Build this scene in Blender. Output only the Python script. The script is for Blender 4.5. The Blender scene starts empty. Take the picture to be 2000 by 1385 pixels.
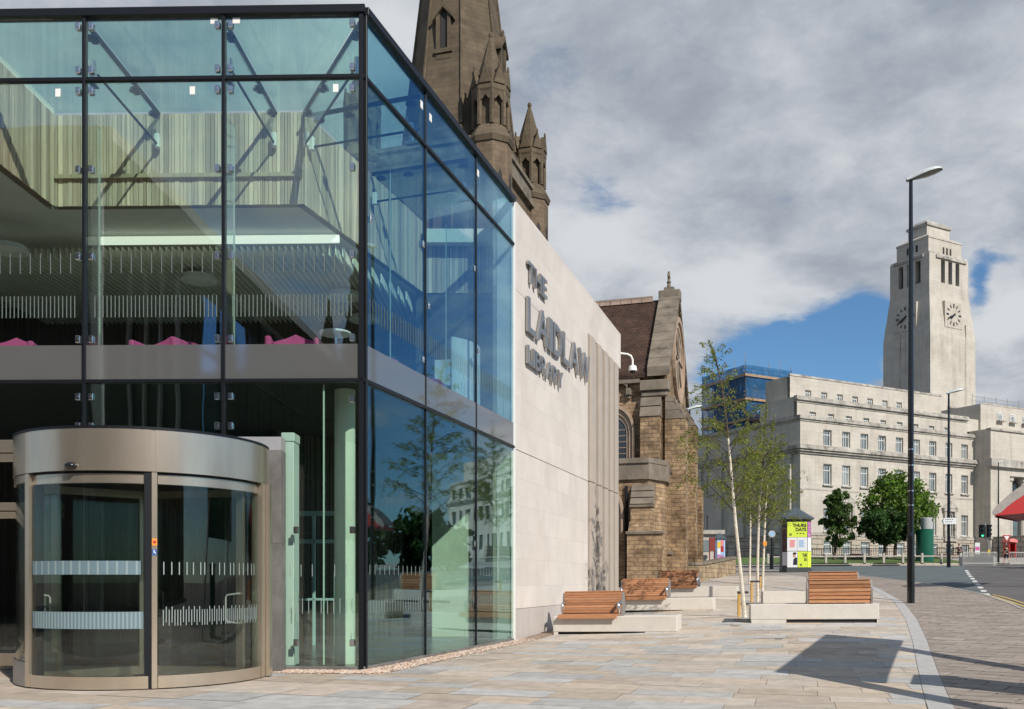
import bpy, bmesh, math, random
from mathutils import Matrix, Vector
R = math.radians
sc = bpy.context.scene
C = sc.collection
# ------------------------------------------------------------------ camera, world, sun
FPX, CX, HY, CH = 1800.0, 1000.0, 1135.0, 1.35
cam = bpy.data.objects.new('camera', bpy.data.cameras.new('camera'))
C.objects.link(cam)
cam.location = (0, 0, CH)
cam.rotation_euler = (R(90), 0, 0)
cam.data.sensor_width = 36
cam.data.lens = 36 * FPX / 2000
cam.data.shift_y = (HY - 692.5) / 2000
cam.data.clip_start = 0.1
cam.data.clip_end = 4000
sc.camera = cam
sc.view_settings.view_transform = 'Standard'
sc.view_settings.look = 'None'
sc.view_settings.exposure = 0.0
sc.view_settings.gamma = 1
sc.cycles.use_denoising = True
sc.cycles.max_bounces = 10
sc.cycles.transparent_max_bounces = 40
sc.cycles.transmission_bounces = 6
sc.cycles.glossy_bounces = 5
sc.cycles.diffuse_bounces = 5
sc.cycles.sample_clamp_indirect = 6
sc.cycles.caustics_reflective = False
sc.cycles.caustics_refractive = False

SUN_AZ, SUN_EL = 34.0, 38.0        # azimuth: degrees to the right of straight behind the camera
sv = Vector((math.sin(R(SUN_AZ)) * math.cos(R(SUN_EL)), -math.cos(R(SUN_AZ)) * math.cos(R(SUN_EL)), math.sin(R(SUN_EL))))
sun = bpy.data.objects.new('sun', bpy.data.lights.new('sun', 'SUN'))
C.objects.link(sun)
sun.rotation_euler = (-sv).to_track_quat('-Z', 'Y').to_euler()
sun.location = sv * 200
sun.data.energy = 5.0
sun.data.angle = R(0.5)
sun.data.color = (1.0, 0.93, 0.83)

W = bpy.data.worlds.new('World')
sc.world = W
W.use_nodes = True
wt = W.node_tree
wt.nodes.clear()
class NB:
    "small node-graph helper"
    def __init__(s, t): s.t = t
    def n(s, typ, **kw):
        nd = s.t.nodes.new(typ)
        for k, v in kw.items(): setattr(nd, k, v)
        return nd
    def put(s, sock, v):
        if isinstance(v, bpy.types.NodeSocket): s.t.links.new(v, sock)
        elif v is not None: sock.default_value = v
    def m(s, op, a, b=None, c=None, clamp=False):
        nd = s.n('ShaderNodeMath', operation=op, use_clamp=clamp)
        s.put(nd.inputs[0], a); s.put(nd.inputs[1], b)
        if c is not None: s.put(nd.inputs[2], c)
        return nd.outputs[0]
    def mr(s, v, a, b, c=0.0, d=1.0):
        nd = s.n('ShaderNodeMapRange', interpolation_type='SMOOTHSTEP')
        for i, x in enumerate((v, a, b, c, d)): s.put(nd.inputs[i], x)
        return nd.outputs[0]
    def noise(s, vec, scale, detail=4, rough=.55, w=None):
        nd = s.n('ShaderNodeTexNoise')
        s.put(nd.inputs['Vector'], vec)
        nd.inputs['Scale'].default_value = scale
        nd.inputs['Detail'].default_value = detail
        nd.inputs['Roughness'].default_value = rough
        return nd.outputs['Fac']
    def mix(s, f, a, b, blend='MIX'):
        nd = s.n('ShaderNodeMix', data_type='RGBA', blend_type=blend)
        s.put(nd.inputs['Factor'], f)
        def c(x): return x if isinstance(x, bpy.types.NodeSocket) else (x[0], x[1], x[2], 1)
        s.put(nd.inputs[6], c(a)); s.put(nd.inputs[7], c(b))
        return nd.outputs[2]
    def comb(s, x, y, z):
        nd = s.n('ShaderNodeCombineXYZ')
        for i, v in enumerate((x, y, z)): s.put(nd.inputs[i], v)
        return nd.outputs[0]

def make_world():
    b = NB(wt)
    tc = b.n('ShaderNodeTexCoord')
    sep = b.n('ShaderNodeSeparateXYZ'); b.put(sep.inputs[0], tc.outputs['Generated'])
    x, y, z = sep.outputs
    zz = b.m('ADD', b.m('MAXIMUM', z, 0.0), 0.22)
    pl = b.comb(b.m('DIVIDE', x, zz), b.m('DIVIDE', y, zz), 3.7)
    wn = b.n('ShaderNodeTexNoise'); b.put(wn.inputs['Vector'], pl); wn.inputs['Scale'].default_value = 3.0; wn.inputs['Detail'].default_value = 4
    wv = b.n('ShaderNodeVectorMath', operation='MULTIPLY_ADD'); b.put(wv.inputs[0], wn.outputs['Color']); wv.inputs[1].default_value = (.15, .15, .15); b.put(wv.inputs[2], pl)
    pw = wv.outputs[0]
    n1 = b.noise(pw, 2.1, 10, .60)
    n2 = b.noise(pw, 4.2, 12, .60)
    n3 = b.noise(pl, 1.1, 4, .5)
    n4 = b.noise(pw, 7.0, 9, .62)
    ys = b.m('MAXIMUM', y, 0.05)
    a_ = b.m('DIVIDE', x, ys); e_ = b.m('DIVIDE', z, ys)
    front = b.m('MULTIPLY', b.mr(y, 0.05, 0.3), b.mr(a_, .60, .95, 1.0, 0.0))
    def blob(px, py, w, h, amp):
        da = b.m('DIVIDE', b.m('SUBTRACT', a_, (px - CX) / FPX), w / FPX)
        de = b.m('DIVIDE', b.m('SUBTRACT', e_, (HY - py) / FPX), h / FPX)
        d2 = b.m('ADD', b.m('MULTIPLY', da, da), b.m('MULTIPLY', de, de))
        return b.m('MULTIPLY', b.m('EXPONENT', b.m('MULTIPLY', d2, -1.0)), amp)
    gap = None
    for g in ((1560, 690, 125, 62, .60), (1685, 635, 75, 55, .48), (1440, 735, 80, 42, .34), (1200, 385, 60, 40, .19),
              (1912, 550, 26, 66, .20), (1945, 500, 50, 24, .14), (1640, 735, 90, 40, .3), (1075, 140, 70, 170, .07), (1330, 40, 60, 60, .12), (1180, 330, 90, 60, .1)):
        v = blob(*g)
        gap = v if gap is None else b.m('ADD', gap, v)
    cov = b.m('ADD', b.m('MULTIPLY', front, .185), b.m('ADD', b.m('MULTIPLY', n1, .62), b.m('MULTIPLY', n4, .38)))   # mostly cloud ahead, broken cloud elsewhere
    wob = b.m('ADD', .45, b.m('MULTIPLY', b.noise(pl, 9.0, 7, .65), 1.1))
    cov = b.m('SUBTRACT', cov, b.m('MULTIPLY', b.m('MULTIPLY', gap, wob), front))
    edge = b.m('MULTIPLY', b.m('MINIMUM', b.m('MULTIPLY', gap, 5.0), 1.0), front)
    cov = b.m('ADD', cov, b.m('MULTIPLY', edge, b.m('MULTIPLY', b.m('SUBTRACT', b.noise(pw, 5.5, 11, .62), .5), .75)))
    right = b.m('MULTIPLY', b.mr(x, .25, .6), b.m('SUBTRACT', 1.0, front))
    cov = b.m('SUBTRACT', cov, b.m('MULTIPLY', right, .075))
    cov = b.m('ADD', cov, b.m('MULTIPLY', b.mr(y, -.3, -.7), .03))
    mask = b.mr(cov, .40, .64)
    lit = None
    for g in ((1420, 600, 150, 70, .34), (1960, 640, 90, 110, .34), (1150, 480, 130, 110, .26), (760, 70, 140, 90, .26), (1500, 430, 260, 70, -.03), (1600, 120, 320, 160, .05)):
        v = blob(*g)
        lit = v if lit is None else b.m('ADD', lit, v)
    br = b.m('ADD', b.m('MULTIPLY', n2, 1.05), b.m('MULTIPLY', n3, .40))
    br = b.m('SUBTRACT', br, .20)
    br = b.m('ADD', br, b.m('MULTIPLY', lit, front))
    br = b.mr(br, .32, .88)
    ccol = b.mix(br, (.335, .38, .45), (.72, .75, .79))
    sky = b.n('ShaderNodeTexSky', sky_type='NISHITA')
    sky.sun_disc = False
    sky.sun_elevation = R(SUN_EL)
    sky.sun_rotation = R(180 - SUN_AZ)
    sky.altitude = 60; sky.air_density = 1.0; sky.dust_density = .25; sky.ozone_density = 2.2
    bg1 = b.n('ShaderNodeBackground'); b.put(bg1.inputs[0], b.mix(1.0, sky.outputs[0], (.60, .84, 1.0), 'MULTIPLY')); bg1.inputs[1].default_value = .11
    bg2 = b.n('ShaderNodeBackground'); b.put(bg2.inputs[0], ccol); bg2.inputs[1].default_value = .92
    mx = b.n('ShaderNodeMixShader'); b.put(mx.inputs[0], mask)
    wt.links.new(bg1.outputs[0], mx.inputs[1]); wt.links.new(bg2.outputs[0], mx.inputs[2])
    out = b.n('ShaderNodeOutputWorld'); wt.links.new(mx.outputs[0], out.inputs[0])
make_world()

# ------------------------------------------------------------------ terrain heights
def smin(a, b, k):
    h = max(k - abs(a - b), 0) / k
    return min(a, b) - h * h * k * .25
def smax(a, b, k): return -smin(-a, -b, k)
def gz(x, y):
    p = .063 * min(x, 5.6) + .02 * max(0, x - 5.6) + .035 * y - .844
    q = .44 + .029 * min(y, 88) + .004 * max(0, y - 88)
    return smax(0, smin(p, q, .25), .14)
def G(px, py, dz=0.0):
    "the point of the ground (raised dz) seen at photo pixel (px, py)"
    dx, ez = (px - CX) / FPX, (HY - py) / FPX
    lo, hi = 2.0, 400.0
    f = lambda Y: CH + ez * Y - gz(dx * Y, Y) - dz
    prev = f(lo); Y = lo; st = .5
    while Y < hi:
        cur = f(Y + st)
        if prev > 0 >= cur:
            a, c = Y, Y + st
            for _ in range(40):
                m = (a + c) / 2
                if f(m) > 0: a = m
                else: c = m
            Y = (a + c) / 2
            return Vector((dx * Y, Y, gz(dx * Y, Y) + dz))
        prev = cur; Y += st
    Y = 90.0
    return Vector((dx * Y, Y, gz(dx * Y, Y) + dz))
def P(px, py, Y): return Vector(((px - CX) / FPX * Y, Y, CH + (HY - py) / FPX * Y))
def interp(tab, t):
    if t <= tab[0][0]:
        (a, b), (c, d) = tab[0], tab[1]
    elif t >= tab[-1][0]:
        (a, b), (c, d) = tab[-2], tab[-1]
    else:
        for i in range(len(tab) - 1):
            if tab[i][0] <= t <= tab[i + 1][0]:
                (a, b), (c, d) = tab[i], tab[i + 1]; break
    return b + (d - b) * (t - a) / (c - a)

# ------------------------------------------------------------------ mesh builder
WM = {}
def FR(x, y, z, deg=0): return Matrix.Translation((x, y, z)) @ Matrix.Rotation(R(deg), 4, 'Z')
I4 = Matrix.Identity(4)
class MB:
    def __init__(s, M=None):
        s.v = []; s.f = []; s.mi = []; s.col = []; s.M = M or I4.copy()
    def add(s, vs, fs, m=0, c=None):
        o = len(s.v); M = s.M
        s.v.extend(M @ Vector(p) for p in vs)
        for f in fs:
            s.f.append(tuple(i + o for i in f)); s.mi.append(m); s.col.append(c)
        return s
    def box(s, x0, x1, y0, y1, z0, z1, m=0, c=None):
        return s.add([(x0, y0, z0), (x1, y0, z0), (x1, y1, z0), (x0, y1, z0), (x0, y0, z1), (x1, y0, z1), (x1, y1, z1), (x0, y1, z1)],
                     [(0, 3, 2, 1), (4, 5, 6, 7), (0, 1, 5, 4), (1, 2, 6, 5), (2, 3, 7, 6), (3, 0, 4, 7)], m, c)
    def cbox(s, x0, x1, y0, y1, z0, z1, b, m=0, c=None):
        "box with small chamfers along all its edges"
        b = min(b, (x1 - x0) * .45, (y1 - y0) * .45, (z1 - z0) * .45)
        X = (x0, x1); Y = (y0, y1); Z = (z0, z1); vs = []; ix = {}
        for i in (0, 1):
            for j in (0, 1):
                for k in (0, 1):
                    si, sj, sk = 1 - 2 * i, 1 - 2 * j, 1 - 2 * k
                    for ax in range(3):
                        p = [X[i] + si * b, Y[j] + sj * b, Z[k] + sk * b]
                        p[ax] = (X[i], Y[j], Z[k])[ax]
                        ix[i, j, k, ax] = len(vs); vs.append(tuple(p))
        fs = []
        for i in (0, 1):
            q = [ix[i, 0, 0, 0], ix[i, 1, 0, 0], ix[i, 1, 1, 0], ix[i, 0, 1, 0]]; fs.append(tuple(q if i else q[::-1]))
            q = [ix[0, i, 0, 1], ix[0, i, 1, 1], ix[1, i, 1, 1], ix[1, i, 0, 1]]; fs.append(tuple(q if i else q[::-1]))
            q = [ix[0, 0, i, 2], ix[1, 0, i, 2], ix[1, 1, i, 2], ix[0, 1, i, 2]]; fs.append(tuple(q if i else q[::-1]))
        for i in (0, 1):
            for j in (0, 1):
                sg = (i ^ j)
                def e(q): fs.append(tuple(q[::-1] if sg else q))
                e([ix[i, j, 0, 1], ix[i, j, 0, 0], ix[i, j, 1, 0], ix[i, j, 1, 1]])
                e([ix[i, 0, j, 0], ix[i, 0, j, 2], ix[i, 1, j, 2], ix[i, 1, j, 0]][::-1])
                e([ix[0, i, j, 2], ix[0, i, j, 1], ix[1, i, j, 1], ix[1, i, j, 2]][::-1])
        for i in (0, 1):
            for j in (0, 1):
                for k in (0, 1):
                    q = [ix[i, j, k, 0], ix[i, j, k, 1], ix[i, j, k, 2]]
                    fs.append(tuple(q if (i + j + k) % 2 else q[::-1]))
        return s.add(vs, fs, m, c)
    def quad(s, a, b, c_, d, m=0, c=None): return s.add([a, b, c_, d], [(0, 1, 2, 3)], m, c)
    def prism(s, poly, z0, z1, m=0, c=None):
        "polygon in x,y (counter-clockwise) raised from z0 to z1"
        n = len(poly)
        return s.add([(p[0], p[1], z0) for p in poly] + [(p[0], p[1], z1) for p in poly],
                     [tuple(range(n))[::-1], tuple(range(n, 2 * n))] + [(i, (i + 1) % n, n + (i + 1) % n, n + i) for i in range(n)], m, c)
    def prism_y(s, poly, y0, y1, m=0, c=None):
        "polygon in x,z swept from y0 to y1"
        n = len(poly)
        return s.add([(p[0], y0, p[1]) for p in poly] + [(p[0], y1, p[1]) for p in poly],
                     [tuple(range(n)), tuple(range(n, 2 * n))[::-1]] + [((i + 1) % n, i, n + i, n + (i + 1) % n) for i in range(n)], m, c)
    def prism_x(s, poly, x0, x1, m=0, c=None):
        "polygon in y,z swept from x0 to x1"
        n = len(poly)
        return s.add([(x0, p[0], p[1]) for p in poly] + [(x1, p[0], p[1]) for p in poly],
                     [tuple(range(n))[::-1], tuple(range(n, 2 * n))] + [(i, (i + 1) % n, n + (i + 1) % n, n + i) for i in range(n)], m, c)
    def frustum(s, p0, z0, p1, z1, m=0, c=None):
        n = len(p0)
        return s.add([(p[0], p[1], z0) for p in p0] + [(p[0], p[1], z1) for p in p1],
                     [tuple(range(n))[::-1], tuple(range(n, 2 * n))] + [(i, (i + 1) % n, n + (i + 1) % n, n + i) for i in range(n)], m, c)
    def tube(s, pts, r, n=8, m=0, c=None, cap=True):
        pts = [Vector(p) for p in pts]
        rs = r if isinstance(r, (list, tuple)) else [r] * len(pts)
        vs = []; fs = []; up = None
        for i, p in enumerate(pts):
            t = (pts[min(i + 1, len(pts) - 1)] - pts[max(i - 1, 0)]).normalized()
            if up is None:
                up = Vector((0, 0, 1)) if abs(t.z) < .9 else Vector((1, 0, 0))
            a = t.cross(up).normalized(); bq = a.cross(t); up = bq
            for k in range(n):
                th = 2 * math.pi * k / n
                vs.append(p + (a * math.cos(th) + bq * math.sin(th)) * rs[i])
        for i in range(len(pts) - 1):
            for k in range(n):
                fs.append((i * n + k, i * n + (k + 1) % n, (i + 1) * n + (k + 1) % n, (i + 1) * n + k))
        if cap:
            fs.append(tuple(range(n))[::-1]); fs.append(tuple(range((len(pts) - 1) * n, len(pts) * n)))
        return s.add(vs, fs, m, c)
    def lathe(s, prof, n=24, m=0, c=None, cx=0, cy=0, ph=0.0):
        vs = []; fs = []
        for r, z in prof:
            for k in range(n):
                t = 2 * math.pi * k / n + ph
                vs.append((cx + r * math.cos(t), cy + r * math.sin(t), z))
        for i in range(len(prof) - 1):
            for k in range(n):
                fs.append((i * n + k, i * n + (k + 1) % n, (i + 1) * n + (k + 1) % n, (i + 1) * n + k))
        fs.append(tuple(range(n))[::-1]); fs.append(tuple(range((len(prof) - 1) * n, len(prof) * n)))
        return s.add(vs, fs, m, c)
    def ball(s, cen, rad, n=12, m=0, c=None):
        k = 8; prof = []
        for i in range(k + 1):
            t = math.pi * i / k - math.pi / 2
            prof.append((max(math.cos(t), .02), math.sin(t)))
        M = s.M; s.M = M @ Matrix.Translation(cen) @ Matrix.Diagonal((rad[0], rad[1], rad[2], 1)); s.lathe(prof, n, m, c); s.M = M
        return s
    def arc(s, cen, r0, r1, a0, a1, z0, z1, n=24, m=0, c=None):
        "curved wall, angle 0 faces -y, positive angles turn to +x"
        vs = []; fs = []
        for i in range(n + 1):
            a = R(a0 + (a1 - a0) * i / n)
            for r in (r0, r1):
                for z in (z0, z1): vs.append((cen[0] + r * math.sin(a), cen[1] - r * math.cos(a), z))
        for i in range(n):
            k = i * 4; q = k + 4
            fs += [(k + 2, q + 2, q + 3, k + 3), (q, k, k + 1, q + 1), (k + 3, q + 3, q + 1, k + 1), (k, q, q + 2, k + 2)]
        fs += [(0, 2, 3, 1), (n * 4, n * 4 + 1, n * 4 + 3, n * 4 + 2)]
        return s.add(vs, fs, m, c)
    def wall(s, u0, u1, z0, z1, ops, rev, m=0, c=None):
        "wall face on y=0 looking to -y with openings (u0,u1,z0,z1) and reveals of depth rev"
        us = sorted({u0, u1, *[o[0] for o in ops], *[o[1] for o in ops]})
        zs = sorted({z0, z1, *[o[2] for o in ops], *[o[3] for o in ops]})
        us = [u for u in us if u0 <= u <= u1]; zs = [z for z in zs if z0 <= z <= z1]
        for a, b in zip(us, us[1:]):
            for d, e in zip(zs, zs[1:]):
                um, zm = (a + b) / 2, (d + e) / 2
                if any(o[0] < um < o[1] and o[2] < zm < o[3] for o in ops): continue
                s.quad((a, 0, d), (b, 0, d), (b, 0, e), (a, 0, e), m, c)
        for a, b, d, e in ops:
            s.quad((a, 0, d), (a, 0, e), (a, rev, e), (a, rev, d), m, c)
            s.quad((b, 0, e), (b, 0, d), (b, rev, d), (b, rev, e), m, c)
            s.quad((a, 0, e), (b, 0, e), (b, rev, e), (a, rev, e), m, c)
            s.quad((b, 0, d), (a, 0, d), (a, rev, d), (b, rev, d), m, c)
        return s
    def build(s, name, mats, parent=None, smooth=False, kind=None, label=None):
        me = bpy.data.meshes.new(name)
        Wp = WM[parent.name] if parent else I4
        inv = Wp.inverted()
        me.from_pydata([tuple(inv @ p) for p in s.v], [], s.f)
        if not isinstance(mats, (list, tuple)): mats = [mats]
        for m in mats: me.materials.append(m)
        me.polygons.foreach_set('material_index', s.mi)
        me.polygons.foreach_set('use_smooth', [bool(smooth)] * len(s.f))
        if smooth: me.set_sharp_from_angle(angle=.6)
        uv = me.uv_layers.new(name='UVMap')
        data = [0.0] * (2 * len(me.loops)); hascol = any(c is not None for c in s.col)
        cd = [1.0] * (4 * len(me.loops)) if hascol else None
        li = 0
        for fi, f in enumerate(s.f):
            a, b, c = s.v[f[0]], s.v[f[1]], s.v[f[2]]
            nx = (b - a).cross(c - a)
            if len(f) > 3: nx = (c - a).cross(s.v[f[3]] - b)
            hl = math.hypot(nx.x, nx.y); L = nx.length or 1
            if abs(nx.z) < .75 * L and hl > 0:
                tx, ty = -nx.y / hl, nx.x / hl
                sl = L / hl
                for i in f:
                    p = s.v[i]; data[2 * li] = tx * p.x + ty * p.y; data[2 * li + 1] = p.z * sl
                    if hascol:
                        cc = s.col[fi] or (1, 1, 1)
                        cd[4 * li:4 * li + 3] = cc
                    li += 1
            else:
                for i in f:
                    p = s.v[i]; data[2 * li] = p.x; data[2 * li + 1] = p.y
                    if hascol:
                        cc = s.col[fi] or (1, 1, 1)
                        cd[4 * li:4 * li + 3] = cc
                    li += 1
        uv.data.foreach_set('uv', data)
        if hascol:
            at = me.color_attributes.new('Col', 'FLOAT_COLOR', 'CORNER'); at.data.foreach_set('color', cd)
        o = bpy.data.objects.new(name, me); C.objects.link(o)
        if parent:
            o.parent = parent
        WM[o.name] = Wp.copy()
        if kind: o['kind'] = kind
        if label: o['label'] = label
        return o

def thing(name, label, cat, loc=(0, 0, 0), rz=0, group=None):
    o = bpy.data.objects.new(name, None); C.objects.link(o)
    o.location = loc; o.rotation_euler = (0, 0, R(rz)); o.empty_display_size = .3
    o['label'] = label; o['category'] = cat
    if group: o['group'] = group
    WM[o.name] = FR(*loc, rz)
    return o
def tag(o, label, cat, group=None):
    o['label'] = label; o['category'] = cat
    if group: o['group'] = group
    return o
def kids(o): return [c for c in o.children]
def copy_tree(o, parent=None):
    c = o.copy(); C.objects.link(c); c.parent = parent
    WM[c.name] = WM.get(o.name, I4).copy()
    for ch in kids(o): copy_tree(ch, c)
    return c
def copy_thing(o, loc, rz, label):
    c = copy_tree(o); c.location = loc; c.rotation_euler = (0, 0, R(rz)); c['label'] = label
    WM[c.name] = FR(*loc, rz)
    return c
def copy_part(o, parent, loc, rz=0, scale=None):
    c = copy_tree(o, parent); c.location = loc; c.rotation_euler = (0, 0, R(rz))
    if scale: c.scale = scale
    return c

def text_shape(txt, w, h, depth, bold=.02, space=1.0):
    "letters as (verts, faces) filling w x h in x,z; front on y=0, back on y=depth"
    cu = bpy.data.curves.new('text', 'FONT'); cu.body = txt; cu.extrude = .05; cu.offset = bold; cu.space_character = space
    cu.resolution_u = 3
    o = bpy.data.objects.new('text', cu); C.objects.link(o)
    dg = bpy.context.evaluated_depsgraph_get(); dg.update()
    me = bpy.data.meshes.new_from_object(o.evaluated_get(dg))
    vs = [v.co.copy() for v in me.vertices]; fs = [tuple(p.vertices) for p in me.polygons]
    bpy.data.objects.remove(o); bpy.data.curves.remove(cu); bpy.data.meshes.remove(me)
    x0 = min(v.x for v in vs); x1 = max(v.x for v in vs); y0 = min(v.y for v in vs); y1 = max(v.y for v in vs)
    out = [((v.x - x0) / (x1 - x0) * w, (0.05 - v.z) / .1 * depth, (v.y - y0) / (y1 - y0) * h) for v in vs]
    return out, fs
def letter_widths(txt):
    ws = {'I': .38, 'L': .78, 'T': .92, 'H': 1.0, 'E': .82, 'A': 1.12, 'D': 1.0, 'W': 1.45, 'B': .95, 'R': .98, 'Y': 1.05}
    return [ws.get(ch, 1.0) for ch in txt]

# ------------------------------------------------------------------ materials
def newmat(name):
    m = bpy.data.materials.new(name); m.use_nodes = True
    t = m.node_tree; t.nodes.clear()
    b = NB(t)
    out = b.n('ShaderNodeOutputMaterial'); pr = b.n('ShaderNodeBsdfPrincipled')
    t.links.new(pr.outputs[0], out.inputs[0])
    return m, b, pr, out
def mat(name, col, rough=.65, metal=0.0, var=.0, vs=3.0, bump=0.0, bs=40.0, attr=False, spec=.5, stain=0.0, stain_s=.5, stretch=None, hue=None):
    m, b, pr, out = newmat(name)
    pr.inputs['Roughness'].default_value = rough; pr.inputs['Metallic'].default_value = metal
    pr.inputs['Specular IOR Level'].default_value = spec
    pos = b.n('ShaderNodeNewGeometry').outputs['Position']
    if stretch:
        mp = b.n('ShaderNodeMapping'); b.put(mp.inputs[0], pos); mp.inputs['Scale'].default_value = stretch; pos = mp.outputs[0]
    if attr:
        at = b.n('ShaderNodeVertexColor', layer_name='Col'); c = at.outputs[0]
        if col: c = b.mix(1.0, c, col, 'MULTIPLY')
    else:
        c = b.n('ShaderNodeRGB'); c.outputs[0].default_value = (*col, 1); c = c.outputs[0]
    if var:
        f = b.mr(b.noise(pos, vs, 6, .6), .25, .75, 1 - var, 1 + var)
        c = b.mix(1.0, c, b.comb(f, f, f), 'MULTIPLY')
    if hue:
        f2 = b.mr(b.noise(pos, vs * .37, 4), .35, .65)
        c = b.mix(f2, c, b.mix(1.0, c, hue, 'MULTIPLY'))
    if stain:
        f = b.mr(b.noise(pos, stain_s, 7, .65), .5, .72, 0, stain)
        c = b.mix(f, c, b.mix(1.0, c, (.35, .32, .29), 'MULTIPLY'))
    b.put(pr.inputs['Base Color'], c)
    if bump:
        bp = b.n('ShaderNodeBump'); bp.inputs['Strength'].default_value = bump; bp.inputs['Distance'].default_value = .02
        b.put(bp.inputs['Height'], b.noise(pos, bs, 5, .6)); b.put(pr.inputs['Normal'], bp.outputs[0])
    return m
def masonry(name, c1, c2, cm, bw, bh, mortar=.012, rough=.85, var=.2, vs=2.0, bump=.5, stain=0., stain_s=.4, stain_c=(.3, .28, .26), bias=0.0, rock=0.0, offset=.5, streak=0.0):
    m, b, pr, out = newmat(name)
    pr.inputs['Roughness'].default_value = rough
    pr.inputs['Specular IOR Level'].default_value = .3
    uv = b.n('ShaderNodeUVMap', uv_map='UVMap').outputs[0]
    br = b.n('ShaderNodeTexBrick'); b.put(br.inputs['Vector'], uv)
    br.offset = offset
    for k, v in (('Color1', c1), ('Color2', c2), ('Mortar', cm)): br.inputs[k].default_value = (*v, 1)
    br.inputs['Scale'].default_value = 1; br.inputs['Mortar Size'].default_value = mortar
    br.inputs['Mortar Smooth'].default_value = .3; br.inputs['Bias'].default_value = bias
    br.inputs['Brick Width'].default_value = bw; br.inputs['Row Height'].default_value = bh
    pos = b.n('ShaderNodeNewGeometry').outputs['Position']
    f = b.mr(b.noise(pos, vs, 8, .65), .25, .75, 1 - var, 1 + var)
    c = b.mix(1.0, br.outputs[0], b.comb(f, f, f), 'MULTIPLY')
    if stain:
        f = b.mr(b.noise(pos, stain_s, 9, .68), .46, .70, 0, stain)
        c = b.mix(f, c, b.mix(1.0, c, stain_c, 'MULTIPLY'))
    if streak:
        mp = b.n('ShaderNodeMapping'); b.put(mp.inputs[0], pos); mp.inputs['Scale'].default_value = (1.6, 1.6, .12)
        f = b.mr(b.noise(mp.outputs[0], 1.0, 6, .6), .5, .75, 0, streak)
        c = b.mix(f, c, b.mix(1.0, c, (.5, .47, .43), 'MULTIPLY'))
    b.put(pr.inputs['Base Color'], c)
    hgt = b.m('MULTIPLY', br.outputs['Fac'], -1.0)
    if rock: hgt = b.m('ADD', hgt, b.m('MULTIPLY', b.noise(pos, 9.0, 5, .6), rock))
    else: hgt = b.m('ADD', hgt, b.m('MULTIPLY', b.noise(pos, 30.0, 4, .6), .25))
    bp = b.n('ShaderNodeBump'); bp.inputs['Strength'].default_value = bump; bp.inputs['Distance'].default_value = .03
    b.put(bp.inputs['Height'], hgt); b.put(pr.inputs['Normal'], bp.outputs[0])
    return m
def glass(name, tint=(.86, .94, .91), r0=.065, refl=(1, 1, 1), rough=0.0, wob=0.0, gain=1.0):
    m = bpy.data.materials.new(name); m.use_nodes = True
    t = m.node_tree; t.nodes.clear(); b = NB(t)
    out = b.n('ShaderNodeOutputMaterial')
    lw = b.n('ShaderNodeLayerWeight'); lw.inputs[0].default_value = .5
    f = b.m('POWER', lw.outputs['Facing'], 5.0)
    f = b.m('ADD', b.m('MULTIPLY', f, (1 - r0) * gain), r0, clamp=True)
    tr = b.n('ShaderNodeBsdfTransparent'); tr.inputs[0].default_value = (*tint, 1)
    gl = b.n('ShaderNodeBsdfGlossy'); gl.inputs['Color'].default_value = (*refl, 1); gl.inputs['Roughness'].default_value = rough
    if wob:
        pos = b.n('ShaderNodeNewGeometry').outputs['Position']
        bp = b.n('ShaderNodeBump'); bp.inputs['Strength'].default_value = wob; bp.inputs['Distance'].default_value = .02
        b.put(bp.inputs['Height'], b.noise(pos, .9, 1, .4)); b.put(gl.inputs['Normal'], bp.outputs[0])
    mx = b.n('ShaderNodeMixShader'); b.put(mx.inputs[0], f)
    t.links.new(tr.outputs[0], mx.inputs[1]); t.links.new(gl.outputs[0], mx.inputs[2]); t.links.new(mx.outputs[0], out.inputs[0])
    return m
def emit(name, col, st):
    m, b, pr, out = newmat(name)
    pr.inputs['Base Color'].default_value = (*col, 1); pr.inputs['Emission Color'].default_value = (*col, 1); pr.inputs['Emission Strength'].default_value = st
    return m
def leafmat(name, col, tr=.35):
    m = bpy.data.materials.new(name); m.use_nodes = True
    t = m.node_tree; t.nodes.clear(); b = NB(t)
    out = b.n('ShaderNodeOutputMaterial')
    at = b.n('ShaderNodeVertexColor', layer_name='Col')
    c = b.mix(1.0, at.outputs[0], col, 'MULTIPLY')
    d = b.n('ShaderNodeBsdfPrincipled'); b.put(d.inputs['Base Color'], c); d.inputs['Roughness'].default_value = .55; d.inputs['Specular IOR Level'].default_value = .3
    tl = b.n('ShaderNodeBsdfTranslucent'); b.put(tl.inputs[0], b.mix(1.0, c, (1.1, 1.25, .6), 'MULTIPLY'))
    mx = b.n('ShaderNodeMixShader'); mx.inputs[0].default_value = tr
    t.links.new(d.outputs[0], mx.inputs[1]); t.links.new(tl.outputs[0], mx.inputs[2]); t.links.new(mx.outputs[0], out.inputs[0])
    return m

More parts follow.
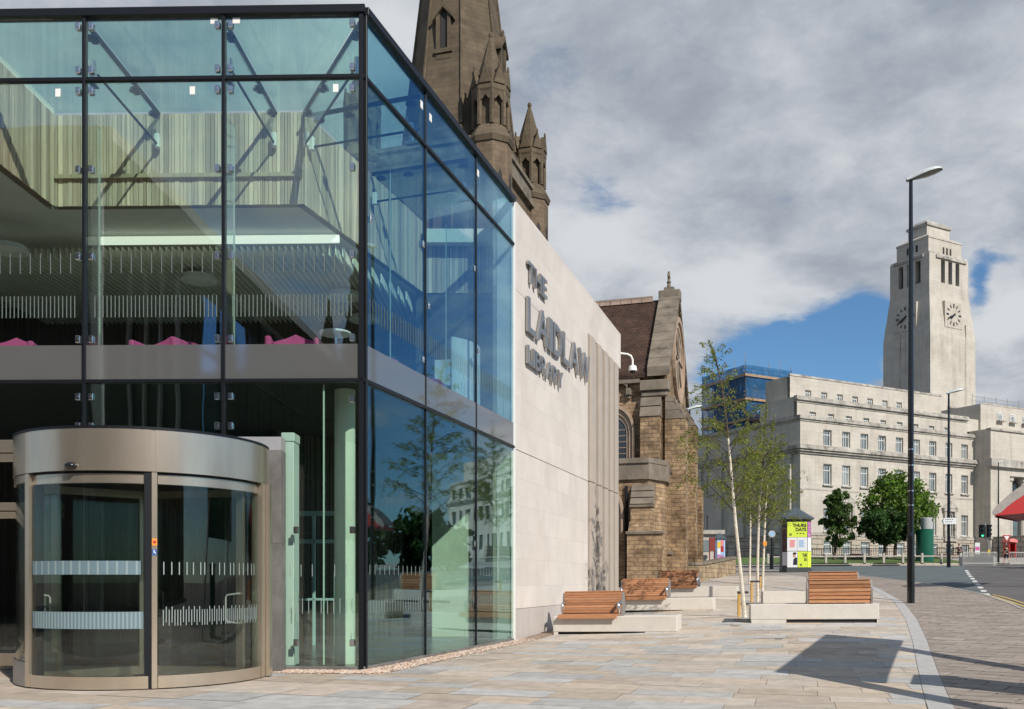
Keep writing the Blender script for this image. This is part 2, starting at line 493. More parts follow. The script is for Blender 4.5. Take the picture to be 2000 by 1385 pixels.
M = {}
M['black'] = mat('black_metal', (.009, .0105, .014), .38, spec=.3)
M['bronze'] = mat('bronze_metal', (.60, .52, .42), .27, .82, var=.05, vs=6, stretch=(1, 1, .2))
M['zinc'] = mat('grey_metal_cladding', (.30, .285, .275), .42, .6, var=.25, vs=2.5, stain=.4, stain_s=1.8)
M['zinc_light'] = mat('pale_grey_metal', (.52, .52, .54), .4, .5, var=.08)
M['spandrel'] = mat('grey_spandrel_glass', (.128, .130, .130), .05, 0, var=.04, vs=1, spec=1.0)
M['spandrel'].node_tree.nodes['Principled BSDF'].inputs['IOR'].default_value = 2.1
M['steel'] = mat('stainless_steel', (.62, .62, .62), .22, 1.0)
M['brushed'] = mat('brushed_steel_letter', (.36, .355, .35), .30, .8, var=.06, vs=12)
M['stonelib'] = masonry('pale_limestone_panels', (.65, .60, .55), (.595, .55, .505), (.52, .48, .44), 1.2, .62, .006, .7, .06, 1.3, .12, stain=.25, stain_s=.6, stain_c=(.86, .79, .73), offset=.37)
M['plinth'] = masonry('grey_granite_plinth', (.50, .46, .43), (.47, .435, .41), (.33, .31, .29), 1.2, .8, .006, .6, .05, 3, .1)
M['finstone'] = mat('beige_clad_fin', (.43, .375, .32), .6, 0, var=.06, vs=1.5)
M['timber'] = mat('larch_slat', (1, 1, 1), .62, 0, var=.16, vs=5, attr=True, stretch=(6, 6, .35))
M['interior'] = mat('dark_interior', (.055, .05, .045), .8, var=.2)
M['soffit'] = mat('grey_plaster_soffit', (.62, .63, .61), .8, var=.05)
M['white'] = mat('white_paint', (.74, .75, .73), .5)
M['offwhite'] = mat('offwhite_plaster', (.76, .76, .68), .8, var=.04)
M['floor'] = mat('interior_floor', (.10, .095, .09), .25, var=.1)
M['carpet'] = mat('grey_carpet', (.34, .33, .31), .9, var=.1)
M['darkslat'] = mat('dark_slat', (1, 1, 1), .6, attr=True, var=.15, stretch=(5, 5, .3))
M['pink'] = mat('pink_fabric', (.48, .09, .27), .85, var=.08, vs=8)
M['glass'] = glass('facade_glass', (.915, .965, .930), .125, (.92, .97, 1.0), wob=.12)
M['glass_side'] = glass('side_facade_glass', (.80, .92, .93), .115, (.50, .78, 1.0), gain=1.9)
M['glass_side_low'] = glass('lower_side_glass', (.83, .94, .88), .085, (.66, .86, 1.0), gain=1.6, wob=.12)
M['glass_low'] = glass('lower_facade_glass', (.865, .955, .915), .085, wob=.12)
M['glass_roof'] = glass('roof_glass', (.80, .945, .905), .04)
M['glass_fin'] = glass('fin_glass', (.95, .98, .97), .03)
M['glass_edge'] = mat('glass_edge_green', (.52, .64, .57), .25)
M['glass_door'] = glass('door_glass', (.76, .80, .775), .05)
M['frost'] = mat('frosted_dash', (.25, .31, .30), .6)
M['frost_faint'] = mat('faint_frosted_dash', (.125, .16, .15), .6)
M['frost_band'] = mat('frosted_band', (.13, .20, .235), .5)
M['frost_stripe'] = mat('frosted_stripe', (.24, .31, .33), .5)
M['paper'] = mat('white_sticker', (.80, .80, .78), .6)
M['concrete'] = mat('pale_cast_concrete', (.60, .565, .51), .75, var=.06, vs=5, bump=.12, bs=60, stain=.10, stain_s=2.5)
M['slot'] = mat('dark_recess', (.03, .03, .03), .9)
M['hardwood'] = mat('oiled_hardwood', (1, 1, 1), .5, attr=True, var=.22, vs=7, stretch=(.6, .6, 9))
M['asphalt'] = mat('asphalt', (.105, .100, .098), .9, var=.22, vs=.35, bump=.3, bs=120, stain=.25, stain_s=.25)
M['asphalt_green'] = mat('asphalt_teal', (.098, .122, .125), .9, var=.15, vs=.5, bump=.3, bs=120)
M['paint_w'] = mat('road_paint_white', (.62, .62, .60), .7, var=.12, vs=4)
M['paint_y'] = mat('road_paint_yellow', (.52, .38, .12), .7, var=.12, vs=4)
M['kerb'] = mat('granite_kerb', (.36, .335, .30), .8, var=.12, vs=5)
M['bandstone'] = mat('pale_granite_strip', (.43, .42, .41), .75, var=.1, vs=6, bump=.15)
M['slab'] = mat('yorkstone_slab', (1, 1, 1), .75, attr=True, var=.15, vs=4.5, bump=.25, bs=14, stain=.28, stain_s=.9)
def add_gum():
    t = M['slab'].node_tree; b = NB(t); pr = t.nodes['Principled BSDF']
    old = pr.inputs['Base Color'].links[0].from_socket
    pos = b.n('ShaderNodeNewGeometry').outputs['Position']
    def spots(sc, r0, dark):
        v = b.n('ShaderNodeTexVoronoi'); b.put(v.inputs['Vector'], pos); v.inputs['Scale'].default_value = sc
        sep = b.n('ShaderNodeSeparateColor'); b.put(sep.inputs[0], v.outputs['Color'])
        near = b.mr(v.outputs['Distance'], r0, r0 * .6, 0, 1); some = b.m('GREATER_THAN', sep.outputs[0], .62)
        return b.m('MULTIPLY', b.m('MULTIPLY', near, some), dark)
    c = b.mix(spots(2.6, .085, .5), old, (.12, .11, .10)); c = b.mix(spots(1.1, .035, .7), c, (.06, .05, .045))
    b.put(pr.inputs['Base Color'], c)
M['_gum'] = add_gum
M['joint'] = mat('paving_joint', (.27, .24, .205), .95, var=.15, vs=3)
M['earth'] = mat('ground_soil', (.16, .14, .12), .95, var=.2)
M['gravel'] = mat('pink_gravel', (1, 1, 1), .85, attr=True)
M['gravel_bed'] = mat('gravel_bed', (.30, .22, .17), .95, var=.4, vs=60, bump=1, bs=90)
M['grass'] = mat('mown_grass', (.075, .125, .028), .9, var=.35, vs=1.5, bump=.6, bs=20)
M['sand'] = masonry('sandstone_wall', (.40, .275, .16), (.25, .172, .105), (.20, .155, .11), .44, .205, .016, .9, .38, 2.6, 1.0, stain=.85, stain_s=.5, stain_c=(.34, .30, .27), rock=1.1)
M['sandlow'] = masonry('sandstone_boundary', (.42, .31, .19), (.30, .225, .145), (.22, .185, .14), .6, .26, .015, .9, .3, 1.8, .9, stain=.6, stain_s=.8, stain_c=(.4, .36, .32), rock=.9)
M['sandtrim'] = mat('dressed_sandstone', (.185, .155, .12), .88, var=.3, vs=1.4, bump=.25, bs=18, stain=.7, stain_s=.6)
M['sandarch'] = mat('pale_arch_stone', (.37, .275, .20), .85, var=.15, vs=3, bump=.15)
M['spire'] = masonry('weathered_spire_stone', (.128, .099, .066), (.100, .078, .054), (.092, .074, .054), .7, .30, .012, .92, .3, 1.0, .5, stain=.5, stain_s=.25, stain_c=(.60, .66, .50), rock=.4)
M['towerst'] = masonry('tower_stone', (.180, .131, .088), (.135, .10, .070), (.12, .094, .068), .6, .30, .012, .92, .3, 1.2, .5, stain=.5, stain_s=.4, stain_c=(.6, .58, .5), rock=.4)
M['tile'] = masonry('clay_roof_tile', (.080, .042, .028), (.050, .029, .021), (.018, .013, .012), .22, .16, .012, .8, .35, 1.5, .9, stain=.4, stain_s=.7, stain_c=(.6, .6, .55))
M['ridge'] = mat('ridge_tile', (.26, .19, .15), .85, var=.2)
M['leadglass'] = mat('leaded_glass', (.035, .042, .05), .15, spec=.7)
M['portland'] = masonry('portland_stone', (.505, .47, .415), (.47, .435, .385), (.39, .36, .315), 1.3, .5, .012, .8, .1, .5, .25, stain=.35, stain_s=.20, stain_c=(.70, .62, .53), streak=.4)
M['portland_tr'] = mat('portland_trim', (.37, .345, .31), .85, var=.35, vs=.8, stain=1.0, stain_s=1.1)
M['portland_base'] = masonry('rusticated_stone', (.43, .38, .315), (.40, .35, .29), (.17, .15, .125), 1.6, .62, .05, .85, .1, .6, .9, stain=.3, stain_s=.3, stain_c=(.7, .62, .55))
M['winframe'] = mat('window_frame', (.70, .70, .68), .5)
M['pane'] = mat('window_pane', (.085, .11, .125), .07, var=.3, vs=.9, spec=.8)
def vary_pane():
    t = M['pane'].node_tree; b = NB(t); pr = t.nodes['Principled BSDF']
    old = pr.inputs['Base Color'].links[0].from_socket
    oi = b.n('ShaderNodeObjectInfo'); pos = b.n('ShaderNodeNewGeometry').outputs['Position']
    f = b.mr(oi.outputs['Random'], .35, .95, 0.0, .85)
    c = b.mix(f, old, b.mix(b.noise(pos, 1.1, 3), (.15, .185, .195), (.34, .37, .36)))
    b.put(pr.inputs['Base Color'], c)
vary_pane()
M['clock'] = mat('black_clock_metal', (.012, .012, .014), .4)
M['net'] = None
M['pole'] = mat('scaffold_tube', (.38, .38, .38), .45, .7)
M['board'] = mat('scaffold_board', (.34, .22, .13), .8, var=.2)
M['bark'] = mat('birch_bark', (.66, .60, .50), .75, var=.3, vs=9, bump=.3, bs=25, stretch=(1, 1, 4), stain=.7, stain_s=7)
M['bark_top'] = mat('dark_bark', (.085, .060, .042), .9, var=.3, vs=6)
M['leaf_birch'] = leafmat('birch_leaf', (.205, .25, .075), .5)
M['leaf_tree'] = leafmat('tree_leaf', (.115, .20, .035))
M['leaf_dark'] = leafmat('dark_tree_leaf', (.036, .085, .020), .25)
M['leaf_green'] = leafmat('green_tree_leaf', (.060, .115, .028), .3)
M['stake'] = mat('timber_stake', (.52, .31, .09), .8, var=.15, vs=8)
M['strap'] = mat('black_rubber', (.025, .025, .025), .8)
M['lamp_shell'] = mat('pale_lamp_housing', (.58, .62, .62), .4)
M['kioskgrey'] = mat('kiosk_grey', (.36, .37, .37), .6)
M['lamp_under'] = mat('lamp_lens', (.20, .21, .20), .2, spec=.7)
M['gloss_black'] = mat('gloss_black_paint', (.010, .011, .013), .18, spec=.6)
M['slate'] = mat('blue_grey_roof', (.065, .085, .10), .5, var=.1)
M['kioskdark'] = mat('dark_grey_column', (.055, .065, .07), .5)
M['lime'] = mat('lime_poster', (.62, .76, .06), .6)
M['ink'] = mat('poster_ink', (.03, .035, .012), .7)
M['poster_w'] = mat('white_poster', (.72, .73, .76), .6)
M['coral'] = mat('coral_ink', (.72, .22, .21), .7)
M['sky'] = mat('blue_ink', (.30, .47, .68), .7)
M['purple'] = mat('purple_poster', (.42, .16, .34), .6, var=.5, vs=6)
M['maroon'] = mat('dark_poster', (.10, .055, .05), .6, var=.5, vs=5)
M['skin'] = mat('skin', (.52, .30, .21), .6)
M['hair'] = mat('dark_hair', (.025, .018, .014), .7)
M['navy'] = mat('navy_cloth', (.015, .018, .035), .85)
M['blackcloth'] = mat('black_cloth', (.012, .012, .013), .85)
M['orange'] = mat('orange_sticker', (.75, .26, .03), .6)
M['blue'] = mat('blue_sticker', (.03, .09, .30), .6)
M['green'] = mat('dark_green_paint', (.008, .095, .058), .3)
M['redpaint'] = mat('red_paint', (.42, .022, .02), .4)
M['redbrown'] = mat('red_brown_board', (.20, .025, .018), .6)
M['canopy_top'] = mat('weathered_canopy_edge', (.30, .27, .25), .7, var=.2, vs=3)
M['yellow'] = mat('yellow_box', (.72, .48, .02), .5)
M['green_light'] = emit('green_signal', (.05, .9, .35), 2.0)
M['rail'] = mat('galvanised_rail', (.36, .36, .35), .5, .4)
M['railwhite'] = mat('pale_timber_rail', (.40, .375, .33), .8, var=.15)
M['signwhite'] = mat('sign_white', (.66, .68, .70), .5)
M['bluewhite'] = mat('pale_blue_frame', (.50, .62, .66), .5)
M['flower'] = mat('flower_petals', (1, 1, 1), .8, attr=True)
M['office_glass'] = mat('office_curtain_glass', (.22, .50, .85), .05, 1.0)
M['office_dark'] = mat('office_dark_glass', (.022, .028, .027), .3, spec=.4)
M['office_metal'] = mat('office_pale_metal', (.55, .55, .52), .5)
M['office_fascia'] = mat('office_fascia', (.16, .16, .15), .5)
M['plate'] = mat('grey_end_plate', (.26, .245, .23), .5, .3)
M['trough'] = emit('lit_trough', (.93, 1.0, .86), .9)
M['_gum'](); del M['_gum']
M['office_soffit'] = mat('office_soffit', (.22, .20, .14), .8)
# ------------------------------------------------------------------ ground, road, paving
BAND = [(q.y, q.x) for q in (G(*v) for v in ((1838, 1385), (1829, 1360), (1812, 1308), (1797, 1253), (1780, 1210), (1756, 1176), (1710, 1150), (1680, 1139)))]
BAND = [(0, BAND[0][1] - .36 * BAND[0][0])] + BAND + [(80, BAND[-1][1] + 1.0)]
KERB = [(q.y, q.x) for q in (G(*v) for v in ((2000, 1189), (1975, 1177.5), (1925, 1161), (1850, 1146), (1775, 1135), (1700, 1126), (1582, 1117), (1500, 1112)))]
KERB = [(0, 10.0), (10, 10.6), (18, 12.0)] + KERB + [(80, KERB[-1][1] - .5)]
FAR_Y = 83.5
def grid_sheet(mb, xs, ys, dz, m=0, fz=gz):
    vs = [(x, y, fz(x, y) + dz) for y in ys for x in xs]; n = len(xs)
    fs = [(j * n + i, j * n + i + 1, (j + 1) * n + i + 1, (j + 1) * n + i) for j in range(len(ys) - 1) for i in range(n - 1)]
    mb.add(vs, fs, m)
def frange(a, b, st):
    n = max(1, int(round((b - a) / st))); return [a + (b - a) * i / n for i in range(n + 1)]
mb = MB()
xs = [-700, -300, -150] + frange(-80, 90, 2.5) + [150, 300, 700]
ys = [-500, -250, -120] + frange(-60, 130, 2.5) + [200, 350, 800, 1500]
grid_sheet(mb, xs, ys, -.22)
mb.build('ground', M['earth'], kind='structure')

def strip(mb, left, right, n, dz, m=0):
    "sheet between two polylines with the same number of points"
    vs = []
    for a, b in zip(left, right):
        for k in range(n + 1):
            t = k / n; x = a[0] + (b[0] - a[0]) * t; y = a[1] + (b[1] - a[1]) * t
            vs.append((x, y, gz(x, y) + dz))
    fs = []
    for i in range(len(left) - 1):
        for k in range(n): fs.append((i * (n + 1) + k, i * (n + 1) + k + 1, (i + 1) * (n + 1) + k + 1, (i + 1) * (n + 1) + k))
    mb.add(vs, fs, m)
# carriageway
mb = MB()
yy = frange(-20, FAR_Y, 1.5)
strip(mb, [(interp(KERB, y), y) for y in yy], [(75, y) for y in yy], 24, -.10)
yy2 = frange(76, FAR_Y, 1.5)
strip(mb, [(-30, y) for y in yy2], [(interp(KERB, y), y) for y in yy2], 20, -.10)
mb.build('road', M['asphalt'], kind='structure')
# teal surfaced lane, bounded by the dashed line
dash_px = [(1886, 1111), (1889, 1117), (1893, 1123), (1899, 1130), (1906, 1138), (1914, 1147), (1925, 1159)]
dash_w = [G(x, y, -.10) for x, y in dash_px]
DASH = sorted([(p.y, p.x) for p in dash_w])
mb = MB()
yy = frange(24, 80, 1.0)
def lane_right(y):
    return max(interp(KERB, y) + .1, interp(DASH, y) if y > DASH[0][0] else DASH[0][1] - (DASH[0][0] - y) * .45)
strip(mb, [(interp(KERB, y) + .5, y) for y in yy if lane_right(y) > interp(KERB, y) + .6], [(lane_right(y), y) for y in yy if lane_right(y) > interp(KERB, y) + .6], 8, -.096)
mb.build('bus_lane_surface', M['asphalt_green'], kind='structure')
# dashes
mb = MB()
for i in range(11):
    y0 = DASH[0][0] - 3 + (DASH[-1][0] - DASH[0][0]) * (i / 11.0) ** 1.25
    y1 = y0 + 1.1 + .10 * (y0 - DASH[0][0] + 3) * .5
    strip(mb, [(interp(DASH, y) - .11, y) for y in (y0, y1)], [(interp(DASH, y) + .11, y) for y in (y0, y1)], 2, -.090)
mb.build('road_marking', M['paint_w'], kind='structure')
mb = MB()
for off in (.28, .55):
    yl = frange(-10, 34, 1.0)
    strip(mb, [(interp(KERB, y) + off, y) for y in yl], [(interp(KERB, y) + off + .11, y) for y in yl], 1, -.0885)
mb.build('yellow_line', M['paint_y'], kind='structure')
# kerb stones as one low stepped strip
mb = MB()
yl = frange(-20, 80, .9)
for a, b in zip(yl, yl[1:]):
    b2 = b - .012
    xa, xb = interp(KERB, a), interp(KERB, b2)
    v = [(xa - .13, a), (xa + .0, a), (xb + .0, b2), (xb - .13, b2)]
    vs = [(x, y, gz(x, y) - .2) for x, y in v] + [(x, y, gz(x, y) + .012) for x, y in v]
    mb.add(vs, [(4, 5, 6, 7), (0, 1, 5, 4), (1, 2, 6, 5), (2, 3, 7, 6), (3, 0, 4, 7)])
mb.build('kerb', M['kerb'], kind='structure')
# pavement: bed + separate slabs
rnd = random.Random(7)
def clip(poly, nx, ny, d):
    out = []
    for i in range(len(poly)):
        p, q = poly[i], poly[(i + 1) % len(poly)]
        a = nx * p[0] + ny * p[1] - d; b = nx * q[0] + ny * q[1] - d
        if a <= 0: out.append(p)
        if (a < 0 < b) or (b < 0 < a):
            t = a / (a - b); out.append((p[0] + (q[0] - p[0]) * t, p[1] + (q[1] - p[1]) * t))
    return out
def curve_clip(poly, tab, side, off):
    "keep the part left (side=-1) or right (+1) of x = tab(y) + off"
    yc = sum(p[1] for p in poly) / len(poly)
    x0 = interp(tab, yc) + off; k = (interp(tab, yc + .3) - interp(tab, yc - .3)) / .6
    if side < 0: return clip(poly, 1, -k, x0 - k * yc)
    return clip(poly, -1, k, -(x0 - k * yc))
def slabs(mb, ang, bounds, rows, lens, gap, cols, clips, bonded=False, m=0, dz=0.0):
    ca, sa = math.cos(R(ang)), math.sin(R(ang))
    v = bounds[2]; k = 0
    while v < bounds[3]:
        h = rnd.choice(rows); u = bounds[0] - rnd.random() * lens[0] if not bonded else bounds[0] - (k % 2) * lens[0] * .5
        k += 1
        while u < bounds[1]:
            w = rnd.uniform(*lens) if not bonded else lens[0]
            q = [(u + gap, v + gap), (u + w - gap, v + gap), (u + w - gap, v + h - gap), (u + gap, v + h - gap)]
            poly = [(a * ca - b * sa, a * sa + b * ca) for a, b in q]
            for cl in clips:
                if len(poly) < 3: break
                poly = curve_clip(poly, *cl)
            if len(poly) >= 3:
                c = rnd.choices(cols[0], cols[1])[0]; f = rnd.uniform(.88, 1.1)
                col = tuple(max(0, x * f) for x in c)
                lift = dz + rnd.uniform(-.002, .002)
                mb.add([(x, y, gz(x, y) + lift) for x, y in poly], [tuple(range(len(poly)))], m, col)
            u += w
        v += h
mb = MB()
ysb = frange(-6, 81, .8)
for a, b in zip(ysb, ysb[1:]):
    strip(mb, [(-16, a), (-16, b)], [(interp(KERB, a) - .13, a), (interp(KERB, b) - .13, b)], 34, -.008, 1)
buff, buff2, grey, pinkish, brown = (.49, .41, .325), (.50, .44, .37), (.455, .445, .425), (.49, .415, .35), (.45, .385, .315)
slabs(mb, -17, (-20, 12, 4, 58), [.46, .55, .62, .72], (.6, 1.35), .003, ([buff, buff2, grey, pinkish, brown], [4, 4, 4.5, 2, 1]), [(BAND, -1, -.148)])
slabs(mb, -38, (-46, 12, -2, 56), [.42], (.63, .63), .011, ([(.315, .265, .225), (.335, .285, .245), (.295, .25, .215)], [3, 2, 2]), [(BAND, 1, .148), (KERB, -1, -.14)], bonded=True)
mb.build('pavement', [M['slab'], M['joint']], kind='structure')
mb = MB()
yb = frange(2, 60, .75)
for a, b in zip(yb, yb[1:]):
    strip(mb, [(interp(BAND, y) - .14, y) for y in (a, b - .008)], [(interp(BAND, y) + .14, y) for y in (a, b - .008)], 2, .002)
mb.build('paving_strip', M['bandstone'], kind='structure')
# slot drain across the paving
mb = MB()
p0, p1 = G(1380, 1134), G(1774, 1175)
n = 30
for i in range(n):
    a, b = p0.lerp(p1, i / n), p0.lerp(p1, (i + 1) / n)
    d = (p1 - p0).normalized(); nn = Vector((-d.y, d.x, 0)) * .035
    mb.add([(q.x, q.y, gz(q.x, q.y) + .006) for q in (a - nn, b - nn, b + nn, a + nn)], [(0, 1, 2, 3)])
mb.build('slot_drain', M['slot'], kind='structure')
# far pavement and lawn
def gfar(x, y): return gz(x, y) + max(0, min(1.0, (y - 86.5) / 8)) * .75
mb = MB(); grid_sheet(mb, frange(-30, 80, 2.5), frange(FAR_Y, 87.2, 1.2), .0); mb.build('far_pavement', M['kerb'], kind='structure')
mb = MB(); grid_sheet(mb, frange(-5, 43.5, 1.5), frange(87.2, 108, 1.3), .02, fz=gfar)
o = mb.build('lawn', M['grass']); o['kind'] = 'structure'
mb = MB(); grid_sheet(mb, frange(43.5, 90, 2.5), frange(87.2, 112, 2.0), .01, fz=gfar); mb.build('forecourt_paving', M['kerb'], kind='structure')

# ------------------------------------------------------------------ LIBRARY
C0 = Vector((-2.24, 13.9, 0))
lib = thing('library_building', 'modern glass corner library with black framing and pale stone side wall carrying steel letters', 'building', tuple(C0))
F_ = FR(C0.x, C0.y, 0, -1.3)          # front frame: x along the facade to the right, y inward
S_ = FR(C0.x, C0.y, 0, 71.85)         # side frame: x away from the corner along the side wall, y inward
def Fp(u, y, z=0): return F_ @ Vector((u, y, z))
def Sp(u, y, z=0): return S_ @ Vector((u, y, z))
ZT, ZR, ZS1, ZS0, ZB = 10.02, 8.96, 4.93, 4.38, .06
fm = [0, -2.12, -4.25, -6.4, -8.55, -10.7]
sm_ = [0, 2.33, 4.87, 7.28]
# frames
def bar(Mx, x0, x1, y0, y1, z0, z1, name='mullion', m='black', b=.006):
    mb = MB(Mx); mb.cbox(x0, x1, y0, y1, z0, z1, b); return mb.build(name, M[m], lib)
for u in fm[1:]:
    bar(F_, u - .025, u + .025, -.045, .06, ZB, ZT - .12)
bar(F_, -.066, .004, -.045, .05, .02, ZT - .12)
bar(S_, .012, .056, -.045, .04, .02, ZT - .13)
for u in sm_[1:3]: bar(S_, u - .016, u + .016, -.02, .05, ZB, ZT - .12)
for Mx, x0, x1 in ((F_, -10.7, .03), (S_, .03, 7.28)):
    bar(Mx, x0, x1, -.07, .10, ZT - .12, ZT, 'top_rail')
    bar(Mx, x0, x1, -.035, .05, ZR - .03, ZR + .03, 'transom')
    bar(Mx, x0, x1, -.045, .05, ZS0 - .03, ZS0 + .025, 'transom')
    bar(Mx, x0, x1, -.02, .07, .0, ZB, 'sill_rail', 'zinc')
# panes
def pane(Mx, u0, u1, z0, z1, m):
    mb = MB(Mx); mb.box(u0, u1, 0, .024, z0, z1); return mb.build('glass_pane', M[m], lib)
for us, Mx, gm in ((fm[::-1], F_, 'glass'), (sm_, S_, 'glass_side')):
    for a, b in zip(us, us[1:]):
        e = .026 if Mx is F_ else .017
        e0 = .057 if (Mx is S_ and a == 0) else e; e1 = .067 if (Mx is F_ and b == 0) else e
        pane(Mx, a + e0, b - e1, ZR + .031, ZT - .125, gm)
        pane(Mx, a + e0, b - e1, ZS1 + .004, ZR - .031, gm)
        if Mx is F_ and b < -4: continue
        u0 = a + e0
        if Mx is F_ and a < -2 and b > -2.2: pass
        pane(Mx, u0, b - e1, ZB + .005, ZS0 - .031, 'glass_low' if Mx is F_ else 'glass_side_low')
    for a, b in zip(us, us[1:]):
        mb = MB(Mx); mb.box(a + .012, b - .012, -.004, .03, ZS0 + .027, ZS1); mb.build('spandrel_panel', M['spandrel'], lib)
for a, b in ((-10.7, -8.55), (-8.55, -6.95)):
    pane(F_, a + .043, b - .03, 3.5, ZS0 - .031, 'glass_low')
pane(F_, -6.9, -4.30, 3.5, ZS0 - .031, 'glass_low')
pane(F_, -4.2, -2.17, 3.5, ZS0 - .031, 'glass_low')
# dashes printed on the glass
def dashes(Mx, u0, u1, z0, z1, step, w, ms):
    fm_ = 'frost_faint' if z0 > 5 else 'frost'
    mb = MB(Mx); u = u0
    while u < u1:
        if all(abs(u - q) > .10 for q in ms): mb.box(u, u + w, -.006, -.003, z0, z1)
        u += step
    return mb.build('frosted_dashes', M[fm_], lib)
dashes(F_, -8.5, -.15, 6.02, 6.33, .155, .012, fm)
dashes(F_, -8.5, -.15, 5.35, 5.68, .062, .014, fm)
dashes(F_, -1.12, -.15, 1.42, 1.60, .17, .010, fm)
dashes(F_, -1.12, -.15, .86, 1.09, .095, .010, fm)
dashes(S_, .2, 7.2, .86, 1.06, .10, .010, sm_)
dashes(S_, .2, 7.2, 1.45, 1.60, .17, .010, sm_)
dashes(S_, .2, 7.2, 5.35, 5.68, .10, .010, sm_)
# stickers
for u, z in ((-.42, 8.85), (-2.6, 8.84), (-4.66, 8.83)):
    mb = MB(F_); mb.box(u - .04, u + .04, -.006, -.002, z - .12, z); mb.build('sticker', M['paper'], lib)
for u, z in ((-2.27, 9.87), (-1.93, 9.87)):
    mb = MB(F_); mb.box(u - .055, u + .055, -.006, -.002, z - .085, z); mb.build('sticker', M['paper'], lib)
for u, z in ((2.16, 9.66), (2.55, 9.62), (4.98, 9.66)):
    mb = MB(S_); mb.box(u - .05, u + .05, -.006, -.002, z - .13, z); mb.build('sticker', M['paper'], lib)
# glass fins behind the mullions and below the glass roof
TY, TZ0, TZ1 = 2.80, 8.20, 9.87
TU0, TU1 = -6.18, -1.6
tc0 = Fp(TU1, TY); tcL = Fp(TU0, TY)
sdir = Vector((math.cos(R(71.85)), math.sin(R(71.85)), 0))
TE = 21.9
tce = tc0 + sdir * ((TE - tc0.y) / sdir.y)             # where the return meets the end wall
def fin(a, b, z0, z1, edges=True):
    "glass fin standing on the line a-b, heights z0..z1"
    a, b = Vector(a), Vector(b); d = (b - a); L = d.length
    Mx = FR(a.x, a.y, 0, math.degrees(math.atan2(d.y, d.x)))
    mb = MB(Mx); mb.box(0, L, -.012, .012, z0, z1); return mb.build('glass_fin', M['glass_fin'], lib), Mx, L
for u in fm[1:4]:
    f, Mx, L = fin(Fp(u, .09), Fp(u, .47), ZS1 + .02, ZR - .5)
    mb = MB(Mx); mb.box(L, L + .012, -.012, .012, ZS1 + .02, ZR - .5); mb.build('fin_edge', M['glass_edge'], f)
f, Mx, L = fin(Fp(-2.12, .09), Fp(-2.12, .40), 3.5, ZS0 - .05)
f, Mx, L = fin(Fp(-.62, .09), Fp(-.62, .12), ZB + .02, ZS0 - .05)
mb = MB(Mx); mb.box(-.012, 0, -.012, .012, ZB + .02, ZS0 - .05); mb.build('fin_edge', M['glass_edge'], f)
for u in sm_[1:3]:
    f, Mx, L = fin(Sp(u - .35, .12), Sp(u - .35, .50), ZS1 + .02, ZR - .5)
    mb = MB(Mx); mb.box(L, L + .012, -.012, .012, ZS1 + .02, ZR - .5); mb.build('fin_edge', M['glass_edge'], f)
def roof_beam(a, b):
    f, Mx, L = fin(a, b, 9.28, 9.80)
    mb = MB(Mx); mb.box(0, L, -.025, .025, 9.815, 9.88); mb.build('roof_bar', M['black'], f)
    mb = MB(Mx); mb.box(.3, L, -.016, .016, 9.25, 9.279); mb.build('roof_bar', M['black'], f)
    for q in (.15, L * .62, L - .22):
        mb = MB(Mx); mb.cbox(q - .09, q + .09, -.05, .05, 9.70, 9.77, .01); mb.box(q - .03, q + .03, -.09, .09, 9.715, 9.755); mb.build('bracket', M['black'], f)
    mb = MB(Mx); mb.cbox(L - .12, L - .02, -.045, .045, 9.2, 9.45, .01); mb.build('bracket', M['white'], f)
    mb = MB(Mx); mb.cbox(.10, .18, -.04, .04, 9.05, 9.40, .01); mb.cbox(.02, .26, -.05, .05, 9.02, 9.07, .008); mb.build('bracket', M['steel'], f)
for u in (-4.25, -2.12): roof_beam(Fp(u, .12), Fp(u, TY - .02))
roof_beam(Fp(-.08, .14), tc0 + Vector((.02, -.03, 0)))
for s in (2.33, 4.87):
    a = Sp(s, .12); q = tc0 + sdir * ((s - .6)); roof_beam(a, a + (Vector((-sdir.y, sdir.x, 0)) * 2.2))
# glass roof
def roofpane(pts):
    mb = MB(); n = len(pts)
    mb.prism([(p.x, p.y) for p in pts], 9.90, 9.925); mb.build('roof_pane', M['glass_roof'], lib)
roofpane([Fp(-6.18, .1), Fp(-4.27, .1), Fp(-4.27, TY), Fp(-6.18, TY)])
roofpane([Fp(-4.23, .1), Fp(-2.14, .1), Fp(-2.14, TY), Fp(-4.23, TY)])
roofpane([Fp(-2.10, .1), Fp(-.1, .1), Fp(TU1, TY), Fp(-2.10, TY)])
e1 = Sp(2.31, .1); e2 = tc0 + sdir * 2.1
roofpane([Sp(.12, .12), e1, e2, tc0])
roofpane([Sp(2.35, .1), Sp(4.85, .1), tc0 + sdir * 4.4, tc0 + sdir * 2.14])
roofpane([Sp(4.89, .1), Sp(7.2, .1), tce + Vector((.0, -.05, 0)), tc0 + sdir * 4.44])
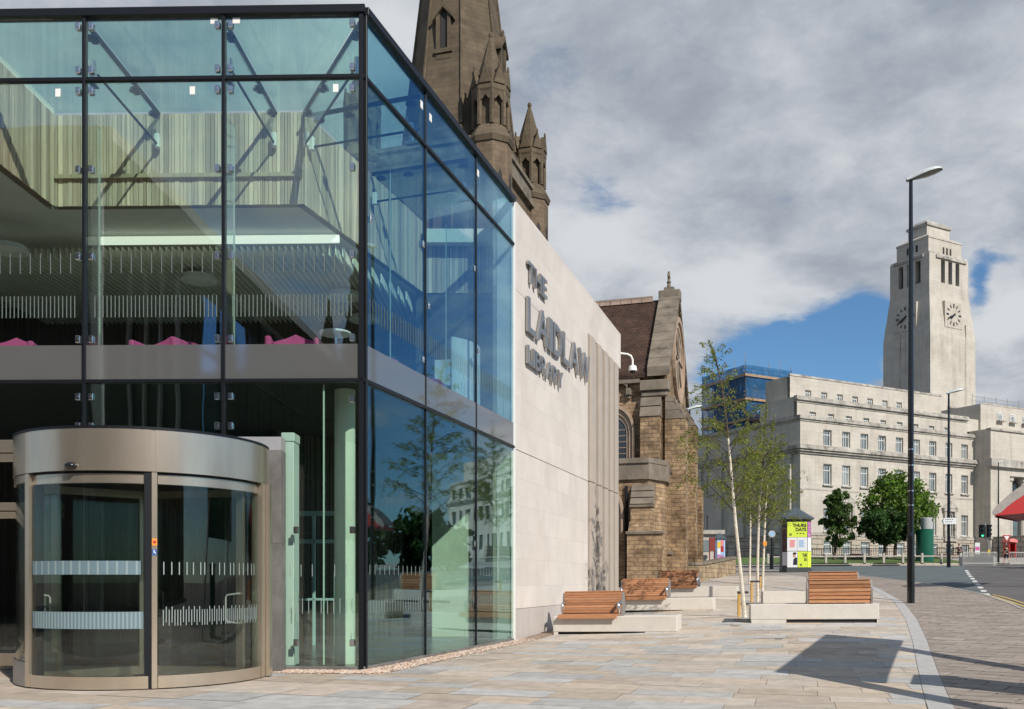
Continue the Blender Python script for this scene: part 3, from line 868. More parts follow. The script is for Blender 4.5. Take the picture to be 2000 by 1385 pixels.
# stainless clamps gripping the panes on both sides of each mullion
def clamp_at(Mx, u, z, first=[None]):
    p = Mx @ Vector((u, 0, z)); ang = math.degrees(math.atan2(Mx[1][0], Mx[0][0]))
    if first[0] is None:
        mb = MB(FR(p.x, p.y, p.z, ang)); mb.cbox(-.038, .038, -.028, -.002, -.055, .055, .008); mb.cbox(-.04, .04, .026, .06, -.05, .05, .008)
        M0 = mb.M; mb.M = M0 @ Matrix.Rotation(R(90), 4, 'X'); mb.lathe([(.019, .028), (.019, .036)], 10); mb.M = M0
        # build in local coordinates so that copies can be placed
        loc = p - C0
        for i, v in enumerate(mb.v): mb.v[i] = C0 + (FR(p.x, p.y, p.z, ang).inverted() @ v)
        o = mb.build('glass_clamp', M['steel'], lib); o.location = loc; o.rotation_euler = (0, 0, R(ang)); first[0] = o
    else:
        o = first[0].copy(); C.objects.link(o); o.location = p - C0; o.rotation_euler = (0, 0, R(ang))
for u in fm[1:3]:
    for du in (-.10, .10):
        for z in (7.60, 6.28, 5.02, 4.15, 3.70, ZR - .17, ZR + .15, ZT - .25): clamp_at(F_, u + du, z)
for z in (7.60, 6.28, 5.02, 4.10, 2.12, .42, ZR - .17, ZR + .15, ZT - .25): clamp_at(F_, -.17, z)
for z in (2.12, .42): clamp_at(F_, -1.02, z)
for u, z in ((2.21, 7.2), (2.45, 6.2), (4.75, 7.6), (4.98, 6.0), (4.75, 2.1), (.22, 6.9), (2.2, 5.2)): clamp_at(S_, u, z)
# timber cladding round the upper room
def slat_wall(a, b, z0, z1, cols, name, m, wr=(.035, .10), depth=.03):
    a, b = Vector(a), Vector(b); d = b - a; L = d.length
    Mx = FR(a.x, a.y, 0, math.degrees(math.atan2(d.y, d.x)))
    mb = MB(Mx); mb.box(0, L, .03, .16, z0, z1, 0, tuple(x * .25 for x in cols[0])); u = 0
    r = random.Random(int(L * 1000))
    while u < L - .01:
        w = min(r.uniform(*wr), L - u); f = r.uniform(.72, 1.15); c = r.choice(cols)
        mb.box(u + .004, u + w - .006, .03 - r.uniform(.4, 1) * depth - .002, .031, z0, z1, 0, tuple(x * f for x in c)); u += w
    return mb.build(name, m, lib)
lc = [(.62, .485, .38), (.56, .44, .35), (.68, .55, .44), (.46, .35, .27)]
slat_wall(tcL, tc0, TZ0, TZ1, lc, 'timber_cladding', M['timber'])
slat_wall(Fp(TU0, .25), tcL, TZ0, TZ1, lc, 'timber_cladding', M['timber'])
slat_wall(tc0, tce, TZ0, TZ1, lc, 'timber_cladding', M['timber'])
slat_wall(tce, Vector((-.40, TE, 0)), TZ0, TZ1 - .4, lc, 'timber_cladding', M['timber'])
# pale capping along the timber top, left and end walls
mb = MB(); a = Fp(TU0 - .5, .12); b = Fp(TU0 - .02, .12); c = Fp(TU0 - .02, TY); d = Fp(TU0 - .5, TY)
mb.prism([(p.x, p.y) for p in (a, b, c, d)], TZ1 + .005, TZ1 + .12); mb.build('roof_edge', M['offwhite'], lib)
mb = MB(); mb.box(tce.x, -.05, TE - .28, TE - .02, 9.30, 9.62); mb.build('roof_edge', M['offwhite'], lib)
# shelf band along the timber
mb = MB(F_); mb.cbox(TU0 + .02, TU1 - .02, TY - .06, TY - .02, 8.68, 8.76, .006, 0, (.42, .34, .24)); mb.build('timber_ledge', M['timber'], lib)
# soffit under the timber box, roof slab, rear walls
poly = [Fp(-12, TY + .0), Fp(TU0 - .16, TY), tcL, tc0, tce, Vector((-.3, TE)), Vector((3.2, 32.2)), Vector((-9, 36)), Vector((-16, 30))]
def slab(pts, z0, z1, name, m, par=lib):
    mb = MB(); mb.prism([(p[0], p[1]) for p in pts], z0, z1); return mb.build(name, m, par)
inner = [Fp(-12, TY + .2), Fp(TU0, TY + .2), tc0 + Vector((-.1, .2, 0)), tce + Vector((-.15, .1, 0)), Vector((-.5, TE + .17)), Vector((3.0, 32)), Vector((-9, 36)), Vector((-16, 30))]
slab(inner, 9.45, 9.72, 'roof_slab', M['soffit'])
slab(inner, TZ0 + .02, TZ0 + .2, 'soffit', M['soffit'])
slab([Fp(-12, .2), Fp(TU0 - .17, .2), Fp(TU0 - .17, TY + .15), Fp(-12, TY + .15)], TZ0, TZ0 + .2, 'soffit', M['soffit'])
slab([Fp(-12, .12), Fp(TU0 - .52, .12), Fp(TU0 - .52, TY + .15), Fp(-12, TY + .15)], 9.5, 9.75, 'roof_slab', M['soffit'])
mb = MB(F_); mb.cbox(-6.0, -1.25, 4.15, 4.22, 8.00, 8.15, .01); mb.build('light_trough', M['trough'], lib)
# hanging baffles
mb = MB(F_)
u = -9.6
while u < -.3:
    lim = TY + 1.45 if u < -1.25 else TY + 1.45 + (u + 1.25) * 3.2
    mb.box(u, u + .022, lim, 12.5, 7.78, 7.97); u += .125
mb.build('ceiling_baffles', M['offwhite'], lib)
# floors
f1 = [Fp(-12, .10), Fp(-.2, .10), Sp(7.2, .12), Vector((-.6, TE)), Vector((-.6, 30)), Vector((-14, 30))]
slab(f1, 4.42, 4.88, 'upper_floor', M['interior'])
slab(f1, 4.884, 4.90, 'floor_carpet', M['carpet'])
f0 = [Fp(-12, .06), Fp(-.06, .06), Sp(7.2, .08), Vector((-.3, TE)), Vector((-.3, 30)), Vector((-14, 30))]
slab(f0, -.1, .03, 'ground_floor', M['floor'])
# interior walls: rear, left, partitions
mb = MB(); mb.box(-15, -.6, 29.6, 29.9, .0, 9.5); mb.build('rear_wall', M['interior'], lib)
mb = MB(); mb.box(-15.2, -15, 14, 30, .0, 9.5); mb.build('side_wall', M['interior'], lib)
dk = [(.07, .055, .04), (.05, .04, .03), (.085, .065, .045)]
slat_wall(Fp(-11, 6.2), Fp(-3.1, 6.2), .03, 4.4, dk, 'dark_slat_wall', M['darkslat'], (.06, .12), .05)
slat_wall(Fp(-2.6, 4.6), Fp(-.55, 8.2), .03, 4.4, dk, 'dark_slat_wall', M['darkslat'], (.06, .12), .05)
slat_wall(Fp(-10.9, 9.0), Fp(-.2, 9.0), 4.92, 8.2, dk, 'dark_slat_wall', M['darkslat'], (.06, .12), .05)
# pale end wall behind the last side panes
mb = MB(); mb.box(-1.9, -.42, TE + .0, TE + .2, .03, 4.40); mb.build('end_wall', M['offwhite'], lib)
mb = MB(); mb.box(tce.x - .2, -.42, TE + .04, TE + .2, 4.92, TZ0); mb.build('end_wall', M['interior'], lib)
q0 = Sp(7.26, .04); q1 = Vector((-.42, TE - .02, 0))
dq = q1 - q0
mb = MB(FR(q0.x, q0.y, 0, math.degrees(math.atan2(dq.y, dq.x)))); mb.box(0, dq.length, -.03, .0, .03, 4.40); mb.box(0, dq.length, -.03, .0, 4.92, 9.88); mb.build('end_wall', M['offwhite'], lib)
# round column and air curtain
cpos = Vector((-2.68, 14.78, 0))
mb = MB(); mb.lathe([(.165, .03), (.165, 2.0), (.16, 2.0), (.165, 2.012), (.165, 3.55), (.16, 3.555), (.165, 3.57), (.165, 4.41)], 28, cx=cpos.x, cy=cpos.y); mb.build('column', M['offwhite'], lib, smooth=True)
mb = MB(F_); mb.cbox(-1.285, -1.10, .16, .50, .05, 3.48, .012); mb.cbox(-1.295, -1.09, .15, .51, 3.48, 3.62, .012); mb.build('air_curtain', M['white'], lib)
# inner lobby door in pale blue framing
d0 = P(598, 1200, 19.0); 
mb = MB(FR(d0.x - .25, 18.8, 0, -1.3))
for x0, x1, z0, z1 in ((0, .06, .03, 2.75), (.86, .94, .03, 2.75), (0, .94, 2.68, 2.78), (0, .94, 2.12, 2.2), (.42, .48, .03, 2.7), (0, .94, .95, 1.0)): mb.cbox(x0, x1, 0, .06, z0, z1, .006)
mb.build('lobby_door_frame', M['bluewhite'], lib)
# downlights (rings) in the baffled ceiling
for x, y, r in ((-3.7, 17.9, .0),):
    pass
for u, y in ((-4.4, 5.2), (-1.6, 6.4), (-1.5, 8.2), (-7.4, 3.4)):
    p = Fp(u, y, 7.70)
    mb = MB(); mb.lathe([(.34, 7.70), (.36, 7.60), (.30, 7.59), (.30, 7.68), (.02, 7.69)], 28, cx=p.x, cy=p.y); mb.build('ring_light', M['white'], lib, smooth=True)
# limestone side wall
ST0, ST1 = 7.32, 19.45
mb = MB(S_)
mb.box(ST0, 14.5, .0, .5, .72, 4.345); mb.box(ST0, 14.5, .0, .5, 4.365, 7.99); mb.box(ST0, 14.5, .0, .5, 8.005, ZT)
mb.box(ST0, 14.5, .03, .5, 4.34, 8.1)
mb.box(14.501, ST1, .0, .5, 8.80, ZT)
mb.box(14.501, ST1, .0, .5, 8.1, 8.8) if False else None
mb.build('stone_wall', M['stonelib'], lib)
mb = MB(S_); mb.box(ST0, 14.5, .012, .5, -.1, .715); mb.build('stone_plinth', M['plinth'], lib)
mb = MB(S_); mb.box(14.6, ST1 - .2, .45, .6, 0, 8.79); mb.build('window_wall', M['office_dark'], lib)
mb = MB(S_); mb.box(ST1 - .35, ST1 - .02, .12, .6, -.1, 8.79); mb.build('dark_glass_return', M['pane'], lib)
for i, s in enumerate((14.62, 15.75, 16.65, 17.5, 18.3)):
    mb = MB(S_); w = .72 if i == 0 else .50
    mb.cbox(s, s + w, -.06, .42, .0, 4.34, .01); mb.cbox(s, s + w, -.06, .42, 4.36, 8.78, .01); mb.build('facade_fin', M['finstone'], lib)
mb = MB(S_); mb.box(ST0 - .02, ST0 + .12, -.004, .4, .0, ZT + .015); mb.build('corner_trim', M['white'], lib)
# closed rear body of the building
mb = MB(); e = Sp(ST1, .5)
bp_ = [(-.28, 30.05), (e.x - .35, e.y - .9), (e.x - .35, e.y + .2), (-14, 37.5), (-15, 30.05)]
mb.prism(bp_, -.2, 9.40); mb.build('rear_block', M['plinth'], lib)
# letters
lett = MB(S_)
def word(txt, s0, s1, z0, z1, depth=.07):
    ws = letter_widths(txt); gp = .10; tot = sum(ws) + gp * (len(ws) - 1); k = (s1 - s0) / tot; s = s0
    for ch, w in zip(txt, ws):
        vs, fs = text_shape(ch, w * k, z1 - z0, depth, .012)
        mb = MB(S_ @ Matrix.Translation((s, -.02 - depth, z0))); mb.add(vs, fs)
        mb.box(w * k * .45, w * k * .45 + .03, depth, depth + .022, (z1 - z0) * .3, (z1 - z0) * .3 + .03)
        mb.build('letter', M['brushed'], lib); s += (w + gp) * k
word('THE', 8.20, 9.78, 8.42, 8.89)
word('LAIDLAW', 8.15, 14.42, 7.22, 8.04)
word('LIBRARY', 8.15, 11.32, 6.47, 6.90)
# side entrance framing left of the revolving door
mb = MB(F_)
for z0, z1 in ((3.30, 3.49), (3.16, 3.28), (2.42, 2.54), (2.30, 2.40), (.06, .26)): mb.cbox(-9.5, -4.6, -.06, .08, z0, z1, .006)
mb.build('door_rail', M['bronze'], lib)
mb = MB(F_); mb.box(-9.5, -4.7, 0, .02, .26, 2.3); mb.box(-9.5, -4.7, 0, .02, 2.54, 3.16); mb.build('glass_pane', M['glass_door'], lib)
# gravel margin
rg = random.Random(3)
mb = MB()
path = [Fp(-1.2, -.02), Fp(-.0, -.03), Sp(.15, -.03), Sp(3, -.02), Sp(7, -.02), Sp(11, -.02)]
outw = [Fp(-1.3, -.42), Fp(.12, -.50), Sp(-.1, -.5), Sp(3, -.46), Sp(7, -.44), Sp(11, -.42)]
strip(mb, [(p.x, p.y) for p in path], [(p.x, p.y) for p in outw], 3, .005, 1)
for i in range(4200):
    k = rg.random() * 5; j = int(k); t = k - j; w = rg.random() ** 1.0
    if rg.random() < .02: w = 1 + rg.random() * .5
    a = path[j].lerp(path[j + 1], t); b = outw[j].lerp(outw[j + 1], t); p = a.lerp(b, w)
    r = rg.uniform(.012, .028); z = gz(p.x, p.y) + .008; h = r * rg.uniform(.5, .9); an = rg.random() * 6
    c = rg.choice([(.50, .34, .25), (.58, .45, .36), (.40, .26, .18), (.46, .40, .35), (.62, .55, .47)])
    ring = [(p.x + r * math.cos(an + q * 1.2566) * rg.uniform(.8, 1.2), p.y + r * math.sin(an + q * 1.2566) * rg.uniform(.8, 1.2), z) for q in range(5)]
    mb.add(ring + [(p.x, p.y, z + h)], [(q, (q + 1) % 5, 5) for q in range(5)], 0, c)
mb.build('gravel', [M['gravel'], M['gravel_bed']], kind='stuff')

# ------------------------------------------------------------------ REVOLVING DOOR
DC = Vector((-5.13, 12.96)); DR = 1.66
rd = thing('revolving_door', 'large bronze revolving door drum with curved glass at the library entrance', 'door', (DC.x, DC.y, 0))
dc = (DC.x, DC.y)
def arcpart(name, m, r0, r1, a0, a1, z0, z1, n=28, par=rd):
    mb = MB(); mb.arc(dc, r0, r1, a0, a1, z0, z1, n); return mb.build(name, M[m], par, smooth=True)
def arc_smooth(o):
    pass
fa = arcpart('fascia', 'bronze', DR - .05, DR, -118, -38.2, 2.71, 3.23, 28)
arcpart('fascia', 'bronze', DR - .05, DR, -38.0, 23.3, 2.71, 3.23, 30)
arcpart('fascia', 'bronze', DR - .05, DR, 25.0, 99, 2.71, 3.23, 30)
arcpart('fascia_joint', 'bronze', DR - .06, DR - .006, 23.3, 25.0, 2.71, 3.23, 3)
arcpart('roof_trim', 'black', DR - .10, DR + .008, -118, 99, 3.232, 3.262, 60)
mb = MB(); mb.lathe([(DR - .08, 3.18), (DR - .08, 3.24), (.05, 3.25)], 48, cx=dc[0], cy=dc[1]); mb.build('drum_roof', M['zinc'], rd)
mb = MB(); mb.lathe([(DR - .07, 2.66), (DR - .07, 2.72), (.05, 2.72)], 48, cx=dc[0], cy=dc[1]); mb.build('drum_ceiling', M['black'], rd)
for a0, a1 in ((-36, 22), (26, 84)):
    arcpart('header_rail', 'bronze', DR - .13, DR - .055, a0, a1, 2.56, 2.68)
    arcpart('kick_rail', 'bronze', DR - .07, DR - .01, a0, a1, .015, .17)
arcpart('header_rail', 'bronze', DR - .06, DR - .01, -110, -38, 2.60, 2.70)
arcpart('kick_rail', 'zinc', DR - .07, DR + .0, -110, -38, .015, .32)
arcpart('curved_glass', 'glass_door', DR - .05, DR - .03, -34, 20.4, .172, 2.56)
arcpart('curved_glass', 'glass_door', DR - .05, DR - .03, 26.2, 82, .172, 2.56)
arcpart('curved_glass', 'glass_door', DR - .05, DR - .03, -108, -40, .33, 2.60)
arcpart('black_seal', 'black', DR - .10, DR - .02, 20.4, 23.3, .02, 2.70, 4)
pm = arcpart('post', 'bronze', DR - .09, DR + .004, 23.4, 25.6, .015, 2.70, 4)
arcpart('post', 'bronze', DR - .10, DR + .004, -38.3, -35.2, .015, 2.70, 4)
arcpart('black_seal', 'black', DR - .16, DR - .06, -35, -32.8, .02, 2.68, 4)
arcpart('post', 'bronze', DR - .10, DR + .004, -110, -107, .015, 2.70, 4)
arcpart('post', 'bronze', DR - .14, DR + .004, 84.5, 89, .015, 2.71, 4)
arcpart('post', 'bronze', DR - .03, DR + .06, 90, 97, .015, 2.71, 4)
# frosted bands on the left curved pane, dashes on the right one
b1 = arcpart('frosted_band', 'frost_band', DR - .028, DR - .025, -33.5, 19.0, 1.43, 1.60)
b2 = arcpart('frosted_band', 'frost_band', DR - .028, DR - .025, -33.5, 20.0, .76, .97)
mb = MB()
for i in range(13): mb.arc(dc, DR - .024, DR - .022, -31 + i * 4.0, -30.2 + i * 4.0, 1.43, 1.60, 1)
mb.build('frosted_stripes', M['frost_stripe'], b1)
mb = MB()
for i in range(30): mb.arc(dc, DR - .024, DR - .022, -31 + i * 1.7, -30.3 + i * 1.7, .76, .97, 1)
mb.build('frosted_stripes', M['frost_stripe'], b2)
mb = MB(); r9 = random.Random(5)
for i in range(17): a = 28 + i * 3.15 + r9.uniform(-.7, .7); mb.arc(dc, DR - .028, DR - .026, a, a + .45, 1.43, 1.59, 1)
for i in range(44): a = 28 + i * 1.22; z = (.79, .83)[i % 2] if i % 5 else .79; mb.arc(dc, DR - .028, DR - .026, a, a + .38, z, z + .20, 1)
mb.build('frosted_dashes', M['frost'], rd)
# wings
mb = MB(); mb.lathe([(.05, .03), (.05, 2.66)], 14, cx=dc[0], cy=dc[1]); mb.build('centre_shaft', M['bronze'], rd)
for a in (75, -46, 196):
    Mx = Matrix.Translation((dc[0], dc[1], 0)) @ Matrix.Rotation(R(a - 90), 4, 'Z')   # x runs out from the shaft
    mb = MB(Mx)
    L = DR - .13
    mb.cbox(.06, .12, -.03, .03, .05, 2.6, .004); mb.cbox(L - .11, L, -.03, .03, .05, 2.6, .004); mb.box(.12, L - .11, -.028, .028, 2.5, 2.6); mb.box(.12, L - .11, -.028, .028, .05, .17)
    w = mb.build('wing_frame', M['bronze'], rd)
    mb = MB(Mx); mb.box(.12, L - .11, -.008, .008, .17, 2.5); mb.build('wing_glass', M['glass_door'], w)
    mb = MB(Mx)
    for sy in (-1, 1):
        mb.tube([(L - .055, sy * .03, .78), (L - .055, sy * .085, .78), (L - .20, sy * .10, .80), (L - .22, sy * .10, .83), (L - .22, sy * .10, 1.13), (L - .20, sy * .10, 1.16), (L - .055, sy * .085, 1.18), (L - .055, sy * .03, 1.18)], .012, 8)
    mb.build('handle', M['white'], w)
# sensor, stickers
a = R(-9.5)
mb = MB(); mb.ball((dc[0] + (DR + .03) * math.sin(a), dc[1] - (DR + .03) * math.cos(a), 2.765), (.075, .06, .045), 16); mb.build('motion_sensor', M['gloss_black'], rd, smooth=True)
Mx = Matrix.Translation((dc[0], dc[1], 0)) @ Matrix.Rotation(R(24.5), 4, 'Z')
mb = MB(Mx); mb.box(-.030, .030, -DR - .009, -DR - .005, 1.79, 1.88, 0); mb.ball((0, -DR - .009, 1.835), (.02, .003, .02), 12, 1); mb.build('warning_sticker', [M['orange'], M['redpaint']], rd)
mb = MB(Mx); mb.box(-.030, .030, -DR - .009, -DR - .005, 1.67, 1.745, 0)
mb.ball((-.004, -DR - .0095, 1.727), (.007, .002, .008), 10, 1); mb.box(-.009, -.001, -DR - .0115, -DR - .0092, 1.70, 1.722, 1); mb.box(-.001, .014, -DR - .0115, -DR - .0092, 1.699, 1.706, 1); mb.box(.009, .014, -DR - .0115, -DR - .0092, 1.684, 1.70, 1)
mb.arc((-.001, -DR), .008, .0115, 0, 1, 1.68, 1.69, 1, 1) if False else None
mb.build('access_sticker', [M['blue'], M['paper']], rd)
# portal frame round the drum
po = thing('door_portal', 'grey metal-clad portal frame behind the bronze revolving door', 'frame', (-3.4, 13.3, 0))
mb = MB(); mb.box(-3.60, -3.405, 13.60, 13.88, .01, 1.90); mb.box(-3.599, -3.406, 13.602, 13.88, 1.904, 3.28)
mb.build('jamb', M['zinc'], po)
mb = MB(); mb.prism_y([(-6.95, 3.28), (-3.60, 3.28), (-3.406, 3.284), (-3.406, 3.48), (-6.95, 3.48)], 13.60, 13.87); mb.build('lintel', M['zinc_light'], po)
mb = MB(); mb.box(-6.95, -6.80, 13.60, 13.88, .01, 3.275); mb.build('jamb', M['zinc'], po)
# notice paper taped beside the door
p = P(29, 1147, 13.0)
mb = MB(FR(p.x, 13.82, p.z, -1.3)); mb.box(-.09, .09, 0, .004, -.22, .22, 0); mb.ball((.02, -.001, -.03), (.05, .003, .07), 12, 1); mb.box(-.07, .07, -.003, 0, -.17, -.13, 1)
o = mb.build('door_notice', [M['paper'], M['coral'] if False else M['sky']]); tag(o, 'white paper notice with blue mark taped left of the revolving door', 'notice')

# things inside the upper floor
def armchair(x, y, rz, label, first=[None]):
    if first[0] is None:
        t = thing('armchair', label, 'chair', (x, y, 4.9), rz, 'pink armchairs on the upper floor')
        Mx = WM[t.name]
        mb = MB(Mx); mb.cbox(-.36, .36, -.34, .34, .12, .42, .05); mb.build('seat', M['pink'], t)
        mb = MB(Mx); mb.prism_y([(-.42, .30), (.42, .30), (.47, .66), (.14, .78), (0, .86), (-.16, .76), (-.47, .64)], .26, .40); mb.build('backrest', M['pink'], t)
        for sx in (-1, 1):
            mb = MB(Mx); mb.cbox(min(sx * .36, sx * .47), max(sx * .36, sx * .47), -.34, .26, .10, .62, .03); mb.build('armrest', M['pink'], t)
        for sx in (-1, 1):
            for sy in (-1, 1):
                mb = MB(Mx); mb.tube([(sx * .3, sy * .28, 0), (sx * .3, sy * .28, .13)], .02, 8); mb.build('leg', M['steel'], t)
        first[0] = t
        return t
    return copy_thing(first[0], (x, y, 4.9), rz, label)
def at_px(px, Y): return ((px - CX) / FPX * Y, Y)
def chair_scale():
    for o in C.objects:
        if o.name.startswith('armchair'): o.scale = (.95, .95, .74)
armchair(*at_px(575, 15.4), 8, 'pink armchair at the upper floor glass just left of the building corner')
armchair(*at_px(318, 15.5), -14, 'pink armchair behind the middle upper floor pane above the revolving door')
armchair(*at_px(22, 15.6), 10, 'pink armchair at the far left of the upper floor glass')
armchair(-2.62, 17.0, 200, 'pink armchair tucked against the side glass near the corner')
armchair(-1.75, 18.9, 160, 'pink armchair inside the curved white booth by the side glass')
chair_scale()
bo = thing('booth', 'curved white booth partition behind the upper side glass', 'partition', (-1.75, 19.6, 4.9))
mb = MB(); mb.arc((-1.75, 19.4), 1.02, 1.08, 30, 178, 4.92, 6.25, 28); mb.build('curved_screen', M['white'], bo)
mb = MB(); mb.arc((-1.75, 19.4), .62, 1.0, 40, 170, 4.92, 5.35, 24); mb.build('bench_seat', M['navy'], bo)
tb = thing('low_table', 'white low table beside the pink chairs on the upper floor', 'table', (*at_px(655, 15.2), 4.9))
Mx = WM[tb.name]
mb = MB(Mx); mb.lathe([(.26, .52), (.26, .55)], 20); mb.build('table_top', M['white'], tb)
mb = MB(Mx); mb.lathe([(.18, 0), (.18, .02), (.03, .03), (.03, .52)], 12); mb.build('leg', M['steel'], tb)
# security camera on the wall end
p = Sp(ST1, .1, 8.92)
cc = thing('security_camera', 'white dome security camera on a curved arm at the end of the stone wall', 'camera', tuple(p))
mb = MB(); q = p + Vector((0, 0, .45))
mb.tube([q, q + Vector((.34, 0, -.04)), q + Vector((.46, 0, -.10)), q + Vector((.52, 0, -.24)), q + Vector((.52, 0, -.44))], .035, 10); mb.build('arm', M['white'], cc, smooth=True)
mb = MB(); e = q + Vector((.52, 0, -.58)); mb.lathe([(.05, e.z + .15), (.13, e.z + .12), (.15, e.z + .03), (.15, e.z - .05)], 16, cx=e.x, cy=e.y); mb.build('housing', M['white'], cc, smooth=True)
mb = MB(); mb.ball((e.x, e.y, e.z - .05), (.11, .11, .11), 14); mb.build('dome_lens', M['gloss_black'], cc, smooth=True)
# ------------------------------------------------------------------ CHURCH
TH = -17.0
N0 = P(1303, 727, 47.0)                                  # near corner of the gable end, at eaves level
gx = Vector((math.cos(R(73)), math.sin(R(73)), 0)); lx = Vector((math.cos(R(TH)), math.sin(R(TH)), 0))
zg = gz(N0.x, N0.y)
ch = thing('church', 'sandstone gothic church with steep tiled roof, gable end and tall weathered spire', 'church', (N0.x, N0.y, zg))
NV = FR(N0.x, N0.y, 0, TH)        # x to the right along the side wall (0 at the gable corner), y inward
GE = FR(N0.x, N0.y, 0, 73)        # x along the gable wall away from the camera, y inward (to the left)
ZE = N0.z; GW = 8.4; ZA = 17.3
def chp(mb, name, m, **k): return mb.build(name, M[m], ch, **k)
mb = MB(NV); mb.wall(-24, 0, zg - .8, ZE, [], 0); chp(mb, 'side_wall', 'sand')
mb = MB(GE)
mb.prism_y([(0, zg - .8), (GW, zg - .8), (GW, ZE), (GW / 2, ZA), (0, ZE)], 0, .7); chp(mb, 'gable_wall', 'sand')
# roof slopes (towards the camera and away)
mb = MB(GE)
mb.prism_y([(-.35, ZE - .05), (GW / 2, ZA - .30), (GW + .35, ZE - .05), (GW + .35, ZE - .25), (GW / 2, ZA - .52), (-.35, ZE - .25)], .72, 24)
rf = chp(mb, 'roof', 'tile')
mb = MB(GE)
y = 1.35
while y < 22:
    mb.prism_y([(GW / 2 - .2, ZA - .42), (GW / 2, ZA - .12), (GW / 2 + .2, ZA - .42)], y, y + .57); mb.box(GW / 2 - .06, GW / 2 + .06, y, y + .578, ZA - .3, ZA - .06); y += .6
mb.build('ridge_tiles', M['ridge'], rf)
# gable coping stones
mb = MB(GE)
n = 9
sl2 = (ZA - .25 - ZE) / (GW / 2 + .35)
for side in (0, 1):
    for i in range(n):
        a, b = i / n, (i + 1) / n - .012
        pa = [(-.46 + (GW / 2 + .46) * t, ZE + .10 + (GW / 2 + .46) * t * sl2) for t in (a, b)]
        if side: pa = [(GW - p[0], p[1]) for p in pa][::-1]
        (x0, z0), (x1, z1) = pa
        mb.add([(x0, -.16, z0 - .34), (x1, -.16, z1 - .34), (x1, .95, z1 - .34), (x0, .95, z0 - .34), (x0, -.16, z0 + .14), (x1, -.16, z1 + .14), (x1, .95, z1 + .14), (x0, .95, z0 + .14)],
               [(0, 3, 2, 1), (4, 5, 6, 7), (0, 1, 5, 4), (1, 2, 6, 5), (2, 3, 7, 6), (3, 0, 4, 7)])
chp(mb, 'gable_coping', 'sandtrim')
mb = MB(GE); mb.cbox(GW / 2 - .36, GW / 2 + .36, -.20, .98, ZA - .45, ZA + .12, .04); mb.box(GW / 2 - .24, GW / 2 + .24, .15, .70, ZA + .12, ZA + .30); chp(mb, 'apex_stone', 'sandtrim')
mb = MB(GE); cz = ZA + .30
mb.tube([(GW / 2, .45, cz), (GW / 2, .45, cz + .3), (GW / 2, .45, cz + .92)], [.13, .08, .07], 8); mb.ball((GW / 2, .45, cz + .33), (.13, .13, .09), 8)
mb.M = GE; mb.box(GW / 2 - .26, GW / 2 + .26, .39, .51, cz + .58, cz + .70)
chp(mb, 'cross_finial', 'sandtrim')
# kneeler and corbel table
mb = MB(NV); mb.cbox(-1.35, .12, -.42, .3, ZE - .95, ZE - .42, .03); mb.cbox(-1.30, .02, -.3, .2, ZE - 1.25, ZE - .96, .05); chp(mb, 'kneeler', 'sandtrim')
mb = MB(NV); mb.box(-22, -1.36, -.30, .1, ZE - .5, ZE - .22)
x = -2.0
while x > -14:
    for k in range(6):
        t0, t1 = k / 6, (k + 1) / 6
        mb.box(x - .62 + .0, x - .62 + .0 + .001, 0, 0.001, ZE - .5, ZE - .499) if False else None
    pts = [(x - .68, ZE - .5), (x - .68, ZE - .62)] + [(x - .34 - .32 * math.cos(math.pi * q / 8), ZE - .80 + .30 * math.sin(math.pi * q / 8)) for q in range(9)] + [(x, ZE - .62), (x, ZE - .5)]
    mb.prism_y(pts[::-1], -.26, .05)
    mb.cbox(x - .12, x + .18, -.30, .05, ZE - 1.12, ZE - .74, .05); mb.cbox(x - .07, x + .13, -.2, .05, ZE - 1.28, ZE - 1.12, .04)
    x -= 1.05
chp(mb, 'corbel_table', 'sandtrim')
# buttresses
def buttress(Mx, x0, x1, d, zb, zt, capz, steps=0):
    mb = MB(Mx); mb.box(x0, x1, -d, .1, zb, zt); o = chp(mb, 'buttress', 'sand')
    mb = MB(Mx)
    n = 3
    for i in range(n):
        a, b = i / n, (i + 1) / n
        mb.prism_x([(-d * (1 - a) - .05, zt + (capz - zt) * a), (-d * (1 - b) - .0, zt + (capz - zt) * b - .02), (.08, zt + (capz - zt) * b - .02), (.08, zt + (capz - zt) * a)], x0 - .03, x1 + .03)
    mb.build('buttress_cap', M['sandtrim'], o); return o
zq = lambda y, Y=46.0: CH + (HY - y) / FPX * Y
buttress(NV, -1.28, -.30, .60, zg - .8, zq(808), zq(742))
buttress(GE, -.10, .95, .95, zg - .8, zq(812), zq(760))
buttress(GE, 1.1, 1.9, .55, zg - .8, zq(830), zq(800))
buttress(GE, GW - 1.6, GW - .3, .75, zg - .8, zq(835, 54), zq(790, 54))
buttress(GE, GW - .25, GW + .5, 1.0, zg - .8, zq(955, 55), zq(918, 55))
buttress(GE, GW / 2 - .4, GW / 2 + .4, .5, zg - .8, zq(835, 51), zq(815, 51))
# string courses on the gable
mb = MB(GE)
for z in (zq(930, 48), zq(1085, 48)): mb.cbox(-.2, GW + .2, -.30, .1, z, z + .18, .03)
chp(mb, 'string_course', 'sandtrim')
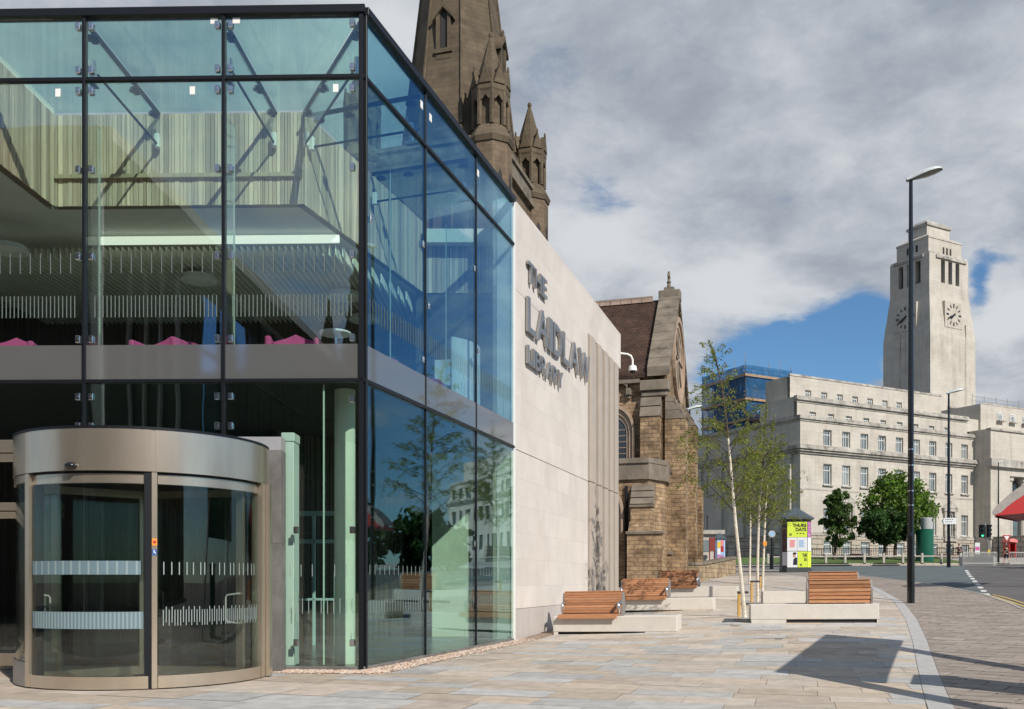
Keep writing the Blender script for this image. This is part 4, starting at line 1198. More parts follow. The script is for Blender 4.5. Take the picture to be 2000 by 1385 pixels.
# rose window of the gable: deep stone ring with tracery
mb = MB(GE)
rz, rr = zq(702, 50.7), 2.05
M0 = GE @ Matrix.Translation((GW / 2, -.02, rz)) @ Matrix.Rotation(R(90), 4, 'X')
mb.M = M0
for r0, r1, h in ((rr, rr + .28, .16), (rr - .3, rr, .06)):
    for k in range(32):
        a, b = 2 * math.pi * k / 32, 2 * math.pi * (k + 1) / 32
        q = [(r * math.cos(t), r * math.sin(t)) for r, t in ((r0, a), (r1, a), (r1, b), (r0, b))]
        mb.prism(q, 0, h)
rw = chp(mb, 'rose_window', 'sandarch')
mb = MB(M0); mb.lathe([(rr - .3, -.005), (rr - .3, .012)], 32); mb.build('blind_panel', M['sandarch'], rw)
mb = MB(M0)
for k in range(8):
    t = k * math.pi / 4; mb.tube([(.3 * math.cos(t), .3 * math.sin(t), .05), ((rr - .3) * math.cos(t), (rr - .3) * math.sin(t), .05)], .05, 6)
mb.build('tracery', M['sandtrim'], rw)
mb = MB(GE)                                                # blind arcade below the rose
for k in range(6):
    x = 1.3 + k * 1.0
    mb.box(x - .08, x + .08, -.20, .05, zq(835, 50), zq(800, 50)); mb.prism_y([(x - .08, zq(800, 50)), (x + 1.08, zq(800, 50)), (x + .5, zq(783, 50))], -.2, .05)
chp(mb, 'blind_arcade', 'sandtrim')
# lancet window helper
def lancet(Mx, xc, z0, z1, w, rings=2, par=ch, stone='sandarch', gl='leadglass', hood=True):
    def outline(hw, zb, zt, n=8):
        spring = zt - hw * 1.35; pts = [(xc - hw, zb), (xc + hw, zb), (xc + hw, spring)]
        for q in range(1, n): t = q / n; pts.append((xc + hw * math.cos(t * math.pi / 2), spring + (zt - spring) * math.sin(t * math.pi / 2) ** .9))
        pts.append((xc, zt))
        for q in range(n - 1, 0, -1): t = q / n; pts.append((xc - hw * math.cos(t * math.pi / 2), spring + (zt - spring) * math.sin(t * math.pi / 2) ** .9))
        pts.append((xc - hw, spring)); return pts
    mb = MB(Mx)
    def ring(h0, h1, y0, y1):
        a = outline(w / 2 + h0, z0 - (h0 > 0) * 0, z1 + h0 * 1.4); b = outline(w / 2 + h1, z0, z1 + h1 * 1.4)
        n = len(a)
        for i in range(1, n):
            j = (i + 1) % n
            if i == 0: continue
            if j == 0: j = 0
            q = [a[i], a[j], b[j], b[i]]
            mb.prism_y(q, y0, y1)
    ring(0, .14, -.06, .1); ring(.14, .34, -.14, .1)
    if hood: ring(.34, .46, -.26, .1)
    o = mb.build('arched_window', M[stone], par)
    mb = MB(Mx); mb.prism_y(outline(w / 2, z0, z1), -.012, .06); mb.build('leaded_pane', M[gl], o)
    mb = MB(Mx); mb.box(xc - .06, xc + .06, -.05, .0, z0, z1 - .3)
    for k in range(5): mb.box(xc - w / 2 + .02, xc + w / 2 - .02, -.03, -.013, z0 + (z1 - z0) * .14 * (k + 1), z0 + (z1 - z0) * .14 * (k + 1) + .03)
    mb.build('mullion', M[stone], o)
    return o
lancet(NV, -2.75, zq(900, 48), zq(818, 48), 1.35)
lancet(NV, -7.2, zq(893, 48), zq(812, 48), 1.35)
# low aisle / stair bay with parapet, in front of the side wall
AY = -2.6
mb = MB(NV); A = [(-14, AY), (-.6, AY), (.02, AY + 1.45), (.02, -.02), (-14, -.02)]
mb.prism(A, zg - .8, zq(935, 44.5)); o = chp(mb, 'aisle', 'sand')
mb = MB(NV); A2 = [(-14, AY - .14), (-.53, AY - .14), (.17, AY + 1.42), (.17, -.02), (-14, -.02)]
mb.prism(A2, zq(935, 44.5), zq(928, 44.5)); mb.prism([(a, b + .08) if b < -1 else (a, b) for a, b in A2], zq(928, 44.5), zq(903, 44.5)); mb.prism(A2, zq(903, 44.5), zq(893, 44.5)); mb.build('parapet', M['sandtrim'], o)
lancet(NV @ Matrix.Translation((0, AY, 0)), -2.85, zq(1040, 44), zq(968, 44), 1.3)
for xa, xb, d, zt, zc in ((-2.95, -1.75, 1.0, 985, 945),):
    AB = NV @ Matrix.Translation((1.72, AY, 0))
    buttress(AB, -3.05, -2.02, .62, zg - .8, zq(982, 43.6), zq(940, 43.6))
    mb = MB(AB); mb.box(-3.15, -1.5, -1.05, -.6, zg - .8, zq(1040, 43)); mb.prism_x([(-1.1, zq(1040, 43)), (-.6, zq(1015, 43)), (-.6, zq(1040, 43))], -3.1, -2.1); o = chp(mb, 'buttress', 'sand')
    mb = MB(AB); mb.cbox(-3.22, -1.42, -1.12, -.5, zq(1042, 43), zq(1038, 43) + .05, .02); mb.cbox(-3.12, -1.95, -.7, -.1, zq(987, 43), zq(982, 43), .02); mb.build('string_course', M['sandtrim'], o)
mb = MB(NV); mb.tube([(-1.62, AY - .1, zg), (-1.62, AY - .1, zq(945, 44))], .07, 8); chp(mb, 'drain_pipe', 'black')

# tower and spire
TWn = Vector((-1.0, 53.0, 0)); TS = 8.9
TW = FR(TWn.x, TWn.y, 0, TH)          # x to the right; near corner at (0,0); body spans x -TS..0, y 0..TS
zt_ = lambda y, Y=53.0: CH + (HY - y) / FPX * Y
ZP = zt_(268)                          # parapet top
mb = MB(TW); mb.box(-TS, 0, 0, TS, 0, ZP - 1.2); chp(mb, 'tower', 'towerst')
mb = MB(TW)
for z0, z1, o_ in ((ZP - 1.2, ZP - .85, .28), (ZP - .85, ZP - .05, .12), (ZP - .05, ZP + .2, .25), (ZP - 5.6, ZP - 5.3, .15)):
    mb.prism([(-TS - o_, -o_), (o_, -o_), (o_, TS + o_), (-TS - o_, TS + o_)], z0, z1)
chp(mb, 'tower_cornice', 'sandtrim')
# belfry openings
TWr = TW @ Matrix.Rotation(R(90), 4, 'Z')
for Mx, xs in ((TW, (-TS + 2.6, -2.6)), (TWr, (2.6, TS - 2.6))):
    for x in xs: lancet(Mx, x, ZP - 9.5, ZP - 3.2, 1.3, stone='towerst', gl='slot')
# octagonal spire with broached base and lucarnes
sc_ = Vector(((897 - CX) / FPX * 57.6, 57.6, 0))
def octo(r, ph=22.5, n=8, c=(0, 0), rot=TH): return [(c[0] + r * math.cos(R(ph + rot + 360 / n * k)), c[1] + r * math.sin(R(ph + rot + 360 / n * k))) for k in range(n)]
SB, SH = ZP - .2, 29.8
mb = MB(Matrix.Translation((sc_.x, sc_.y, 0)))
r0 = 3.5
mb.prism(octo(r0 * 1.06), SB, SB + 1.2); mb.frustum(octo(r0 * 1.06), SB + 1.2, octo(r0 * .985), SB + 1.6)
mb.frustum(octo(r0 * .985), SB + 1.6, octo(.12), SB + SH)
sp = chp(mb, 'spire', 'spire')
mb = MB(Matrix.Translation((sc_.x, sc_.y, 0)))
for k in range(8):
    a = R(22.5 + TH + 45 * k); mb.tube([(r0 * 1.0 * math.cos(a), r0 * 1.0 * math.sin(a), SB + 1.6), (.12 * math.cos(a), .12 * math.sin(a), SB + SH)], [.09, .05], 6)
for zf in ():
    pass
mb.build('spire_rib', M['spire'], sp)
# lucarnes on alternate faces
def lucarne(face, zb, h, w):
    ang = TH - 90 + 45 * face
    t = (zb - SB - 1.6) / (SH - 1.6); rad = r0 * .985 * (1 - t) * math.cos(R(22.5))
    Mx = Matrix.Translation((sc_.x, sc_.y, 0)) @ Matrix.Rotation(R(ang + 90), 4, 'Z') @ Matrix.Translation((0, -rad, 0))
    mb = MB(Mx)
    for sx in (-1, 1): mb.box(min(sx * w / 2, sx * (w / 2 + .2)), max(sx * w / 2, sx * (w / 2 + .2)), -.16, 1.2, zb - .1, zb + h)
    mb.box(-w / 2 - .3, w / 2 + .3, -.2, 1.0, zb - .35, zb - .1); mb.box(-w / 2 - .2, w / 2 + .2, -.12, .8, zb - .7, zb - .42)
    for k in range(2):
        sx = -1 if k else 1
        mb.add([(0, -.25, zb + h + w * 1.2), (sx * (w / 2 + .42), -.25, zb + h - .2), (sx * (w / 2 + .42), 1.6, zb + h - .2), (0, 1.6, zb + h + w * 1.2), (0, -.25, zb + h + w * 1.2 - .28), (sx * (w / 2 + .42), -.25, zb + h - .42), (sx * (w / 2 + .42), 1.6, zb + h - .42), (0, 1.6, zb + h + w * 1.2 - .28)],
               [(0, 1, 2, 3), (4, 7, 6, 5), (0, 4, 5, 1), (1, 5, 6, 2), (2, 6, 7, 3)])
    mb.ball((0, -.1, zb + h + w * 1.2 + .1), (.1, .1, .3), 8)
    o = mb.build('lucarne', M['spire'], ch)
    mb = MB(Mx); mb.box(-w / 2, w / 2, -.02, 1.0, zb - .1, zb + h + .15); mb.build('louvre', M['slot'], o)
lz = zt_(98, 55.5)
for f in (0, 1, 2, 7): lucarne(f, zt_(92, 55.0) + (0 if f % 2 else 0), 2.0, .52) if f == 0 else None
lucarne(2, zt_(150, 56), 2.2, .6)
# corner pinnacles
def pinnacle(x, y, name='pinnacle', hs=1.0):
    Mx = Matrix.Translation(TW @ Vector((x, y, 0)))
    mb = MB(Mx); zb = ZP - 9.0
    mb.prism(octo(1.25), 0, ZP - .4); o_ = chp(mb, name, 'towerst')
    mb = MB(Mx)
    mb.frustum(octo(1.32), ZP - .5, octo(1.42), ZP - .2); mb.frustum(octo(1.42), ZP - .2, octo(1.02), ZP + .55)
    zs = ZP + .55; zc = zs + 2.35
    mb.prism(octo(.80), zs, zc)
    for k in range(8):                                       # shafts between open niches
        a = R(22.5 + TH + 45 * k); mb.tube([(.98 * math.cos(a), .98 * math.sin(a), zs), (.98 * math.cos(a), .98 * math.sin(a), zc - .2)], .15, 6)
    mb.frustum(octo(1.02), zc - .65, octo(1.14), zc - .35); mb.prism(octo(1.14), zc - .35, zc)
    for k in range(8):
        a = TH + 45 * k
        Mk = Mx @ Matrix.Rotation(R(a + 90), 4, 'Z') @ Matrix.Translation((0, -1.0, 0)); mb.M = Mk
        mb.prism_y([(-.36, zc - .05), (.36, zc - .05), (0, zc + .95)], -.12, .25); mb.ball((0, -.05, zc + 1.0), (.07, .07, .22), 6)
        mb.prism_y([(-.30, zc - .95), (-.20, zc - .95), (0, zc - .68), (.20, zc - .95), (.30, zc - .95), (.3, zc - .5), (-.3, zc - .5)], -.02, .06)
    mb.M = Mx
    mb.frustum(octo(.98), zc, octo(.06), zc + 3.2 * hs)
    mb.ball((0, 0, zc + 3.2 * hs), (.14, .14, .2), 8)
    mb.build('pinnacle_top', M['spire'], o_)
    mb = MB(Mx)
    for k in range(8):
        a = TH + 45 * k; mb.M = Mx @ Matrix.Rotation(R(a + 90), 4, 'Z') @ Matrix.Translation((0, -1.16, 0))
        mb.prism_y([(-.14, ZP - 4.6), (.14, ZP - 4.6), (.14, ZP - 2.4), (0, ZP - 2.05), (-.14, ZP - 2.4)], -.04, .05)
    mb.build('blind_slit', M['slot'], o_)
pinnacle(-.35, .35); pinnacle(-.35, TS - .35); pinnacle(-TS + .35, .35); pinnacle(-TS + .35, TS - .35)

# boundary wall in front of the church
bw = thing('boundary_wall', 'low sandstone boundary wall with flat coping below the church', 'wall', tuple(G(1290, 1128)))
pts = [G(1150, 1133), G(1213, 1131), G(1325, 1137), G(1372, 1135), P(1437, 1112, 60)]
pts[0] = Vector((pts[1].x - 4, pts[1].y + 1.2, 0)); 
mb = MB(); mc = MB()
tops = [1101, 1101, 1099, 1100, 1088]
for i in range(4):
    a, b = pts[i], pts[i + 1]; d = (b - a); d.z = 0; L = d.length
    za = min(gz(a.x, a.y), gz(b.x, b.y)) - .4
    zA = CH + (HY - tops[i]) / FPX * a.y; zB = CH + (HY - tops[i + 1]) / FPX * b.y; zt = min(zA, zB)
    Mx = FR(a.x, a.y, 0, math.degrees(math.atan2(d.y, d.x)))
    mb.M = Mx; mb.prism_y([(-.02 * (i % 2), za), (L, za), (L, zB - .1), (-.02 * (i % 2), zA - .1)], 0, .42)
    mc.M = Mx; u = 0
    while u < L - .2:
        w = min(rnd.uniform(.7, 1.1), L - u); z1_ = zA + (zB - zA) * (u + w / 2) / L; mc.cbox(u + .006, u + w - .006, -.06 - .004 * i, .48, z1_ - .12, z1_ + .02 + rnd.uniform(0, .02), .02); u += w
mb.build('masonry', M['sandlow'], bw); mc.build('coping', M['sandtrim'], bw)

# ------------------------------------------------------------------ UNIVERSITY BUILDING WITH CLOCK TOWER
PC = Vector((563 / FPX * 105, 105, 0)); PZ0 = 2.6
un = thing('university_building', 'long pale portland stone building with stepped attic storeys and square clock tower', 'building', (PC.x, PC.y, PZ0))
UF = FR(PC.x, PC.y, 0, 28); US = FR(PC.x, PC.y, 0, -62) @ Matrix.Translation((-24, 0, 0))      # side frame: x from far end (0) to corner (24)
zc_ = lambda y: CH + (HY - y) / FPX * 105.0
def unp(mb, name, m): return mb.build(name, M[m], un)
ub = [4.3 + 3.05 * i for i in range(9)]
A0, A1 = zc_(866) + .0, zc_(834)
B0, B1 = zc_(943), zc_(902)
C0_, C1_ = zc_(1036), zc_(990)
D0, D1 = zc_(1081), zc_(1055)
ww = 1.32
U1 = 30.6
ops = []
for u in ub:
    for z0, z1 in ((A0, A1), (B0, B1), (C0_, C1_)): ops.append((u - ww / 2, u + ww / 2, z0, z1))
zstr = zc_(1044); zcor0, zcor1 = zc_(885), zc_(868); zpar0, zpar1 = zc_(821), zc_(810)
mb = MB(UF); mb.wall(0, U1, zstr, zpar0, ops, .35); unp(mb, 'front_wall', 'portland')
mb = MB(UF @ Matrix.Translation((0, -.12, 0))); mb.wall(-.12, U1, PZ0 - 1, zstr, [(u - .75, u + .75, D0, D1) for u in ub], .45); unp(mb, 'base_wall', 'portland_base')
wi = [mb for mb in ()]
# cornices
def cornice(Mx, x0, x1, z0, z1, steps, name='cornice', m='portland_tr'):
    mb = MB(Mx); n = len(steps)
    for i, o_ in enumerate(steps):
        a, b = z0 + (z1 - z0) * i / n, z0 + (z1 - z0) * (i + 1) / n
        mb.box(x0 - o_, x1 + o_, -o_, .3, a, b)
    return unp(mb, name, m)
cornice(UF, 0, U1 - .05, zcor0, zcor1, (.18, .42, .62, .50))
cornice(UF, 0, U1 - .05, zpar0, zpar1, (.10, .26, .20))
cornice(UF, 0, U1 - .05, zstr - .05, zstr + .3, (.2, .14))
cornice(UF, 0, U1 - .05, zc_(948) - .45, zc_(948) - .3, (.03,))
# set-back storeys
SB1 = 22.0
mb = MB(UF @ Matrix.Translation((.5, 1.0, 0))); sops = [(u - .5 - .5, u - .5 + .5, zc_(810) - .2, 21.05) for u in [3.0 + 2.95 * i for i in range(9)]]
mb.wall(0, U1 - .5, zpar0 - .5, SB1, sops, .3); unp(mb, 'attic_wall', 'portland')
cornice(UF @ Matrix.Translation((.5, 1.0, 0)), 0, U1 - .6, SB1, SB1 + .75, (.08, .3, .2))
AU1 = 22.6
attu = [3.4 + 2.62 * i for i in range(7)]
mb = MB(UF @ Matrix.Translation((1.0, 2.6, 0))); aops = [(u - .5 - .5, u - .5 + .5, 22.95, 23.95) for u in attu]
zat = 25.4
mb.wall(0, AU1 + 4, SB1 - .5, zat, aops, .3); unp(mb, 'attic_wall', 'portland')
cornice(UF @ Matrix.Translation((1.0, 2.6, 0)), 0, AU1 + 4, zat, zat + .25, (.06, .02))
# bodies behind the walls (roofs)
mb = MB(UF); mb.box(.02, U1 + 20, .8, 16, PZ0 - 1, zpar0 - .3); unp(mb, 'main_block', 'portland')
mb = MB(UF); mb.box(.501, U1 + 20, 1.5, 7, zpar0 - .3, SB1 + .7); mb.box(1.001, AU1 + 5, 3.1, 6.6, SB1 - .1, zat - .02); unp(mb, 'roof_block', 'portland')
# shaded side facade, continuing to the left
sops = []
sb = [20.4 - 4.0 * i for i in range(6)]
for u in sb:
    for z0, z1 in ((A0, A1), (B0, B1), (C0_, C1_)): sops.append((u - .7, u + .7, z0, z1))
mb = MB(US); mb.wall(0, 24, zstr, zpar0, sops, .4); unp(mb, 'side_wall', 'portland')
mb = MB(US @ Matrix.Translation((0, -.12, 0))); mb.wall(0, 24.11, PZ0 - 1, zstr, [(u - .65, u + .65, D0, D1) for u in sb], .45); unp(mb, 'base_wall', 'portland_base')
cornice(US, 0, 24 - .64, zcor0 + .003, zcor1 - .003, (.18, .42, .62, .50)); cornice(US, 0, 24 - .27, zpar0 + .003, zpar1 - .003, (.10, .26, .20))
for i, u in enumerate((22.2, 18.4, 14.4, 10.4, 6.4, 2.4)):
    mb = MB(US); mb.cbox(u - .55, u + .55, -.34, .1, zstr + .3, zcor0 - .45, .05); mb.box(u - .7, u + .7, -.40, .1, zcor0 - .45, zcor0 - .02); mb.box(u - .68, u + .68, -.42, .1, zstr + .02, zstr + .5); unp(mb, 'pilaster', 'portland')
for z in (zpar1,):
    mb = MB(US); mb.wall(0, 23.0, zpar0 - .3, SB1 + .7, [], 0); mb.M = US @ Matrix.Translation((0, 1.0, 0)); 
    unp(mb, 'side_attic_wall', 'portland') if False else None
# far-left projecting pavilion
mb = MB(US @ Matrix.Translation((-7, -2.2, 0))); mb.box(0, 7.0, 0, 9, PZ0 - 1, zpar0 - 1.2); mb.box(-.3, 7.3, -.3, 9, zcor0 + .01, zcor1 - .5); mb.box(-.2, 7.2, -.2, 9, zstr, zstr + .3); unp(mb, 'end_pavilion', 'portland')
# windows
def make_window(w, h, name='window', bars=(.42,)):
    mb = MB(Matrix.Translation((PC.x, PC.y, PZ0)))
    fw = .10
    mb.box(-w / 2, -w / 2 + fw, -.05, .05, 0, h); mb.box(w / 2 - fw, w / 2, -.05, .05, 0, h); mb.box(-w / 2 + fw, w / 2 - fw, -.05, .05, 0, fw); mb.box(-w / 2 + fw, w / 2 - fw, -.05, .05, h - fw, h)
    mb.box(.14, .20, -.04, .04, fw, h - fw); mb.box(-.20, -.14, -.04, .04, fw, h - fw)
    mb.box(-w / 2 + fw, w / 2 - fw, -.045, .045, h * .68, h * .68 + .07)
    o = mb.build(name, M['winframe'], un)
    mb = MB(Matrix.Translation((PC.x, PC.y, PZ0))); mb.box(-w / 2 + .02, w / 2 - .02, .0, .03, .02, h - .02); mb.build('pane', M['pane'], o)
    mb = MB(Matrix.Translation((PC.x, PC.y, PZ0))); mb.cbox(-w / 2 - .16, w / 2 + .16, -.50, -.05, -.20, -.02, .02); mb.build('sill', M['portland_tr'], o)
    return o
protos = {}
def put_window(Mx, u, z0, w, h, rev):
    key = (round(w, 2), round(h, 2)); p = Mx @ Vector((u, rev, z0)); ang = math.degrees(math.atan2(Mx[1][0], Mx[0][0]))
    loc = (p.x - PC.x, p.y - PC.y, p.z - PZ0)
    if key not in protos:
        o = make_window(w, h); o.location = loc; o.rotation_euler = (0, 0, R(ang)); protos[key] = o
    else: copy_part(protos[key], un, loc, ang)
for u in ub:
    put_window(UF, u, A0, ww, A1 - A0, .28); put_window(UF, u, B0, ww, B1 - B0, .28); put_window(UF, u, C0_, ww, C1_ - C0_, .28)
    put_window(UF, u, D0, 1.5, D1 - D0, .12)
for u in [3.0 + 2.95 * i for i in range(9)]: put_window(UF, u, zc_(810) - .2, 1.0, 21.05 - zc_(810) + .2, 1.25)
for u in attu: put_window(UF, u + .5, 22.95, 1.0, 1.0, 2.85)
for u in sb:
    put_window(US, u, A0, 1.4, A1 - A0, .3); put_window(US, u, B0, 1.4, B1 - B0, .3); put_window(US, u, C0_, 1.4, C1_ - C0_, .3)
# pedimented window surrounds
for u in (ub[1], ub[7]):
    mb = MB(UF); zt = C1_ + .35
    for sx in (-1, 1): mb.cbox(u + sx * .95 - .18, u + sx * .95 + .18, -.30, .02, C0_ - .4, zt, .03)
    mb.box(u - 1.3, u + 1.3, -.36, .02, zt, zt + .4); mb.prism_y([(u - 1.45, zt + .4), (u + 1.45, zt + .4), (u, zt + 1.35)], -.42, .02); mb.box(u - 1.2, u + 1.2, -.34, .02, C0_ - .75, C0_ - .4)
    unp(mb, 'window_pediment', 'portland_tr')
# portico block
PU0, PU1, PD = 30.6, 49, 2.3
PF = UF @ Matrix.Translation((0, -PD, 0))
mb = MB(PF)
rec = (34.5, 45.5, 5.2, zcor0 - 1.0)
mb.wall(PU0, PU1, PZ0 - 1, zpar1 + .5, [rec], 3.0); 
mb.quad((PU0, 3, PZ0 - 1), (PU0, 0, PZ0 - 1), (PU0, 0, zpar1 + .5), (PU0, 3, zpar1 + .5)); mb.quad((PU1, 0, PZ0 - 1), (PU1, 3, PZ0 - 1), (PU1, 3, zpar1 + .5), (PU1, 0, zpar1 + .5))
mb.quad((PU0, 0, zpar1 + .5), (PU1, 0, zpar1 + .5), (PU1, 12, zpar1 + .5), (PU0, 12, zpar1 + .5))
unp(mb, 'portico', 'portland')
mb = MB(PF); mb.box(34.4, 45.6, 2.98, 3.1, 5.2, zcor0 - 1.0); unp(mb, 'portico_glazing', 'pane')
for u in (35.4, 38.5, 41.5, 44.6):
    mb = MB(PF); q = (PF @ Vector((u, .9, 0))); mb.M = I4; mb.lathe([(.75, 5.2), (.75, 5.6), (.60, 5.75), (.52, zcor0 - 1.7), (.7, zcor0 - 1.5), (.7, zcor0 - 1.0)], 16, cx=q.x, cy=q.y); unp(mb, 'column', 'portland')
mb = MB(PF)
for sz0, sz1, o_ in ((zcor0, zcor1, .5), (zpar1 + .3, zpar1 + .55, .2), (zstr, zstr + .3, .15)): mb.box(PU0 - o_, PU1 + o_, -o_, .5, sz0 + .004, sz1 + .002)
unp(mb, 'cornice', 'portland_tr')
mb = MB(PF); mb.box(PU0 + 3, PU1 + 4, 3.5, 12, zpar1 + .4, zat - .6)
for i in range(4): pass
unp(mb, 'roof_block', 'portland')
mb = MB(PF @ Matrix.Translation((0, 3.46, 0))); mb.box(PU0 + 3.4, PU1, 0, .04, zat - .62, zat - .4); unp(mb, 'cornice', 'portland_tr')
for u in (37.5, 40.2, 42.9): put_window(PF, u, 22.9, 1.0, 1.0, 3.45)
mb = MB(PF)
for i in range(9): mb.box(31.6 - .0, 48.4, -4.6 + i * .5, .0, PZ0 - .3 + i * .3, PZ0 + i * .3)
unp(mb, 'steps', 'portland_base')
for q in (30.9, 48.4): mb = MB(PF); mb.box(q, q + .65, -5.2, -.01, PZ0 - 1, 7.0); unp(mb, 'step_wall', 'portland_base')
# right wing (outside the frame, seen reflected in the library glass)
RW0, RW1 = 49, 82
ru = [52 + 3.05 * i for i in range(10)]
mb = MB(UF); mb.wall(RW0, RW1, PZ0 - 1, zpar0, [(u - ww / 2, u + ww / 2, a, b) for u in ru for a, b in ((A0, A1), (B0, B1), (C0_, C1_))], .35); unp(mb, 'front_wall', 'portland')
for u in ru:
    for a, b in ((A0, A1), (B0, B1), (C0_, C1_)):
        mb = None
mb = MB(UF); mb.box(RW0, RW1, .36, .5, PZ0, zpar0 - .5); unp(mb, 'wing_glazing', 'pane')
mb = MB(UF); mb.box(RW0, RW1, .8, 16, PZ0 - 1, zpar0 - .3); mb.box(RW0, RW1 - 1, 2.5, 14, zpar0 - .3, zat - 1); unp(mb, 'main_block', 'portland')
cornice(UF, RW0 + .7, RW1, zcor0, zcor1, (.18, .42, .62, .50)); cornice(UF, RW0 + .4, RW1, zpar0, zpar1, (.10, .26, .20))

# clock tower
YT = 128.0
T0 = Vector(((1817 - CX) / FPX * YT, YT, 0)); WR, WL = 9.67, 7.93
CT = FR(T0.x, T0.y, 0, 28)            # x along the sunlit face, y inward along the shaded face
zk = lambda y, Y=YT + .9: CH + (HY - y) / FPX * Y
def rect(d): return [(d, d), (WR - d, d), (WR - d, WL - d), (d, WL - d)]
mb = MB(CT)
z_sh0, z_sh1, z_t2, z_t3 = zk(652), zk(566), zk(521), zk(489)
mb.prism(rect(0), 4, z_sh0)
mb.frustum(rect(0), z_sh0, rect(.22), z_sh0 + 2.6); mb.prism(rect(.26), z_sh0 + 2.6, z_sh0 + 2.9); mb.frustum(rect(.30), z_sh0 + 2.9, rect(.55), z_sh1 - .6)
mb.prism(rect(.60), z_sh1 - .6, z_sh1)
tw = unp(mb, 'clock_tower', 'portland')
def sub(mb, name, m): return mb.build(name, M[m], tw)
# belfry storey with louvred openings on both visible faces
ZB0, ZB1 = z_sh1, zk(503, 131)
d = .66
face_r = CT @ Matrix.Translation((0, d, 0))
cR = [WR / 2 + k * 1.55 + .25 for k in (-1, 0, 1)]
bo_ = (zk(556, 131), zk(512, 131))
mb = MB(face_r); mb.wall(d, WR - d, ZB0, ZB1, [(u - .42, u + .42, bo_[0], bo_[1]) for u in cR], .9); 
CTL = FR((CT @ Vector((0, WL, 0))).x, (CT @ Vector((0, WL, 0))).y, 0, -62)   # shaded face: x from the far end to the near corner
face_l = CTL @ Matrix.Translation((0, d, 0)); cL = [WL / 2 + k * 1.45 for k in (-1, 0, 1)]
mb.M = face_l; mb.wall(d, WL - d, ZB0, ZB1, [(u - .42, u + .42, bo_[0], bo_[1]) for u in cL], .9)
mb.M = CT
mb.quad((WR - d, d, ZB0), (WR - d, WL - d, ZB0), (WR - d, WL - d, ZB1), (WR - d, d, ZB1)); mb.quad((WR - d, WL - d, ZB0), (d, WL - d, ZB0), (d, WL - d, ZB1), (WR - d, WL - d, ZB1))
sub(mb, 'belfry', 'portland')
mb = MB(CT); mb.prism(rect(1.5), ZB0, ZB1 - .1); sub(mb, 'louvres', 'slot')
mb = MB(CT)
mb.frustum(rect(.66), ZB1, rect(.8), ZB1 + .3)
mb.box(2.0, WR - 1.2, .45, 1.5, zk(504, 130.5) - .25, zk(504, 130.5) + .15); mb.box(.45, 1.5, 1.6, WL - 1.4, zk(504, 131) - .25, zk(504, 131) + .15)
sub(mb, 'tower_cornice', 'portland_tr')
ZC0, ZC1 = ZB1 + .3, zk(468, 131.5)
mb = MB(CT); mb.prism(rect(1.3), ZC0, ZC1); mb.prism(rect(1.22), ZC1 - .25, ZC1 + .0)
mb.frustum(rect(1.25), ZC1, rect(2.1), ZC1 + .55); ZD1 = zk(443, 132)
mb.prism(rect(2.4), ZC1 + .3, ZD1); sub(mb, 'upper_stage', 'portland')
mb = MB(CT); mb.prism(rect(2.2), ZD1, ZD1 + .35); mb.frustum(rect(2.25), ZD1 + .35, rect(2.9), ZD1 + .95); sub(mb, 'tower_cap', 'portland_tr')
mb = MB(CT)
for k in (-1, 0, 1): mb.box(WR / 2 + .4 + k * .75 - .17, WR / 2 + .4 + k * .75 + .17, 1.27, 1.4, zk(490, 130), zk(477, 130)); mb.box(1.27, 1.4, WL / 2 + k * .75 - .17, WL / 2 + k * .75 + .17, zk(490, 131), zk(477, 131))
sub(mb, 'vent_slot', 'slot')
# recessed vertical joints on the shaft
mb = MB(CT)
mb.box(WR - 2.15, WR - 2.05, -.035, .1, 6, zk(625)); mb.box(-.035, .1, 4.9, 5.0, 6, zk(640))
sub(mb, 'shaft_moulding', 'portland_tr')
# clock dials: free-standing numeral bars and hands
zcl = zk(618, 131); rcl = 1.55
def dial(Mx, u, dep):
    mb = MB(Mx @ Matrix.Translation((u, -.02 + dep, zcl)))
    for k in range(12):
        a = R(90 - 30 * k); ca, sa = math.cos(a), math.sin(a); w = .065 if k % 3 else .10
        p = lambda r, t: (r * ca - t * sa, r * sa + t * ca)
        mb.prism_y([p(1.05, -w), p(1.55, -w * 1.15), p(1.55, w * 1.15), p(1.05, w)], -.06, .02)
    o = sub(mb, 'clock_face', 'clock')
    mb = MB(Mx @ Matrix.Translation((u, dep, zcl))); mb.box(-1.85, 1.85, -.03, .6, -1.85, 1.85); sub(mb, 'dial_panel', 'portland')
    mb = MB(Mx @ Matrix.Translation((u, -.12 + dep, zcl)))
    for ang, L, w in ((90 - 30 * 7.68, .98, .11), (90 - 6 * 41, 1.35, .07)):
        a = R(ang); ca, sa = math.cos(a), math.sin(a); p = lambda r, t: (r * ca - t * sa, r * sa + t * ca)
        mb.prism_y([p(-.3, -w), p(L * .7, -w * 1.3), p(L, 0), p(L * .7, w * 1.3), p(-.3, w)], -.04, .02); 
    mb.build('clock_hands', M['clock'], tw)
    for q in un.children: pass
dial(CT, WR / 2 + .15, .06); dial(CTL, WL / 2 - .2, .06)
